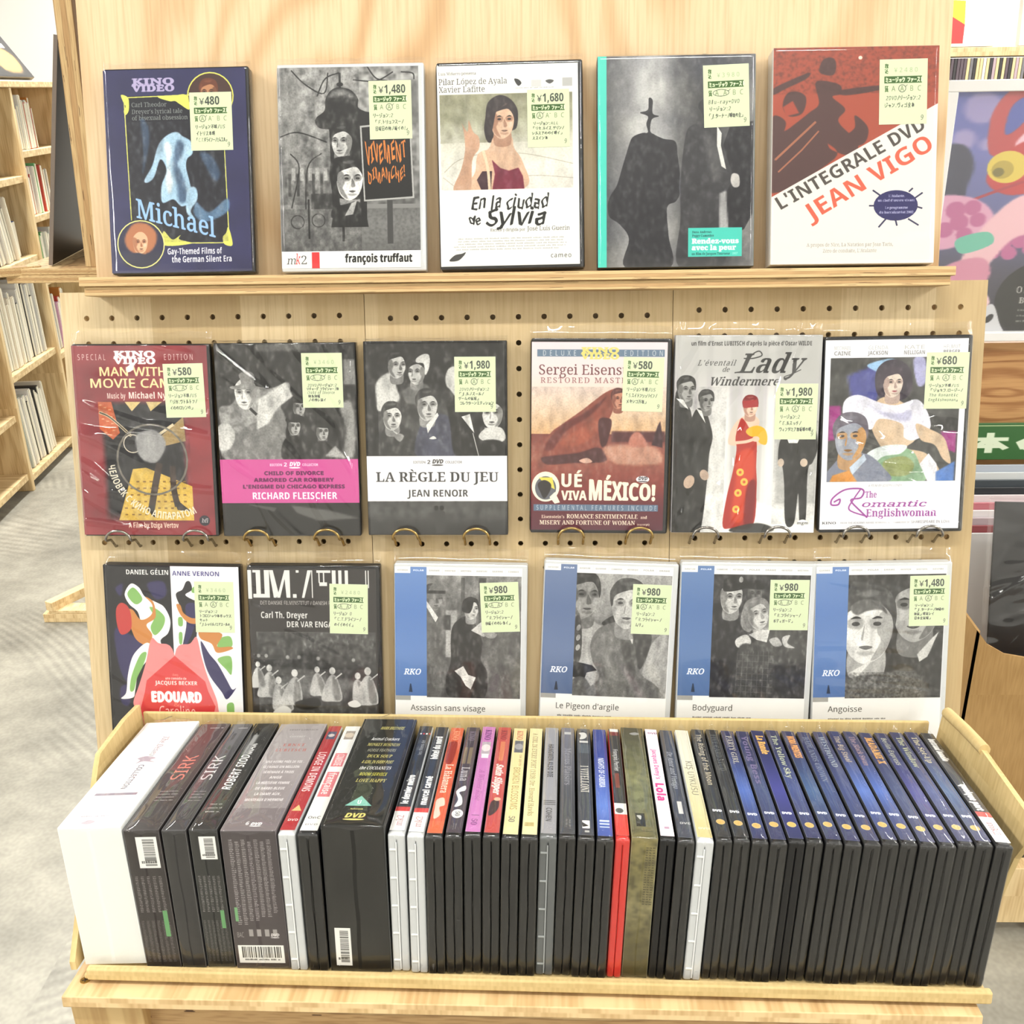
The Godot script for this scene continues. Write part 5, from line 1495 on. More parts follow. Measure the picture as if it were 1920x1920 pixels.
# ---------------------------------------------------------------- disc cases
func film_mesh(w: float, h: float, t: float, sd: int, amp: float, crease: int, angle: float, nx: int, ny: int, flap: float, upright := true) -> ArrayMesh:
	# a loose clear wrapper: a sleeve round the case, pinched to a fin at its open end and to a seam at the other.
	# upright cases are slack over the front (+z); cases in the tray over the spine (-x), tight towards their neighbours
	var b := MB.new()
	var c := 0.0006 if upright else 0.0002
	var hx := w * 0.5 + c
	var hz := t * 0.5 + c
	var rc := minf(0.0045 if upright else 0.0036, hz * 0.9)
	var wf := 1.0 if upright else 0.0
	var ws := 0.12 if upright else 1.0
	var sec := []
	for i in nx + 1: sec.append([Vector2(lerpf(-hx + rc, hx - rc, float(i) / nx), hz), Vector2(0, 1), wf])
	for i in range(1, 6): sec.append([Vector2(hx - rc, hz - rc) + Vector2.from_angle(PI / 2 - PI / 2 * i / 6.0) * rc, Vector2.from_angle(PI / 2 - PI / 2 * i / 6.0), wf * 0.3])
	for i in 3: sec.append([Vector2(hx, lerpf(hz - rc, -hz + rc, i / 2.0)), Vector2(1, 0), wf * 0.1])
	for i in range(1, 4): sec.append([Vector2(hx - rc, -hz + rc) + Vector2.from_angle(-PI / 2 * i / 4.0) * rc, Vector2.from_angle(-PI / 2 * i / 4.0), 0.0])
	for i in 7: sec.append([Vector2(lerpf(hx - rc, -hx + rc, i / 6.0), -hz), Vector2(0, -1), 0.0])
	for i in range(1, 5): sec.append([Vector2(-hx + rc, -hz + rc) + Vector2.from_angle(-PI / 2 - PI / 2 * i / 5.0) * rc, Vector2.from_angle(-PI / 2 - PI / 2 * i / 5.0), 0.0 if upright else 0.5])
	var ns := 3 if upright else 8
	for i in ns + 1: sec.append([Vector2(-hx, lerpf(-hz + rc, hz - rc, float(i) / ns)), Vector2(-1, 0), ws])
	for i in range(1, 6): sec.append([Vector2(-hx + rc, hz - rc) + Vector2.from_angle(PI - PI / 2 * i / 6.0) * rc, Vector2.from_angle(PI - PI / 2 * i / 6.0), wf * 0.3 if upright else 0.5])
	var ys := []
	ys.append([-h * 0.5 - 0.0016, 0.06, 0.95])
	ys.append([-h * 0.5 - 0.0010, 0.5, 0.985])
	ys.append([-h * 0.5 - 0.0005, 0.93, 0.998])
	for j in ny + 1: ys.append([lerpf(-h * 0.5 + 0.0006, h * 0.5 - 0.0006, float(j) / ny), 1.0, 1.0])
	ys.append([h * 0.5 + 0.0008, 0.85, 1.0])
	for j in range(1, 5): ys.append([h * 0.5 + 0.0008 + (flap if upright else 0.0032) * j / 4.0, lerpf(0.5, 0.07, j / 4.0), 1.0])
	var rows := []
	# tension lines: place, direction, half width, half length, height, bend
	var lr := RandomNumberGenerator.new()
	lr.seed = sd * 31 + 5
	var lines := []
	for q in crease:
		var an := angle + (lr.randf() - 0.5) * 0.7
		lines.append([(lr.randf() - 0.5) * w, (lr.randf() - 0.5) * h, cos(an), sin(an), 0.002 + lr.randf() * 0.0028, h * (0.1 + 0.28 * lr.randf()), (0.0011 + 0.0013 * lr.randf()) * clampf(amp / 0.004, 0.35, 1.0), (lr.randf() - 0.5) * 3.0])
	for y in ys:
		var row := PackedVector3Array()
		for s in sec:
			var q: Vector2 = s[0]
			var nn: Vector2 = s[1]
			var px: float = q.x
			var py: float = y[0]
			var d := 0.0
			if s[2] > 0.0 and upright:
				d = amp * (0.55 + 0.45 * n3(px * 14.0, py * 24.0, sd * 3.7)) * (0.4 + 0.6 * sin(clampf((py / h + 0.5), 0.0, 1.0) * PI))
				for cr in lines:
					var rel := Vector2(px, py) - Vector2(cr[0], cr[1])
					var al: float = rel.x * cr[2] + rel.y * cr[3]
					var ac: float = -rel.x * cr[3] + rel.y * cr[2] + cr[7] * al * al
					var ge: float = (ac / cr[4]) * (ac / cr[4]) + pow(al / cr[5], 4.0)
					if ge < 5.0: d += cr[6] * exp(-ge)
			elif s[2] > 0.0:
				var e := clampf((py + h * 0.5) / 0.014, 0.0, 1.0)
				d = amp * (1.0 + n3(q.y * 130.0, py * 14.0, sd * 3.7) + 0.5 * n3(q.y * 60.0, py * 34.0, sd * 2.1)) + 0.0022 * cos(clampf(q.y / hz, -1.0, 1.0) * PI * 0.5)
				d *= sqrt(maxf(0.0, 1.0 - (1.0 - e) * (1.0 - e)))
			d *= s[2]
			var z: float = q.y * y[1]
			var x: float = px * y[2] + nn.x * d
			if y[1] < 0.6:
				z += 0.0011 * sin(px * 90.0 + sd) * (0.6 - y[1])
				if not upright and py > 0.0: x -= flap * (py - h * 0.5) / 0.004 * smoothstep(0.3, 1.0, -px / hx) * (0.7 + 0.5 * n3(q.y * 200.0, sd * 1.7))
			if upright and py > h * 0.5 + flap * 0.9: py += 0.002 * n3(px * 40.0, sd * 1.3)
			row.append(Vector3(x, py, z + (nn.y * d if upright else 0.0)))
		rows.append(row)
	b.grid(rows, true)
	if not upright:
		# ragged ends of the wrapper where it is folded under, low on the end that faces the viewer
		var r := RandomNumberGenerator.new()
		r.seed = sd
		for k in 3:
			var o := Vector3(w * 0.5 - 0.009 - r.randf() * 0.004, -h * 0.5 - 0.0018, (r.randf() - 0.5) * t * 0.7)
			var e := o + Vector3(0.001 * r.randf(), -0.004 - r.randf() * 0.006, (r.randf() - 0.5) * 0.006)
			var f := o + Vector3(-0.003 - 0.004 * r.randf(), -0.002 - r.randf() * 0.003, (r.randf() - 0.5) * 0.007)
			var nn := (e - o).cross(f - o).normalized()
			var i := b.add(o, nn)
			b.add(e, nn)
			b.add(f, nn)
			b.tri(i, i + 1, i + 2)
	return b.mesh()

func shell_mesh(w: float, h: float, t: float) -> ArrayMesh:
	# the keep case: two shells meeting at a seam, a rounded spine, a thumb notch
	var key := "shell%.4f%.4f%.4f" % [w, h, t]
	if not meshes.has(key):
		var b := MB.new()
		b.rbox(Vector3(0.0004, 0, t * 0.252), Vector3(w - 0.0008, h, t * 0.492), 0.0019, 2)
		b.rbox(Vector3(0.0004, 0, -t * 0.252), Vector3(w - 0.0008, h, t * 0.492), 0.0019, 2)
		b.rbox(Vector3(-w * 0.5 + 0.004, 0, 0), Vector3(0.008, h * 0.996, t * 0.93), 0.003, 2)
		meshes[key] = b.mesh()
	return meshes[key]

func build_faces() -> void:
	# tags first: one sheet for all of them
	var tp := Pad.new(1536, 2048 + 512, self)
	tp.region(Rect2i(0, 0, 1536, 2560), Vector2(1, 1))
	for i in 17:
		tp.region(Rect2i((i % 5) * 300 + 6, (i / 5) * 400 + 6, 288, 384), Vector2(30, 40))
		paint_tag(tp, i)
	var tag_mat := mat("tag_paper", Color(1, 1, 1), 0.75, 0.0, finish(tp))
	var black := mat("case_black", rgb(20, 20, 21), 0.42)
	var clear := mat("case_frosted", rgb(196, 199, 200), 0.3)
	clear.clearcoat_enabled = true
	clear.clearcoat = 0.5
	clear.clearcoat_roughness = 0.15
	# u, bottom v, width, height, thickness, style, turn in degrees, tag centre x and y, sleeve style, label
	var d := [
		[-0.3181, 0.0428, 0.1385, 0.190, 0.0145, "black", 0.3, 75.0, 36.5, 0, "navy disc case with pale plaster figure in a gold line frame"],
		[-0.1549, 0.0428, 0.1385, 0.191, 0.0145, "clear", -0.1, 80.0, 30.2, 0, "disc case with a grey street scene, domed kiosk and orange lettering"],
		[-0.0046, 0.0428, 0.1365, 0.190, 0.0145, "black", 0.5, 78.8, 38.0, 0, "disc case with a waving woman in a dark red top"],
		[0.1484, 0.0428, 0.1455, 0.192, 0.018, "card", 0.0, 81.7, 27.3, 0, "disc case with dark cloaked silhouettes and a turquoise spine strip"],
		[0.3108, 0.0428, 0.1505, 0.195, 0.022, "card", -0.1, 78.8, 29.3, 0, "disc case with a brown-red picture above slanting red and grey lettering"],
		[-0.3689, -0.2125, 0.1365, 0.190, 0.0145, "black", -0.5, 82.2, 32.8, 1, "dark red disc case with a yellow and black collage figure"],
		[-0.2268, -0.2125, 0.1375, 0.190, 0.0155, "card", -0.2, 76.5, 26.8, 2, "black disc case with a magenta title band and men in coats"],
		[-0.0811, -0.2125, 0.1385, 0.190, 0.0155, "card", -0.3, 78.0, 30.8, 0, "black disc case with a white title band and faces in evening dress"],
		[0.0773, -0.2125, 0.1355, 0.190, 0.0145, "black", -0.8, 82.5, 31.0, 0, "disc case with a kneeling figure in a brown shawl at sunset"],
		[0.2190, -0.2125, 0.1400, 0.192, 0.0145, "card", -0.5, 84.0, 53.5, 1, "pale disc case with a woman in a red gown holding a yellow fan"],
		[0.3630, -0.2125, 0.1400, 0.190, 0.0145, "black", 0.3, 86.0, 30.5, 1, "white disc case with a painted reclining woman and purple script title"],
		[-0.3565, -0.4340, 0.1385, 0.190, 0.0145, "card", -1.2, 81.3, 31.2, 1, "half black half white disc case with dancing couples and red skirts"],
		[-0.2105, -0.4340, 0.1350, 0.190, 0.0145, "black", -0.6, 78.5, 31.7, 1, "black disc case with cropped white letters above dancers in pale dresses"],
		[-0.0640, -0.4340, 0.1345, 0.190, 0.0145, "clear", -1.3, 82.7, 31.0, 0, "blue-banded disc case with a woman in a dark coat between two men"],
		[0.0830, -0.4340, 0.1340, 0.190, 0.0145, "clear", -2.4, 84.3, 33.5, 0, "blue-banded disc case with two men in grey suits"],
		[0.2235, -0.4340, 0.1350, 0.190, 0.0145, "clear", -1.1, 83.8, 30.0, 0, "blue-banded disc case with an officer and a woman in plaid"],
		[0.3615, -0.4340, 0.1345, 0.190, 0.0145, "clear", 0.6, 87.3, 27.5, 1, "blue-banded disc case with large faces of a woman and a man"],
	]
	var painters: Array[Callable] = [cover_0, cover_1, cover_2, cover_3, cover_4, cover_5, cover_6, cover_7, cover_8, cover_9, cover_10, cover_11, cover_12, cover_13, cover_14, cover_15, cover_16]
	for i in d.size():
		var a: Array = d[i]
		var w: float = a[2]
		var h: float = a[3]
		var t: float = a[4]
		var pad := Pad.new(896, 1264, self)
		pad.region(Rect2i(0, 0, 896, 1264), Vector2(100, 141))
		painters[i].call(pad)
		var print_ := mat("cover_print_%d" % i, Color(1, 1, 1), 0.4, 0.0, finish(pad))
		var row := 0 if i < 5 else (1 if i < 11 else 2)
		var o := thing("disc_case", a[10], "disc case", ["disc cases on the upper ledge", "disc cases in the middle row", "disc cases in the lower row"][row])
		var tip := 0.082 if row == 0 else 0.0
		var turn := deg_to_rad(a[6])
		var out := 0.0083 + t * 0.5 if row == 0 else t * 0.5 + (0.003 if row == 1 else 0.0012)
		o.position = on_board(a[0], a[1], out)
		o.rotation = Vector3(-LEAN - tip, 0, turn)
		o.rotation_order = EULER_ORDER_XYZ
		var mid := Vector3(0, h * 0.5 + absf(sin(turn)) * w * 0.5, 0)
		var style: String = a[5]
		var cw := w
		var ch := h
		var cx := 0.0
		if style == "card":
			var edge := mat("card_edge_%d" % i, [rgb(70, 68, 72), rgb(206, 202, 195), rgb(30, 30, 31), rgb(40, 40, 42), rgb(170, 168, 170), rgb(32, 31, 34)][[3, 4, 6, 7, 9, 11].find(i)], 0.6)
			part("case", box_mesh(Vector3(w, h, t), 0.0009, 1), edge, o, mid)
			cw -= 0.0008
			ch -= 0.0008
		else:
			part("case", shell_mesh(w, h, t), black if style == "black" else clear, o, mid)
			cw = w - (0.0055 if style == "black" else 0.0065)
			ch = h - 0.0068
			cx = -(w - cw) * 0.5 + 0.0012
			if i == 0 or i == 5:
				ch = h - 0.003
				cw = w - 0.004
				cx = -0.001
		part("cover_print", sheet_mesh(cw, ch, 0.0003), print_, o, mid + Vector3(cx, 0, t * 0.5))
		var tw := w * 0.287
		var th := tw * 1.333
		var tuv := Rect2(((i % 5) * 300 + 6) / 1536.0, ((i / 5) * 400 + 6) / 2560.0, 288 / 1536.0, 384 / 2560.0)
		var tg := part("price_tag", sheet_mesh(tw, th, 0.0002, tuv), tag_mat, o, mid + Vector3(cx - cw * 0.5 + cw * a[7] / 100.0, ch * 0.5 - ch * a[8] / 141.0, t * 0.5 + 0.0004), Vector3(0, 0, [0.0, 0.01, 0.0, 0.03, 0.01, 0.02, 0.0, 0.0, -0.02, 0.0, -0.01, 0.0, -0.02, 0.05, 0.0, 0.01, 0.01][i]))
		tg.set_meta("label", "pale green price tag with printed and handwritten lines")
		var amp: float = [0.0008, 0.0075, 0.0045][a[9]]
		if row == 2: amp = minf(amp, 0.002)
		var crease: int = [0, 18, 20][a[9]]
		var ang: float = [0.0, -0.25, -1.0][a[9]]
		if i == 9: ang = 1.2
		part("plastic_sleeve", film_mesh(w, h, t, 20 + i, amp, crease, ang, 44 if a[9] == 0 else 80, 60 if a[9] == 0 else 104, [0.006, 0.011, 0.013][row] if i not in [3, 4, 6, 7] else 0.003), film_mat(), o, mid)

# ---------------------------------------------------------------- the tray of cases in front
# left edge, right edge at the top front (mm from the tray's origin), kind, label
const ROW := [
	[-372.5, -316.2, "box", "thick white paper-covered box set with grey lettering on its top"],
	[-315.2, -283.4, "box", "dark brown box set with red lettering between the white box and another dark one"],
	[-282.9, -260.9, "box", "slim charcoal box set with thin white lettering"],
	[-260.4, -234.9, "box", "black box set with bold white slanted lettering"],
	[-233.5, -185.3, "box", "thick grey box set with red title and rows of white lines"],
	[-184.4, -168.8, "frost", "red spined disc case between the grey box set and a white spine"],
	[-167.8, -149.5, "case", "white spined disc case with pink blocks"],
	[-148.2, -93.9, "box", "thick black box set with yellow lettering and a green triangle"],
	[-92.5, -77.8, "frost", "black and white spined frosted case next to the black box set"],
	[-76.1, -61.6, "frost", "black and white spined frosted case next to the orange spine"],
	[-60.7, -45.9, "case", "orange spined disc case with white lettering"],
	[-44.9, -30.2, "case", "dark plum spined disc case with a white round badge"],
	[-29.2, -14.6, "case", "lilac spined disc case"],
	[-13.5, 1.1, "case", "brick red spined disc case with white script"],
	[2.1, 16.7, "case", "cream spined disc case with a small grey picture"],
	[17.8, 32.3, "case", "cream spined disc case with lettering along its whole length"],
	[33.3, 47.9, "dark", "grey spined smoky clear case with black lettering"],
	[48.9, 63.4, "case", "slate grey spined disc case with faint thin lettering"],
	[64.4, 78.9, "case", "slate spined disc case with bold white lettering and square emblem"],
	[79.9, 94.3, "case", "bright blue spined disc case with white lettering"],
	[95.4, 107.6, "red", "red plastic disc case with a black and white portrait on its spine"],
	[108.3, 130.3, "box", "olive gold box set with a small dark square picture"],
	[131.2, 144.5, "case", "pale pink spined disc case with pink lettering"],
	[145.4, 159.5, "case", "slate blue spined disc case with thin white script"],
	[160.8, 175.2, "frost", "cream spined frosted case with thin grey capitals"],
	[176.7, 190.4, "case", ""], [190.9, 204.8, "case", ""], [205.3, 219.2, "case", ""], [219.8, 234.0, "case", ""], [234.6, 248.5, "case", ""], [249.1, 263.0, "case", ""], [264.3, 278.2, "case", ""], [279.0, 293.0, "case", ""],
	[294.3, 308.4, "case", ""], [309.0, 323.1, "case", ""], [323.7, 337.8, "case", ""], [338.4, 352.4, "case", ""], [353.4, 367.4, "case", ""], [368.3, 382.3, "case", ""], [383.0, 397.2, "case", ""], [398.0, 412.2, "case", "black and white spined disc case against the cardboard side wall"],
]
const BLUES := ["The Rising of the Moon", "FIVE CARD STUD", "PARTY GIRL", "Young Bess", "La Ronde", "The Yellow Sky", "NORA PRENTISS", "BADLANDS CROWN", "WESTBOUND", "The Big Steal", "The Black Swan", "MADAME X", "Berlin Express", "The Window", "The Set-Up", "CLASHED"]
const ORDER := ["first", "second", "third", "fourth", "fifth", "sixth", "seventh", "eighth", "ninth", "tenth", "eleventh", "twelfth", "thirteenth", "fourteenth", "fifteenth", "sixteenth"]

func barcode(p: Pad, x: float, y: float, w: float, h: float, upright: bool, sd: int) -> void:
	var r := RandomNumberGenerator.new()
	r.seed = sd
	p.rect(rgb(228, 228, 224), x, y, w, h)
	var along := h if upright else w
	var at := along * 0.08
	while at < along * 0.92:
		var s := along * (0.008 + 0.02 * r.randf())
		if upright: p.rect(grey(50), x + w * 0.3, y + at, w * 0.55, s)
		else: p.rect(grey(40), x + at, y + h * 0.08, s, h * 0.62)
		at += s + along * (0.01 + 0.02 * r.randf())
	p.scribble(grey(90), x + w * 0.1, y + h * 0.76, w * 0.8, h * 0.16, 1, r)

func spine(p: Pad, i: int) -> void:
	# 190 units from the back end to the front end, the case's thickness across
	var t := p.size.y
	var w := rgb(232, 232, 230)
	var mid := t * 0.72
	var cap := t * 0.46
	var up := {"rot": -PI / 2}
	match i:
		5:
			p.rect(rgb(158, 40, 46), 0, 0, 190, t)
			p.rect(rgb(60, 64, 92), 12, 2, 16, t - 4)
			p.oval(rgb(190, 180, 175), 20, t / 2, 3.4, 3.4)
			p.text("LODGE IN DEMONS", 54, 128, mid + 1, cap * 1.25, rgb(226, 206, 206), "sans_bold")
			p.poly(rgb(216, 180, 120), [150, t / 2, 160, 2, 160, t - 2])
			p.text("DVD", 176, 186, t - 2.5, 3.4, rgb(236, 225, 220), "sans_bold", up)
		6:
			p.rect(rgb(226, 226, 222), 0, 0, 190, t)
			p.rect(rgb(150, 140, 130), 10, 3, 18, t - 6)
			p.oval(rgb(196, 182, 165), 19, t / 2, 5, 5)
			p.rect(rgb(206, 116, 122), 56, 2, 26, t - 4)
			p.rect(rgb(206, 116, 122), 92, 2, 44, t - 4)
			p.text("COMÉDIE", 58, 80, mid, cap, rgb(235, 215, 214), "sans_bold")
			p.text("française", 94, 132, mid, cap, rgb(235, 215, 214), "sans_bold")
			p.text("OnC", 172, 184, t - 2, 4.0, grey(110), "sans_bold", up)
			p.text("DVD", 182, 194, t - 2, 2.6, grey(140), "sans_bold", up)
		8, 9:
			p.rect(rgb(40, 43, 50), 0, 0, 190, t)
			p.rect(rgb(230, 230, 228), 0, 0, 30, t)
			p.rect(rgb(196, 60, 58), 30, 0, 7, t)
			p.text("mk2", 7, 24, mid, cap, rgb(150, 90, 95), "serif")
			p.text("le dernier métro" if i == 8 else "marcel carné", 42, 92, mid, cap * 1.05, w, "sans_bold", {"bold": 0.3})
			if i == 8:
				p.text("les films de", 130, 160, mid, cap * 0.6, rgb(150, 154, 160), "sans_bold")
				for k in 4: p.rect([w, rgb(196, 60, 58), w, rgb(196, 60, 58)][k], 172, 2 + k * 3, 3, 1.8)
			else: p.text("hôtel du nord", 124, 170, mid, cap * 1.1, w, "sans_bold", {"bold": 0.3})
		10:
			p.rect(rgb(196, 84, 52), 0, 0, 190, t)
			p.text("KINO", 6, 26, mid, cap, rgb(232, 165, 130), "serif_bold")
			p.blob(rgb(140, 40, 26), [30, 4, 50, 3, 72, 5, 70, 11, 44, 12, 31, 11], 0.5)
			p.text("La Habanera", 74, 126, mid + 0.6, cap * 1.2, rgb(240, 216, 200), "serif_bold")
			p.blob(rgb(205, 190, 175), [134, 5, 146, 3, 150, 7, 162, 5, 168, 10, 150, 11, 138, 11], 0.4)
			p.rect(rgb(206, 96, 60), 172, 0, 18, t)
		11:
			p.rect(rgb(64, 56, 66), 0, 0, 190, t)
			p.text("KINO", 8, 28, mid, cap, rgb(125, 112, 130), "serif_bold")
			p.rect(rgb(118, 104, 84), 42, 3, 32, 3.4)
			p.rect(rgb(118, 104, 84), 42, 8, 32, 3.4)
			p.text("Luna", 80, 106, mid + 1, cap * 1.3, rgb(190, 186, 186), "serif_bold")
			p.blob(w, [114, 4, 122, 3, 126, 8, 134, 5, 146, 4, 150, 10, 138, 8, 124, 11], 0.3)
			p.oval(w, 161, t / 2, 7, 5)
			p.text("50", 157, 165, mid - 1, cap * 0.7, grey(60), "serif_bold")
			p.scribble(grey(120), 176, 5, 10, 4, 2, rng)
		12:
			p.rect(rgb(186, 116, 174), 0, 0, 190, t)
			p.text("KINO", 6, 28, mid, cap, rgb(86, 40, 92), "serif_bold")
			p.rect(rgb(170, 160, 168), 32, 2, 26, t - 4)
			p.oval(rgb(214, 204, 204), 44, t / 2, 7, 4.4)
			p.rect(w, 56, 3, 8, t - 6)
			p.text("A Winter Rose", 86, 140, mid, cap * 0.9, rgb(150, 84, 140), "serif", {"shear": 0.4})
			p.rect(rgb(110, 60, 110), 164, 3, 1, t - 6)
			p.text("50", 170, 180, mid, cap * 0.9, rgb(110, 50, 110), "serif_bold")
		13:
			p.rect(rgb(178, 70, 66), 0, 0, 190, t)
			p.text("KINO", 6, 26, mid, cap, rgb(110, 34, 40), "serif_bold")
			p.rect(rgb(200, 120, 84), 30, 4, 38, t - 8)
			p.text("Satin Slipper", 74, 128, mid + 0.5, cap * 1.1, rgb(240, 220, 214), "serif_bold", {"shear": 0.4, "bold": 0.3})
			p.blob(rgb(60, 40, 42), [138, 4, 150, 3, 160, 6, 164, 11, 148, 11, 140, 9], 0.4)
			p.oval(rgb(220, 170, 140), 137, 5, 3, 3)
		14:
			p.rect(rgb(220, 206, 152), 0, 0, 190, t)
			p.text("KINO", 5, 24, mid, cap, rgb(180, 84, 66), "serif_bold")
			p.rect(rgb(96, 98, 104), 26, 2, 24, t - 4)
			p.oval(rgb(150, 150, 152), 38, t / 2, 6, 4)
			p.text("D.W. GRIFFITH", 54, 76, mid - 4, 2.4, rgb(120, 96, 60), "sans")
			p.text("BROKEN BLOSSOMS", 78, 152, mid, cap * 1.05, rgb(148, 122, 72), "sans")
			p.text("50", 162, 172, mid, cap * 0.9, grey(90), "serif_bold")
		15:
			p.rect(rgb(222, 210, 160), 0, 0, 190, t)
			p.text("A GIRL IN EVERY PORT (1928) Dir. Howard Hawks", 10, 162, mid, cap * 0.8, rgb(110, 98, 66), "serif")
			p.rect(rgb(176, 160, 106), 172, 3, 6, 8)
		16:
			p.rect(rgb(146, 146, 150), 0, 0, 190, t)
			p.text("HANGMEN ALSO DIE", 34, 98, mid, cap * 0.85, grey(46), "sans_bold")
			for k in 3: p.rect(grey(70), 138 + k * 3, 1, 1.2, t - 2)
			p.text("COHEN", 150, 172, mid, cap * 0.85, grey(60), "sans_bold")
		17:
			p.grad(0, 0, 190, t, [rgb(112, 112, 120), rgb(96, 97, 106), rgb(70, 72, 78), rgb(62, 64, 68)], true)
			p.rect(grey(185), 9, 3, 5, t - 6)
			p.text("Menus Plaisirs", 42, 112, mid, cap, rgb(150, 150, 156), "serif")
			p.scribble(grey(120), 168, 3, 14, 6, 2, rng)
		18:
			p.rect(rgb(58, 62, 70), 0, 0, 190, t)
			p.blob(grey(205), [8, 5, 14, 3, 20, 5, 22, 10, 14, 9, 9, 11], 0.2)
			p.rect(grey(200), 25, 2, 4, t - 4)
			p.rect(rgb(78, 86, 94), 32, 1, 18, t - 2)
			p.text("I VITELLONI", 74, 122, mid + 1, cap * 1.25, rgb(216, 212, 200), "serif_bold")
			p.rect(grey(225), 168, 3, 12, t - 6)
			p.poly(grey(50), [170, 10, 176, 4, 178, 9])
			p.scribble(grey(170), 183, 3, 4, 8, 1, rng)
		19:
			p.grad(0, 0, 190, t, [rgb(44, 62, 132), rgb(48, 64, 140), rgb(66, 88, 168), rgb(88, 120, 196), rgb(60, 80, 150)], true)
			p.text("NIGHTS OF CABIRIA", 58, 112, mid, cap * 0.95, rgb(230, 234, 240), "sans_bold")
			for k in 3: p.rect(rgb(200, 212, 236), 166 + k * 5, 2, 2.6 - k * 0.6, t - 4)
		20:
			p.rect(rgb(44, 44, 46), 0, 0, 190, t)
			p.rect(grey(220), 0, 1, 6, t - 2)
			p.rect(rgb(110, 40, 44), 6, 1, 8, t - 2)
			p.text("François Perrier", 42, 84, mid, cap * 0.9, rgb(206, 206, 204), "sans_bold")
			p.rect(rgb(120, 60, 50), 88, 4, 26, 4)
			p.rect(grey(216), 140, 0, 18, t)
			p.oval(grey(80), 152, t * 0.6, 4, 3.4)
			p.rect(rgb(204, 62, 54), 158, 0, 32, t)
		22:
			p.rect(rgb(234, 214, 224), 0, 0, 190, t)
			p.text("DVD", 10, 20, t - 2, 3.6, rgb(120, 90, 110), "sans_bold", up)
			p.text("Jacques Demy's", 42, 98, mid - 0.5, cap * 0.8, rgb(206, 70, 130), "sans_bold")
			p.text("Lola", 104, 136, mid + 0.8, cap * 1.35, rgb(206, 62, 126), "sans_bold", {"bold": 0.3})
			p.scribble(rgb(170, 140, 160), 176, 3, 4, 8, 1, rng)
		23:
			p.rect(rgb(62, 66, 78), 0, 0, 190, t)
			p.text("De Amor and Vertigo", 44, 112, mid, cap * 0.85, rgb(190, 194, 200), "serif", {"shear": 0.35})
			p.rect(grey(200), 134, 4, 20, t - 8)
			p.text("DVD", 170, 180, t - 3, 3.0, grey(210), "sans_bold", up)
		24:
			p.grad(0, 0, 190, t, [rgb(216, 212, 194), rgb(216, 212, 192), rgb(206, 200, 160), rgb(196, 184, 130)], true)
			p.text("KIŞ UYKUSU", 62, 124, mid, cap, rgb(120, 116, 96), "sans")
			p.text("DVD", 178, 188, t - 2, 3.0, rgb(235, 230, 205), "sans_bold", up)
		40:
			p.rect(rgb(42, 42, 46), 0, 0, 190, t)
			p.text("bertrand bonello", 12, 56, mid, cap * 1.1, w, "sans_bold", {"bold": 0.4})
			p.text("quelque part", 98, 142, mid, cap * 1.1, w, "sans_bold", {"bold": 0.4})
			p.rect(rgb(196, 70, 66), 144, 0, 8, t)
			p.rect(grey(228), 152, 0, 38, t)
			p.text("mk2", 160, 180, mid, cap, rgb(150, 90, 95), "serif")
		_:
			var k := i - 25
			var dark := k < 2
			var deep := rgb(38, 39, 42) if dark else rgb(42, 46, 84)
			var glow: Color = rgb(44, 45, 46) if dark else [rgb(58, 70, 118), rgb(84, 112, 182), rgb(76, 104, 176), rgb(60, 72, 112), rgb(62, 64, 132), rgb(62, 74, 124), rgb(64, 90, 130), rgb(54, 70, 116)][k % 8]
			p.grad(0, 0, 190, t, [deep, deep, deep.lerp(glow, 0.5), glow, deep.lerp(glow, 0.4), deep], true)
			var inks := [rgb(186, 176, 150), rgb(96, 98, 92), rgb(186, 180, 160), rgb(118, 106, 140), rgb(222, 170, 90), rgb(190, 196, 160), rgb(214, 150, 84), rgb(122, 128, 140), rgb(158, 166, 166), rgb(170, 154, 130), rgb(160, 130, 128), rgb(206, 152, 78), rgb(160, 160, 140), rgb(182, 184, 140), rgb(200, 190, 150), rgb(128, 114, 150)]
			var long: float = [98.0, 72.0, 56.0, 92.0, 38.0, 84.0, 44.0, 86.0, 60.0, 52.0, 58.0, 52.0, 54.0, 60.0, 52.0, 40.0][k]
			p.text(BLUES[k], 10, 10 + long, mid, cap * (1.2 if k in [4, 6, 11] else 0.95), inks[k], "serif_bold" if k % 3 else "sans_bold", {"bold": 0.3 if k in [4, 6, 11] else 0.0})
			p.text("DVD", 152 + (k % 3) * 1.5, 152 + (k % 3) * 1.5 + t * 0.72, t * 0.88, 3.4, rgb(230, 232, 238), "sans_bold", {"rot": -PI / 2, "bold": 0.2})
			p.oval(rgb(196, 160, 88), 168 + (k % 3) * 1.5, t * 0.48, 4.0, t * 0.32)
			p.ring(rgb(226, 196, 124), 168 + (k % 3) * 1.5, t * 0.48, 4.0, t * 0.32, 0.6)

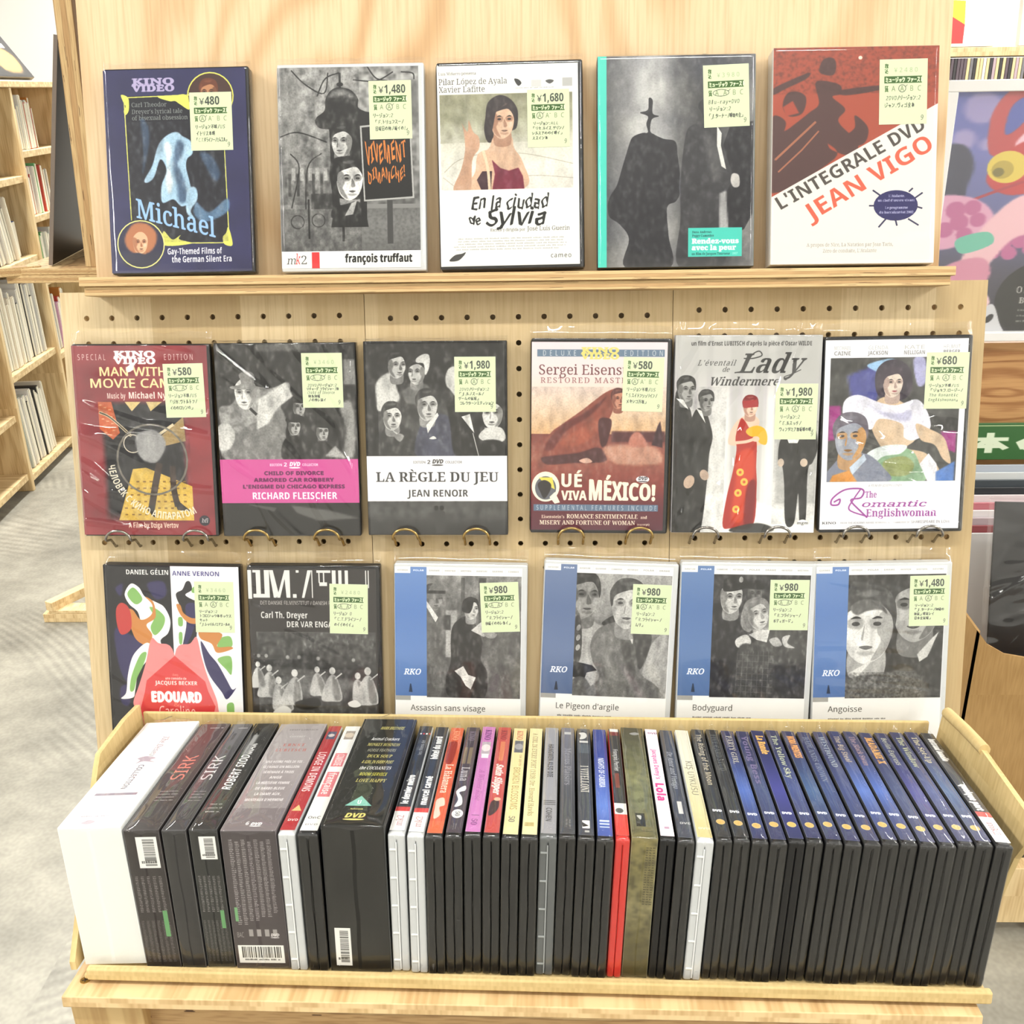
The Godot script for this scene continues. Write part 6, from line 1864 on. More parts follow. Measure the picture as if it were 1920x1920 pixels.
func box_top(p: Pad, i: int) -> void:
	# seen from the front: x across, y from the back (0) to the front (190)
	var t := p.size.x
	var w := rgb(232, 232, 230)
	var dn := {"rot": PI / 2}
	var r := RandomNumberGenerator.new()
	r.seed = i
	match i:
		0:
			p.rect(rgb(226, 226, 227), 0, 0, t, 190)
			p.text("The Deneuve", 31, 79, 30, 6.4, rgb(112, 98, 108), "serif", {"rot": PI / 2, "shear": 0.3})
			p.blob(rgb(165, 150, 160), [22, 74, 30, 70, 40, 74, 36, 78, 42, 82, 30, 80, 24, 84, 26, 78])
			p.text("COLLECTION", 29, 73, 86, 5.4, rgb(96, 88, 96), "sans_bold", dn)
			p.rect(rgb(132, 120, 132), 9, 136, 40, 4)
			for y in [143, 147, 151, 158, 163]: p.scribble(rgb(176, 168, 174), 22, y, 20, 2.4, 1, r)
			p.scribble(rgb(150, 140, 148), 12, 172, 28, 4, 1, r)
			p.blob(rgb(170, 160, 168), [16, 182, 24, 179, 30, 182, 24, 186])
		1, 2:
			p.grad(0, 0, t, 190, [rgb(70, 60, 60), rgb(60, 52, 52), rgb(44, 40, 40)] if i == 1 else [rgb(74, 74, 78), rgb(58, 58, 62), rgb(46, 46, 48)])
			p.text("SIRK", t * 0.3, t * 0.3 + 46, 64, t * 0.42 if i == 1 else t * 0.5, rgb(206, 116, 100) if i == 1 else rgb(206, 206, 208), "sans", {"rot": -PI / 2, "warp": func(l: Vector2) -> Vector2: return Vector2(l.x + t * 0.38, l.y + 46)})
			for k in 4: p.scribble(rgb(150, 146, 146), t * 0.25, 128 + k * 5, t * 0.6, 2.6, 1, r)
			p.scribble(rgb(190, 188, 188), t * 0.4, 8, t * 0.5, 3, 1, r)
		3:
			p.rect(rgb(30, 31, 31), 0, 0, t, 190)
			p.text("ROBERT SIODMAK", 0, 86, 0, 9.0, w, "sans_bold", {"shear": 0.15, "warp": func(l: Vector2) -> Vector2: return Vector2(t * 0.62 + l.y, 128 - l.x)})
			p.rect(rgb(120, 122, 120), 6, 24, 6, 40, 1)
			for k in 3: p.scribble(rgb(170, 170, 168), t * 0.2, 150 + k * 6, t * 0.5, 3, 1, r)
		4:
			p.grad(0, 0, t, 190, [rgb(150, 144, 144), rgb(156, 150, 150), rgb(138, 131, 132), rgb(128, 121, 122)])
			p.text("ERNST LUBITSCH", 12, 42, 14, 3.0, rgb(104, 98, 100), "sans_bold")
			p.text("COFFRET", 16, 32, 28, 3.0, rgb(186, 182, 182), "sans_bold")
			p.text("ERNST", 14, 36, 46, 5, rgb(172, 92, 84), "serif_bold", {"track": 0.2})
			p.text("LUBITSCH", 9, 40, 56, 5, rgb(172, 92, 84), "serif_bold", {"track": 0.2})
			var rows := ["UNE HEURE PRÈS DE TOI", "SI J'AVAIS UN MILLION", "SÉRÉNADE À TROIS", "ANGE", "LA HUITIÈME FEMME", "DE BARBE-BLEUE", "LA DAME AUX", "MANTEAUX D'HERMINE"]
			var wd := [36.0, 36.0, 30.0, 12.0, 32.0, 28.0, 24.0, 36.0]
			for k in 8: p.text(rows[k], 24 - wd[k] / 2, 24 + wd[k] / 2, 78 + k * 9.5, 4.2, rgb(218, 214, 214), "sans_bold")
			p.rect(rgb(112, 104, 106), 0, 156, t, 34)
			p.text("6", 19, 22, 182, 5, w, "sans_bold")
			logo_dvd(p, 23.5, 182, 10, w)
		7:
			p.rect(rgb(26, 27, 24), 0, 0, t, 190)
			p.grad(t * 0.7, 0, t * 0.3, 190, [rgb(32, 38, 56), rgb(32, 34, 44), rgb(26, 27, 24)])
			var y := rgb(208, 198, 112)
			p.text("MARX BROTHERS", 20, 44, 22, 6.0, y, "sans_bold", {"shear": 0.2})
			var rows := ["Animal Crackers", "MONKEY BUSINESS", "HORSE FEATHERS", "DUCK SOUP", "A GIRL IN EVERY PORT", "the COCOANUTS", "ROOM SERVICE", "LOVE HAPPY"]
			for k in 8:
				var ww: float = [28.0, 32.0, 28.0, 24.0, 30.0, 30.0, 26.0, 28.0][k]
				p.text(rows[k], 29 - ww / 2, 29 + ww / 2, 44 + k * 11.0, 5.4, [w, y, rgb(150, 150, 130), y, y, w, rgb(190, 186, 60), y][k], "serif_bold" if k % 2 else "sans_bold", {"shear": 0.15})
			p.poly(rgb(120, 180, 165), [14, 160, 38, 160, 26, 144])
			p.text("U", 24, 28, 157, 6, w, "sans_bold")
			p.scribble(y, 20, 164, 12, 3, 1, r)
			logo_dvd(p, 17, 178, 18, y)
		21:
			p.grad(0, 0, t, 190, [rgb(70, 66, 52), rgb(96, 96, 66), rgb(128, 128, 88), rgb(112, 114, 84), rgb(110, 104, 66)])
			p.mottle(rgb(60, 62, 46, 0.6), 0, 0, t, 190, 10, 1.4, 40)
			p.blob(grey(150), [8, 12, 14, 9, 18, 12, 13, 15])
			p.rect(rgb(40, 40, 34), 5, 154, 8, 20)
			p.blob(grey(180), [6, 158, 10, 158, 9, 164])
			p.scribble(rgb(70, 68, 46), 8, 180, 10, 3, 1, r)

func box_end(p: Pad, i: int) -> void:
	# the end that faces the viewer: x across, y down 135
	var t := p.size.x
	var r := RandomNumberGenerator.new()
	r.seed = 60 + i
	var pale := rgb(150, 146, 144)
	match i:
		0: p.rect(rgb(226, 228, 224), 0, 0, t, 135)
		1, 3:
			p.rect(rgb(42, 36, 36) if i == 1 else rgb(30, 31, 30), 0, 0, t, 135)
			barcode(p, t * 0.3, 6, t * 0.6, 30 if i == 1 else 22, true, i)
			for k in 5: p.scribble(pale, t * (0.1 + 0.17 * k), 44, t * 0.08, 36, 22, r)
			for k in 6: p.scribble(rgb(110, 106, 104), t * (0.06 + 0.15 * k), 88, t * 0.08, 42, 28, r)
			p.rect(rgb(96, 150, 96), t * 0.72, 78, t * 0.14, 26 if i == 1 else 18)
		2: p.rect(rgb(38, 37, 38), 0, 0, t, 135)
		4:
			p.rect(rgb(66, 59, 61), 0, 0, t, 135)
			for k in 7: p.scribble(rgb(170, 164, 164), t * (0.12 + 0.115 * k), 8 + (k % 2) * 2, t * 0.07, 84 - k * 2, 46, r)
			p.rect(rgb(110, 160, 110), t * 0.08, 74, t * 0.06, 14)
			p.text("BAC", t * 0.07, t * 0.2, 104, 5, pale, "sans")
			for k in 4: p.rect(pale, t * (0.3 + 0.15 * k), 96, t * 0.08, 7)
			logo_dvd(p, t * 0.7, 103, t * 0.16, rgb(210, 206, 206))
			barcode(p, t * 0.06, 112, t * 0.86, 18, false, 4)
		7:
			p.rect(rgb(20, 20, 19), 0, 0, t, 135)
			barcode(p, t * 0.1, 94, t * 0.26, 36, true, 7)
		21:
			p.grad(0, 0, t, 135, [rgb(136, 126, 76), rgb(120, 112, 68), rgb(140, 132, 92), rgb(92, 84, 48), rgb(74, 66, 38)])
			p.mottle(rgb(60, 56, 34, 0.7), 0, 0, t, 135, 9, 1.6, 41)
			for k in 3: p.scribble(rgb(66, 60, 36), t * (0.58 + 0.13 * k), 8, t * 0.07, 56, 24, r)

func build_tray() -> void:
	# paint every spine, box top and box end on one sheet
	var sheet := Vector2i(3504, 2400)
	var pad := Pad.new(sheet.x, sheet.y, self)
	var top_uv := {}
	var end_uv := {}
	var n := 0
	var bx := 4
	for i in ROW.size():
		var t: float = (ROW[i][1] - ROW[i][0]) * (0.86 if ROW[i][2] != "box" else 1.0)
		if ROW[i][2] == "box":
			var wpx := int(t * 6.0)
			var a := Rect2i(bx, 1236, wpx, 1140)
			pad.region(a, Vector2(t, 190))
			box_top(pad, i)
			top_uv[i] = Rect2(Vector2(a.position) / Vector2(sheet), Vector2(a.size) / Vector2(sheet))
			a = Rect2i(bx + 1740, 1236, wpx, 810)
			pad.region(a, Vector2(t, 135))
			box_end(pad, i)
			end_uv[i] = Rect2(Vector2(a.position) / Vector2(sheet), Vector2(a.size) / Vector2(sheet))
			bx += wpx + 8
		else:
			var a := Rect2i(4 + (n % 3) * 1164, 4 + (n / 3) * 98, 1140, int(t * 6.0))
			pad.region(a, Vector2(190, t), i in [8, 9])
			spine(pad, i)
			top_uv[i] = Rect2(Vector2(a.position) / Vector2(sheet), Vector2(a.size) / Vector2(sheet))
			n += 1
	var ink := mat("spine_print", Color(1, 1, 1), 0.45, 0.0, finish(pad))
	# the cardboard tray itself
	var card := cardboard("kraft_card", rgb(214, 190, 136))
	var tray := thing("cardboard_tray", "shallow kraft cardboard tray with cut-down front holding a row of disc cases", "tray", "", in_tray(0, 0, 0))
	tray.rotation.y = TRAY_TURN
	part("bottom", box_mesh(Vector3(0.765, 0.005, 0.212), 0.0015), card, tray, Vector3(0.0215, -0.1385, -0.0975))
	part("back_wall", box_mesh(Vector3(0.79, 0.143, 0.004), 0.0018, 2), card, tray, Vector3(0.016, -0.0645, -0.2035))
	part("front_lip", box_mesh(Vector3(0.762, 0.0115, 0.0075), 0.002, 2), card, tray, Vector3(0.0235, -0.1345, 0.0075))
	var lw := MB.new()
	lw.prism(PackedVector2Array([Vector2(-0.204, -0.136), Vector2(-0.204, 0.014), Vector2(-0.17, 0.015), Vector2(-0.11, 0.010), Vector2(-0.1, 0.0), Vector2(-0.085, -0.018), Vector2(-0.07, -0.016), Vector2(-0.05, -0.06), Vector2(0.004, -0.128), Vector2(0.004, -0.136)]), -0.0025, 0.0025)
	part("side_wall", lw.mesh(), card, tray).transform = Transform3D(Basis(Vector3.BACK, 0.085) * Basis(Vector3.UP, -PI / 2), Vector3(-0.3830, 0.0, 0))
	var rw := MB.new()
	rw.prism(PackedVector2Array([Vector2(-0.204, -0.136), Vector2(-0.204, 0.018), Vector2(-0.12, 0.021), Vector2(-0.03, 0.012), Vector2(-0.018, -0.004), Vector2(-0.03, -0.03), Vector2(-0.05, -0.128), Vector2(-0.05, -0.136)]), -0.0025, 0.0025)
	var side := part("side_wall", rw.mesh(), card, tray, Vector3(0.4055, 0, 0))
	side.transform = Transform3D(Basis(Vector3.UP, 0.05) * Basis(Vector3.BACK, -0.13) * Basis(Vector3.UP, -PI / 2), Vector3(0.4340, 0.0, 0.0))
	var fold := MB.new()
	fold.tube(PackedVector3Array([Vector3(0, 0, -0.2), Vector3(0.001, 0.002, -0.16), Vector3(0.001, 0.003, -0.12)]), 0.0055, 10)
	part("folded_flap", fold.mesh(), card, tray, Vector3(0.4360, 0.018, 0.0), Vector3(0, 0.05, 0))
	# the cases, fanned a little to both sides
	var black := mat("case_black", rgb(20, 20, 21), 0.42)
	var frost := mat("case_frosted", rgb(196, 199, 200), 0.3)
	var smoke := mat("case_smoky", rgb(92, 95, 96), 0.25)
	var red := mat("case_red", rgb(196, 48, 42), 0.35)
	var turned := Basis(Vector3(0, -1, 0), Vector3(0, 0, -1), Vector3(1, 0, 0))
	for i in ROW.size():
		var a: Array = ROW[i]
		var t: float = (a[1] - a[0] - (1.1 if i < 8 else 0.25)) * 0.001
		var xt: float = (a[0] + a[1]) * 0.0005
		var shift := 0.0
		if xt < -0.08: shift = lerpf(-0.0075, 0.0012, (xt + 0.345) / 0.265)
		elif xt < 0.1: shift = lerpf(0.0012, 0.0062, (xt + 0.08) / 0.18)
		else: shift = lerpf(0.0062, 0.0108, (xt - 0.1) / 0.305)
		var tall := 0.135
		if i == 7: tall = 0.142
		var label: String = a[3]
		var kind: String = a[2]
		if label == "":
			label = ("black spined" if i < 27 else "dark blue spined") + " disc case with a gold shield, %s in the row of shielded spines" % ORDER[i - 25]
		var o := thing("box_set" if kind == "box" else "disc_case", label, "box set" if kind == "box" else "disc case", "cases standing in the cardboard tray")
		var jig := sin(i * 7.7) * 0.0015
		var lean := asin(shift / tall)
		o.transform = Transform3D(Basis(Vector3.UP, TRAY_TURN) * Basis(Vector3.BACK, -lean), in_tray(xt - shift, -0.1355 + absf(sin(lean)) * t * 0.5, -0.003 + jig))
		if kind == "box":
			part("case", box_mesh(Vector3(t, tall, 0.19), 0.0008, 1), mat("set_card_%d" % i, [rgb(226, 228, 226), rgb(42, 37, 37), rgb(42, 41, 42), rgb(30, 31, 30), rgb(112, 105, 107), Color.BLACK, Color.BLACK, rgb(21, 21, 20)][i] if i < 8 else rgb(104, 98, 62), 0.55), o, Vector3(0, tall / 2, -0.095))
			part("top_print", sheet_mesh(t - 0.0006, 0.1894, 0.0002, top_uv[i]), ink, o, Vector3(0, tall, -0.095), Vector3(-PI / 2, 0, 0))
			part("end_print", sheet_mesh(t - 0.0006, tall - 0.0006, 0.0002, end_uv[i]), ink, o, Vector3(0, tall / 2, 0))
			var f := part("plastic_sleeve", film_mesh(tall, 0.19, t, 200 + i, 0.0009, 0, 0.0, 8, 60, 0.004, false), film_mat(), o)
			f.transform = Transform3D(turned, Vector3(0, tall / 2, -0.095))
		else:
			var m: Material = {"case": black, "frost": frost, "dark": smoke, "red": red}[kind]
			var shell := part("case", shell_mesh(tall, 0.19, t), m, o)
			shell.transform = Transform3D(turned, Vector3(0, tall / 2, -0.095))
			var sp := sheet_mesh(0.184, t * 0.86, 0.0002, top_uv[i])
			var s := part("spine_print", sp, ink, o)
			# sheet axes: its x runs from the back to the front, its y towards the right, its face up
			s.transform = Transform3D(Basis(Vector3(0, 0, 1), Vector3(1, 0, 0), Vector3(0, 1, 0)), Vector3(0, tall + 0.0001, -0.0965))
			if kind == "frost" or kind == "dark":
				var tabs := MB.new()
				for k in 5: tabs.rbox(Vector3(-t * 0.22, 0.012 + k * 0.027, 0.0003), Vector3(t * 0.4, 0.0016, 0.0012), 0.0004, 1)
				tabs.rbox(Vector3(-t * 0.02, tall * 0.48, 0.0002), Vector3(0.0012, tall * 0.92, 0.001), 0.0003, 1)
				part("hinge_tabs", tabs.mesh(), mat("tab_pale", rgb(222, 224, 224), 0.4) if kind == "frost" else mat("tab_smoke", rgb(150, 154, 154), 0.4), o)
			if i not in [22, 29]:
				var f := part("plastic_sleeve", film_mesh(tall, 0.19, t, 200 + i, 0.0008, 0, 0.0, 6, 60, 0.009, false), film_mat(), o)
				f.transform = Transform3D(turned, Vector3(0, tall / 2, -0.095))

# ---------------------------------------------------------------- left: bookcase, rear ledge
func build_left_side() -> void:
	var wood := pine("shelf_pine", rgb(226, 202, 156), 12.0)
	# ---- bookcase seen at a slant: its own x runs away from the viewer along the front
	var a := Vector3(-1.992, FLOOR, -2.76)
	var dir := Vector3(-0.0999, 0, -0.995)
	var bc := thing("bookcase", "tall pale pine bookcase with open shelves along the left aisle", "bookcase", "", a)
	bc.basis = Basis(dir, Vector3.UP, dir.cross(Vector3.UP))
	# local: x along the row, y up, z into the room (front at 0, shelves go to -0.32)
	var front := 0.0
	var deep := 0.32
	for x in [-0.7, 0.0, 0.54, 1.2, 1.9]: part("divider", box_mesh(Vector3(0.022, 1.48, deep), 0.002), wood, bc, Vector3(x, 0.74, front - deep / 2))
	part("top_board", box_mesh(Vector3(2.64, 0.024, deep + 0.01), 0.003), wood, bc, Vector3(0.6, 1.493, front - deep / 2))
	part("back_panel", box_mesh(Vector3(2.6, 1.48, 0.008), 0.0), mat("shelf_back", rgb(190, 164, 122), 0.7), bc, Vector3(0.6, 0.74, front - deep + 0.004))
	var bays := [[-0.7, 0.0, [0.06, 0.3, 0.66, 1.0]], [0.0, 0.54, [0.04, 0.44, 0.83, 1.14]], [0.54, 1.2, [0.05, 0.4, 0.72, 0.975, 1.23]], [1.2, 1.9, [0.05, 0.45, 0.845, 1.165]]]
	for b in bays:
		for y in b[2]: part("shelf", box_mesh(Vector3(b[1] - b[0] - 0.024, 0.026, deep - 0.012), 0.002), wood, bc, Vector3((b[0] + b[1]) / 2, y, front - deep / 2 - 0.004))
	# books, all singly: bay, shelf height, start, count, lean, height range
	var r := RandomNumberGenerator.new()
	r.seed = 5
	var tones := [rgb(232, 230, 226), rgb(222, 222, 220), rgb(206, 204, 200), rgb(150, 150, 146), rgb(60, 60, 62), rgb(34, 34, 36), rgb(235, 226, 210), rgb(190, 196, 190)]
	var lots := [
		[0.012, 0.4535, 26, 0.05, "magazine on the pine bookcase's second shelf", 0.24, 0.32],
		[0.03, 0.0535, 18, 0.12, "tall volume on the pine bookcase's bottom shelf", 0.24, 0.31],
		[0.02, 0.8435, 18, 0.2, "magazine leaning on the pine bookcase's third shelf", 0.21, 0.25],
		[0.1, 1.1535, 12, 0.03, "magazine on the pine bookcase's fourth shelf", 0.22, 0.26],
		[0.556, 1.2435, 16, 0.02, "slim book on the far bay's top shelf", 0.16, 0.21],
		[0.556, 0.9885, 16, 0.02, "slim book on the far bay's second shelf", 0.15, 0.2],
		[0.556, 0.7335, 14, 0.02, "slim book on the far bay's middle shelf", 0.16, 0.2],
		[0.556, 0.4135, 12, 0.04, "slim book low in the far bay", 0.2, 0.26],
	]
	var bright := [rgb(120, 190, 130), rgb(190, 70, 60), rgb(196, 130, 60), rgb(220, 220, 215), rgb(224, 196, 214), rgb(214, 170, 200), rgb(235, 235, 230), rgb(70, 150, 80), rgb(196, 200, 196)]
	for q in lots:
		var x: float = q[0] + q[6] * sin(q[3])
		for k in int(q[2]):
			var t := 0.009 + r.randf() * 0.016
			var h: float = lerpf(q[5], q[6], r.randf())
			var far: bool = q[0] > 0.5
			var c: Color = bright[r.randi() % bright.size()] if far else tones[r.randi() % tones.size()]
			if not far and q[3] > 0.2 and k % 4 == 2: c = rgb(30, 32, 40)
			var o := thing("book", "%s %s, %s from the divider" % [tone_name(c), q[4], ordinal(k + 1)], "book", q[4] + " row")
			var lean: float = q[3]
			o.transform = bc.transform * Transform3D(Basis(Vector3.BACK, lean), Vector3(x + h * sin(lean) * 0.0 + t * 0.5, q[1] + t * 0.5 * sin(lean), -0.025 - r.randf() * 0.02))
			part("cover", box_mesh(Vector3(snappedf(t, 0.002), snappedf(h, 0.01), 0.2), 0.001), mat("book_%s" % c.to_html(false), c, 0.55), o, Vector3(0, snappedf(h, 0.01) / 2, -0.1))
			part("page_block", box_mesh(Vector3(snappedf(t, 0.002) * 0.7, snappedf(h, 0.01) - 0.006, 0.2), 0.0), mat("paper", rgb(232, 226, 208), 0.9), o, Vector3(0, snappedf(h, 0.01) / 2, -0.097))
			x += t / cos(lean) + 0.002
			if x > (0.49 if not far else 1.12): break
	var bl := thing("book", "blue book at the end of the third shelf of the pine bookcase", "book", "", Vector3.ZERO)
	bl.transform = bc.transform * Transform3D(Basis(Vector3.BACK, 0.05), Vector3(0.43, 0.8460, -0.05))
	part("cover", box_mesh(Vector3(0.05, 0.14, 0.2), 0.002), mat("blue_book", rgb(40, 84, 160), 0.5), bl, Vector3(0, 0.07, -0.1))
	part("page_block", box_mesh(Vector3(0.042, 0.136, 0.2), 0.0), mat("paper", rgb(232, 226, 208), 0.9), bl, Vector3(0, 0.07, -0.097))
	# things leaning on top of the bookcase
	var pad := Pad.new(256, 384, self)
	pad.region(Rect2i(0, 0, 256, 384), Vector2(20, 30))
	pad.rect(rgb(30, 30, 34), 0, 0, 20, 30)
	pad.blob(rgb(190, 150, 90), [8, 20, 14, 18, 18, 22, 16, 28, 8, 28, 6, 24], 1.0)
	pad.blob(rgb(150, 120, 60), [2, 8, 8, 6, 6, 12], 0.6)
	pad.rect(rgb(225, 225, 222), 11, 13, 6, 2)
	pad.rect(rgb(225, 225, 222), 12, 16, 5, 2)
	var poster := thing("display_book", "dark illustrated book standing open-faced on top of the pine bookcase", "book")
	poster.transform = bc.transform * Transform3D(Basis(Vector3.RIGHT, -0.6), Vector3(0.78, 1.516, -0.06))
	part("cover", box_mesh(Vector3(0.42, 0.34, 0.02), 0.002), mat("dark_cover", rgb(44, 42, 42), 0.4), poster, Vector3(0, 0.17, 0))
	part("cover_print", sheet_mesh(0.41, 0.33, 0.0004), mat("dark_cover_print", Color(1, 1, 1), 0.35, 0.0, finish(pad)), poster, Vector3(0, 0.17, 0.0101))
	var brown := thing("card_folder", "brown card folder standing behind the dark book on the bookcase", "folder")
	brown.transform = bc.transform * Transform3D(Basis(Vector3.RIGHT, -0.06), Vector3(1.05, 1.507, -0.285))
	part("front_flap", box_mesh(Vector3(0.22, 0.25, 0.006), 0.001), mat("brown_card", rgb(166, 140, 96), 0.85), brown, Vector3(0, 0.125, 0))
	part("back_flap", box_mesh(Vector3(0.22, 0.26, 0.004), 0.001), mat("brown_card", rgb(166, 140, 96), 0.85), brown, Vector3(0, 0.13, -0.006))
	# ---- rear ledge of the stand's far side, its upright and a framed record leaning on it
	var ledge := thing("rear_ledge", "short plywood ledge sticking out behind the stand's left edge", "shelf", "", Vector3(-0.515, 0.0, -0.30))
	part("top_strip", box_mesh(Vector3(0.16, 0.0075, 0.20), 0.0008), plywood_edge(), ledge, Vector3(0.005, 0.0175, 0.0))
	part("lower_strip", box_mesh(Vector3(0.17, 0.009, 0.20), 0.0008), plywood_edge(), ledge, Vector3(0.0, 0.009, 0.001))
	part("front_lip", box_mesh(Vector3(0.045, 0.010, 0.014), 0.0008), plywood_edge(), ledge, Vector3(-0.07, 0.0180, 0.094), Vector3(0, 0.5, 0))
	part("post", box_mesh(Vector3(0.03, 1.245, 0.03), 0.001), wood, ledge, Vector3(0.06, -0.619, -0.05))
	var up := thing("plywood_upright", "tall raw plywood board seen edge-on beside the top panel", "board", "", Vector3(-0.4965, 0.0215, -0.205))
	up.rotation = Vector3(0, 0, -0.05)
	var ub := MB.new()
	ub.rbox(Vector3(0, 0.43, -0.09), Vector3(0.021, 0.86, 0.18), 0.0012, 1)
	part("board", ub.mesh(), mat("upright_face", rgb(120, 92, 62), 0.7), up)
	var es := sheet_mesh(0.86, 0.0195, 0.0004)
	var edge := part("ply_edge", es, plywood_edge(), up)
	edge.transform = Transform3D(Basis(Vector3.UP, Vector3.LEFT, Vector3.BACK), Vector3(0, 0.43, 0.0001))
	var rec := thing("record_sleeve", "dark glossy record sleeve leaning against the raw plywood board", "record", "", Vector3(-0.552, 0.0225, -0.215))
	rec.rotation = Vector3(0, 0.14, -0.20)
	part("sleeve", box_mesh(Vector3(0.004, 0.25, 0.17), 0.0008), mat("dark_sleeve", rgb(38, 32, 30), 0.38), rec, Vector3(0, 0.125, -0.085))
	part("opening_edge", box_mesh(Vector3(0.0046, 0.25, 0.0012), 0.0002), mat("sleeve_edge", rgb(120, 108, 98), 0.4), rec, Vector3(0, 0.125, 0.0004))
	# ---- foot of another stand on the floor
	var foot := thing("stand_foot", "small pine stand foot lying on the concrete floor", "stand foot", "", Vector3(-1.34, FLOOR, -1.74))
	part("base_plank", box_mesh(Vector3(0.24, 0.028, 0.05), 0.002), wood, foot, Vector3(0, 0.014, 0.05))
	part("base_plank", box_mesh(Vector3(0.22, 0.012, 0.05), 0.002), wood, foot, Vector3(0.01, 0.034, 0.05))
	part("brace", box_mesh(Vector3(0.03, 0.03, 0.26), 0.002), wood, foot, Vector3(-0.035, 0.052, -0.04), Vector3(0, -0.5, 0))
	part("post", box_mesh(Vector3(0.03, 0.8, 0.03), 0.002), wood, foot, Vector3(0.09, 0.44, -0.05))

func tone_name(c: Color) -> String:
	var v := (c.r + c.g + c.b) / 3.0
	var spread := maxf(c.r, maxf(c.g, c.b)) - minf(c.r, minf(c.g, c.b))
	if spread < 0.12: return "white" if v > 0.85 else ("light grey" if v > 0.65 else ("grey" if v > 0.4 else ("charcoal" if v > 0.18 else "black")))
	if c.g >= c.r and c.g >= c.b: return "green"
	if c.b > c.r: return "blue"
	if c.r - c.g > 0.4 and c.g - c.b < 0.1: return "red"
	return "pink" if c.b > c.g else ("orange" if c.r - c.b > 0.4 else "cream")

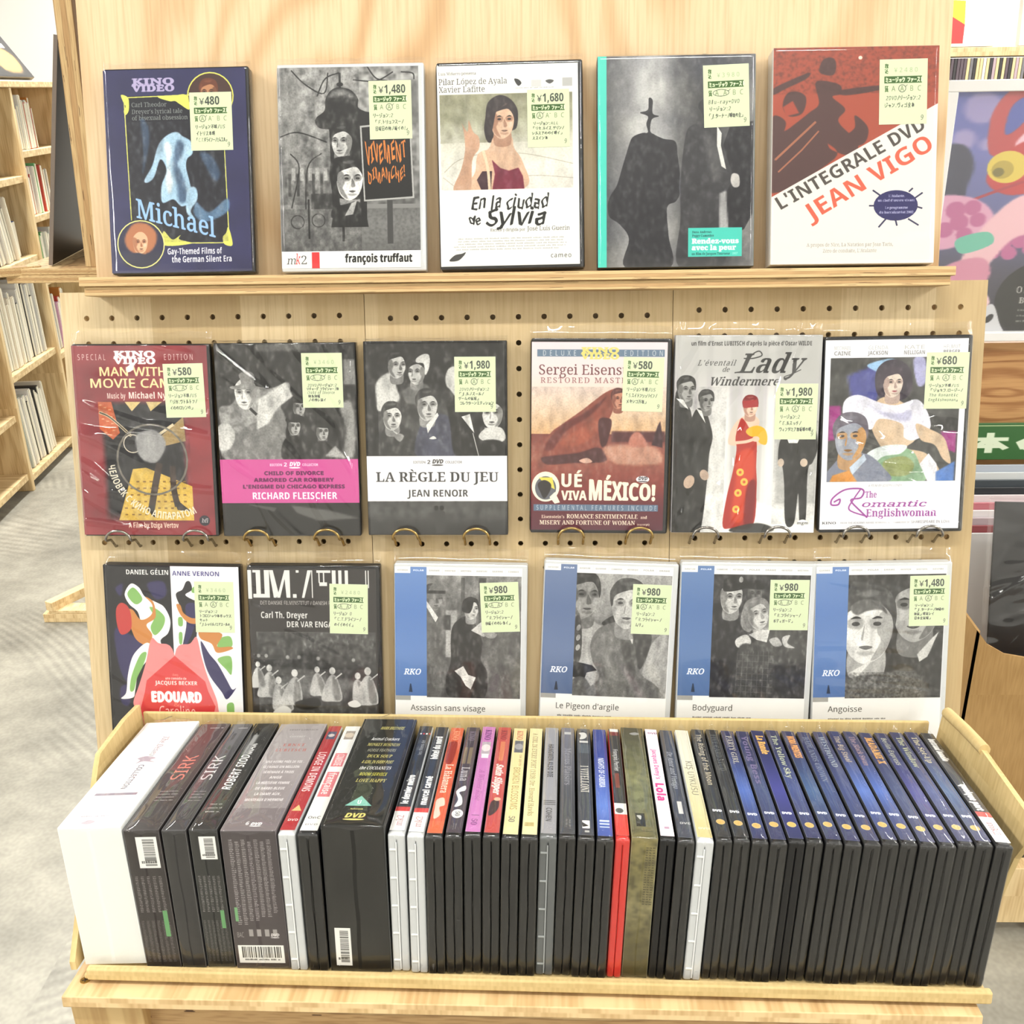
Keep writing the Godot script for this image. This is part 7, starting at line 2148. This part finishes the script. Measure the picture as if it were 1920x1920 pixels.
# ---------------------------------------------------------------- right: framed poster, record bin, racks
func build_right_side() -> void:
	var wood := pine("shelf_pine", rgb(226, 202, 156), 12.0)
	# ---- poster in a white frame: a plain stand-in in the same colours
	var pad := Pad.new(768, 768, self)
	pad.region(Rect2i(0, 0, 768, 768), Vector2(100, 100))
	pad.grad(0, 0, 100, 100, [rgb(84, 92, 164), rgb(112, 116, 180), rgb(100, 104, 150), rgb(76, 74, 92), rgb(48, 46, 54)])
	for c in [[6, 8, 4], [3, 20, 2.6], [8, 22, 1.6], [16, 12, 3], [30, 24, 6], [46, 20, 7], [60, 14, 6], [80, 26, 8], [70, 40, 5]]: pad.oval(rgb(206, 184, 214, 0.5), c[0], c[1], c[2], c[2] * 1.5, 0.0, 1.0)
	pad.blob(rgb(60, 62, 84), [-2, 26, 3, 22, 6, 30, 5, 42, 8, 52, 2, 58, -2, 56], 0.6)
	pad.blob(rgb(182, 74, 78), [9, 26, 8, 12, 11, 2, 16, 0, 20, 4, 18, 12, 14, 24], 0.3)
	pad.blob(rgb(84, 96, 170), [11.5, 18, 12, 8, 15, 4, 16.5, 9, 14, 16], 0.3)
	pad.blob(rgb(226, 190, 206), [14, 22, 20, 10, 26, 2, 28, 6, 23, 16, 18, 24], 0.4)
	pad.blob(rgb(186, 66, 70), [9, 36, 12, 26, 18, 20, 26, 22, 30, 34, 22, 40, 14, 42], 0.4)
	pad.oval(rgb(216, 194, 88), 13.2, 31, 4.4, 6.4)
	pad.oval(rgb(178, 158, 70), 12.2, 32, 2.4, 3.6)
	pad.oval(rgb(120, 112, 60), 11.4, 33, 1.2, 1.8)
	pad.line(rgb(166, 62, 74), 1.0, [-1, 50, 8, 43, 17, 37], 4)
	pad.blob(rgb(214, 160, 190), [-2, 44, 4, 42, 10, 46, 12, 54, 6, 62, 0, 64, -3, 58], 0.5)
	for c in [[3.4, 48, 2.2], [7, 47, 1.9], [4.5, 53, 2.1], [8.5, 52, 1.8], [1.5, 56, 2.0], [6, 58, 1.8], [15, 62, 1.9], [18.5, 61, 1.9], [16.5, 66, 1.8], [21, 64, 1.8], [13, 66, 1.6]]: pad.oval(rgb(184, 104, 150), c[0], c[1], c[2], c[2] * 1.6, 0.0, 0.4)
	pad.blob(rgb(228, 186, 196), [4, 78, 7, 64, 12, 50, 18, 42, 26, 44, 24, 56, 17, 60, 12, 72, 8, 84, 0, 88, -2, 82], 0.5)
	pad.blob(rgb(108, 186, 166), [4.5, 60, 11, 57, 12.5, 62, 6, 66])
	pad.blob(rgb(206, 140, 166), [-2, 78, 4, 70, 11, 68, 13, 76, 8, 84, 2, 88, -3, 86], 0.5)
	pad.blob(rgb(232, 200, 206), [6, 86, 10, 80, 14, 86, 12, 94, 9, 90], 0.3)
	pad.oval(rgb(32, 31, 34), 26, 86, 11, 17)
	pad.text("ONE", 19.5, 24.0, 83, 2.8, rgb(206, 204, 200), "serif_bold", {"track": 0.1})
	pad.text("BLA", 20.5, 24.5, 87.5, 2.6, rgb(186, 184, 180), "serif_bold")
	for k in 3: pad.scribble(grey(120), 20.5, 90 + k * 2.4, 6, 1.6, 1, rng)
	pad.blob(rgb(206, 208, 214), [11, 100, 13, 90, 15, 88, 17, 96, 18, 101])
	pad.oval(rgb(40, 38, 44), 14.4, 94, 0.8, 2.0, 0.3)
	var fr := thing("framed_poster", "large poster of pink and blue painted shapes in a white frame", "poster", "", Vector3(1.13, -0.2415, -0.905))
	part("poster_print", sheet_mesh(0.80, 0.42, 0.0006), mat("poster_print", Color(1, 1, 1), 0.35, 0.0, finish(pad)), fr, Vector3(0, 0.225, 0.002))
	for s in [[0.0, 0.0085, 0.84, 0.017], [0.0, 0.4365, 0.84, 0.019], [-0.41, 0.2225, 0.02, 0.41], [0.41, 0.2225, 0.02, 0.41]]: part("frame_bar", box_mesh(Vector3(s[2], s[3], 0.018), 0.002), mat("frame_white", rgb(226, 226, 226), 0.35), fr, Vector3(s[0], s[1], 0.006))
	part("glazing", box_mesh(Vector3(0.80, 0.412, 0.002), 0.0), film_mat(), fr, Vector3(0, 0.2225, 0.006))
	# ---- plywood front of the record bin with a green title strip
	var bin := thing("record_bin", "plywood record bin with strong brown grain behind the stand", "record bin", "", Vector3(1.13, -1.109, -0.93))
	var pan := MB.new()
	pan.rbox(Vector3(0, 0.755, 0), Vector3(0.86, 0.205, 0.016), 0.001, 1)
	part("front_board", pan.mesh(), dark_ply(), bin)
	part("lower_board", box_mesh(Vector3(0.86, 0.784, 0.016), 0.001), dark_ply(), bin, Vector3(0, 0.258, 0))
	part("side_board", box_mesh(Vector3(0.016, 0.99, 0.5), 0.001), dark_ply(), bin, Vector3(-0.422, 0.361, -0.26))
	var sp := Pad.new(1024, 192, self)
	sp.region(Rect2i(0, 0, 1024, 192), Vector2(80, 15))
	sp.rect(rgb(58, 102, 58), 0, 0, 80, 15)
	sp.rect(rgb(178, 196, 150), 0, 0.6, 80, 0.4)
	kana(sp, "日本のロック", 3, 4.2, 7.6, 9.0, 1.5, rgb(214, 228, 204))
	var sign_ := thing("title_strip", "green plastic title strip with pale lettering across the record bin", "strip", "", Vector3(1.125, -0.477, -0.905))
	part("strip", box_mesh(Vector3(0.80, 0.074, 0.004), 0.0008), mat("green_plastic", rgb(58, 102, 58), 0.4), sign_, Vector3(0, 0.037, 0.0))
	part("lettering", sheet_mesh(0.796, 0.072, 0.0003), mat("green_print", Color(1, 1, 1), 0.35, 0.0, finish(sp)), sign_, Vector3(0, 0.037, 0.0021))
	# records standing below the strip: tops as bands of colour, each a sleeve
	var tones := [rgb(176, 184, 196), rgb(206, 210, 212), rgb(70, 76, 82), rgb(52, 54, 58), rgb(226, 214, 218), rgb(196, 120, 130), rgb(232, 226, 228), rgb(186, 170, 176), rgb(150, 80, 84), rgb(214, 214, 216)]
	var words := ["bluish white", "pale grey", "slate", "charcoal", "pinkish white", "rose", "off-white", "dusty mauve", "dark rose", "light grey"]
	for k in 10:
		var y := -0.49 - k * 0.0125
		var o := thing("record_sleeve", "%s record sleeve in the bin below the green title strip" % words[k], "record", "records in the bin", Vector3(1.11, y - 0.30, -0.885 + k * 0.008))
		o.rotation.x = -0.04
		part("sleeve", box_mesh(Vector3(0.79, 0.305, 0.0045), 0.001), mat("sleeve_%d" % k, tones[k], 0.4), o, Vector3(0, 0.1525, 0))
	# the front record in crackling plastic
	var lp := thing("record_sleeve", "black record sleeve with a dim portrait, wrapped in crinkled clear plastic", "record", "", Vector3(0.972, -0.785, -0.60))
	lp.rotation = Vector3(-0.30, -0.08, 0.0)
	part("sleeve", box_mesh(Vector3(0.315, 0.315, 0.005), 0.001), mat("sleeve_black", rgb(26, 26, 28), 0.35), lp, Vector3(0, 0.1575, 0))
	var pp := Pad.new(384, 384, self)
	pp.region(Rect2i(0, 0, 384, 384), Vector2(100, 100))
	pp.rect(rgb(26, 26, 28), 0, 0, 100, 100)
	pp.head(62, 30, 30, 0.0, rgb(120, 96, 84), rgb(70, 54, 48), rgb(60, 58, 58))
	part("cover_print", sheet_mesh(0.312, 0.312, 0.0003), mat("lp_print", Color(1, 1, 1), 0.35, 0.0, finish(pp)), lp, Vector3(0, 0.1575, 0.0026))
	part("plastic_cover", film_mesh(0.325, 0.318, 0.006, 77, 0.009, 40, 0.5, 90, 90, 0.004), film_mat(), lp, Vector3(-0.004, 0.1595, 0))
	# cardboard box holding it
	var kraft := cardboard("kraft_brown", rgb(176, 142, 92))
	var cb := thing("cardboard_box", "large brown cardboard box with a sagging open top beside the stand", "box", "", Vector3(0.735, -1.085, -0.50))
	var fw := MB.new()
	fw.prism(PackedVector2Array([Vector2(0, 0), Vector2(0, 0.455), Vector2(0.02, 0.43), Vector2(0.05, 0.412), Vector2(0.09, 0.404), Vector2(0.25, 0.405), Vector2(0.5, 0.42), Vector2(0.5, 0)]), -0.004, 0.0)
	part("front_wall", fw.mesh(), kraft, cb)
	var sw := MB.new()
	sw.prism(PackedVector2Array([Vector2(0, 0), Vector2(0, 0.455), Vector2(0.2, 0.465), Vector2(0.25, 0.47), Vector2(0.25, 0)]), 0.0, 0.004)
	part("side_wall", sw.mesh(), kraft, cb, Vector3.ZERO, Vector3(0, PI / 2, 0))
	part("back_wall", box_mesh(Vector3(0.5, 0.1, 0.004), 0.001), kraft, cb, Vector3(0.25, 0.05, -0.25))
	part("inner_block", box_mesh(Vector3(0.48, 0.28, 0.16), 0.002), kraft, cb, Vector3(0.25, 0.146, -0.14))
	part("bottom", box_mesh(Vector3(0.5, 0.005, 0.25), 0.001), kraft, cb, Vector3(0.25, 0.0, -0.125))
	# pale plank and dark plinth by the floor
	var plank := thing("pine_plank", "short pale pine plank standing low beside the table", "plank", "", Vector3(0.90, FLOOR, -0.482))
	part("plank", box_mesh(Vector3(0.24, 0.125, 0.03), 0.002), wood, plank, Vector3(0, 0.0885, 0))
	part("block", box_mesh(Vector3(0.03, 0.026, 0.02), 0.001), wood, plank, Vector3(0.06, 0.013, 0))
	# ---- far compact disc rack with display boxes on top
	var rack := thing("disc_rack", "long pale wooden rack of compact discs at the back of the shop", "rack", "", Vector3(1.93, FLOOR, -3.05))
	part("top_board", box_mesh(Vector3(1.2, 0.03, 0.2), 0.002), wood, rack, Vector3(0, 1.535, 0))
	part("back_board", box_mesh(Vector3(1.2, 1.5, 0.012), 0.0), wood, rack, Vector3(0, 0.76, -0.094))
	part("shelf", box_mesh(Vector3(1.2, 0.022, 0.2), 0.002), wood, rack, Vector3(0, 1.378, 0))
	for x in [-0.594, -0.195, 0.195, 0.594]: part("divider", box_mesh(Vector3(0.014, 1.5, 0.19), 0.001), wood, rack, Vector3(x, 0.765, 0))
	part("price_rail", box_mesh(Vector3(1.2, 0.05, 0.006), 0.001), mat("rail_grey", rgb(190, 192, 194), 0.4), rack, Vector3(0, 1.375, 0.104))
	part("lower_front", box_mesh(Vector3(1.2, 1.3, 0.01), 0.001), mat("rack_front", rgb(150, 150, 150), 0.6), rack, Vector3(0, 0.66, 0.09))
	var r := RandomNumberGenerator.new()
	r.seed = 9
	var shades := [rgb(60, 58, 60), rgb(216, 214, 210), rgb(180, 160, 168), rgb(120, 118, 122), rgb(214, 196, 150), rgb(96, 84, 92)]
	var x := -0.575
	var count := 0
	while x < 0.06:
		if absf(x + 0.195) > 0.02:
			var k := r.randi() % shades.size()
			count += 1
			var o := thing("compact_disc", "%s compact disc case in the far pale rack, %s from its end panel" % [tone_name(shades[k]), ordinal(count)], "compact disc", "compact discs in the far rack", Vector3(1.93 + x, FLOOR + 1.39, -3.0))
			part("jewel_case", box_mesh(Vector3(0.0098, 0.125, 0.1), 0.0008), mat("cd_%d" % k, shades[k], 0.35), o, Vector3(0, 0.0625, 0))
		x += 0.0112
	var boxes := [[-0.40, 0.17, "flat white box with a yellow and red corner on the disc rack", 0], [-0.13, 0.20, "flat white box with a folded red ribbon print on the disc rack", 1]]
	for b in boxes:
		var q := Pad.new(256, 192, self)
		q.region(Rect2i(0, 0, 256, 192), Vector2(24, 18))
		q.rect(rgb(240, 240, 238), 0, 0, 24, 18)
		if b[3] == 0:
			q.poly(rgb(240, 222, 40), [0, 1, 8, 1.4, 8.6, 10, 0, 8])
			q.poly(rgb(206, 48, 46), [0, 8, 2, 7, 8.6, 10, 8.4, 17, 0, 17])
		else:
			q.text("SEIZED", 8, 14, 5.5, 1.8, grey(60), "sans_bold")
			q.poly(rgb(176, 40, 48), [15, 3, 19.5, 3, 20.5, 9, 18.4, 17, 14, 17, 18, 9])
			q.poly(rgb(214, 62, 70), [15, 3, 19.5, 3, 20.5, 9, 18, 9])
		var o := thing("display_box", b[2], "box", "", Vector3(1.93 + b[0], FLOOR + 1.551, -2.98))
		o.rotation.x = -0.12
		part("box", box_mesh(Vector3(b[1], 0.16, 0.03), 0.001), mat("box_white", rgb(236, 236, 234), 0.5), o, Vector3(0, 0.082, -0.017))
		part("front_print", sheet_mesh(b[1] - 0.002, 0.158, 0.0003), mat("display_print_%d" % b[3], Color(1, 1, 1), 0.45, 0.0, finish(q)), o, Vector3(0, 0.082, -0.0018))

func dark_ply() -> StandardMaterial3D:
	if mats.has("dark_ply"): return mats["dark_ply"]
	var t := texture_of(384, 192, func(x: int, y: int) -> Color:
		var u := x / 384.0
		var v := y / 192.0
		var d := Vector2((u - 0.24) * 2.6, (v - 0.45) * 2.2).length() + n3(u * 5.0, v * 6.0, 31.0) * 0.12
		var ring := 0.5 + 0.5 * sin(d * 24.0)
		var fine := n3(u * 14.0, v * 160.0, 33.0)
		return rgb(190, 146, 96).lerp(rgb(140, 92, 52), clampf(pow(ring, 3.0) * 0.75 + fine * 0.25, 0.0, 1.0)))
	return mat("dark_ply", Color(1, 1, 1), 0.5, 0.0, t)
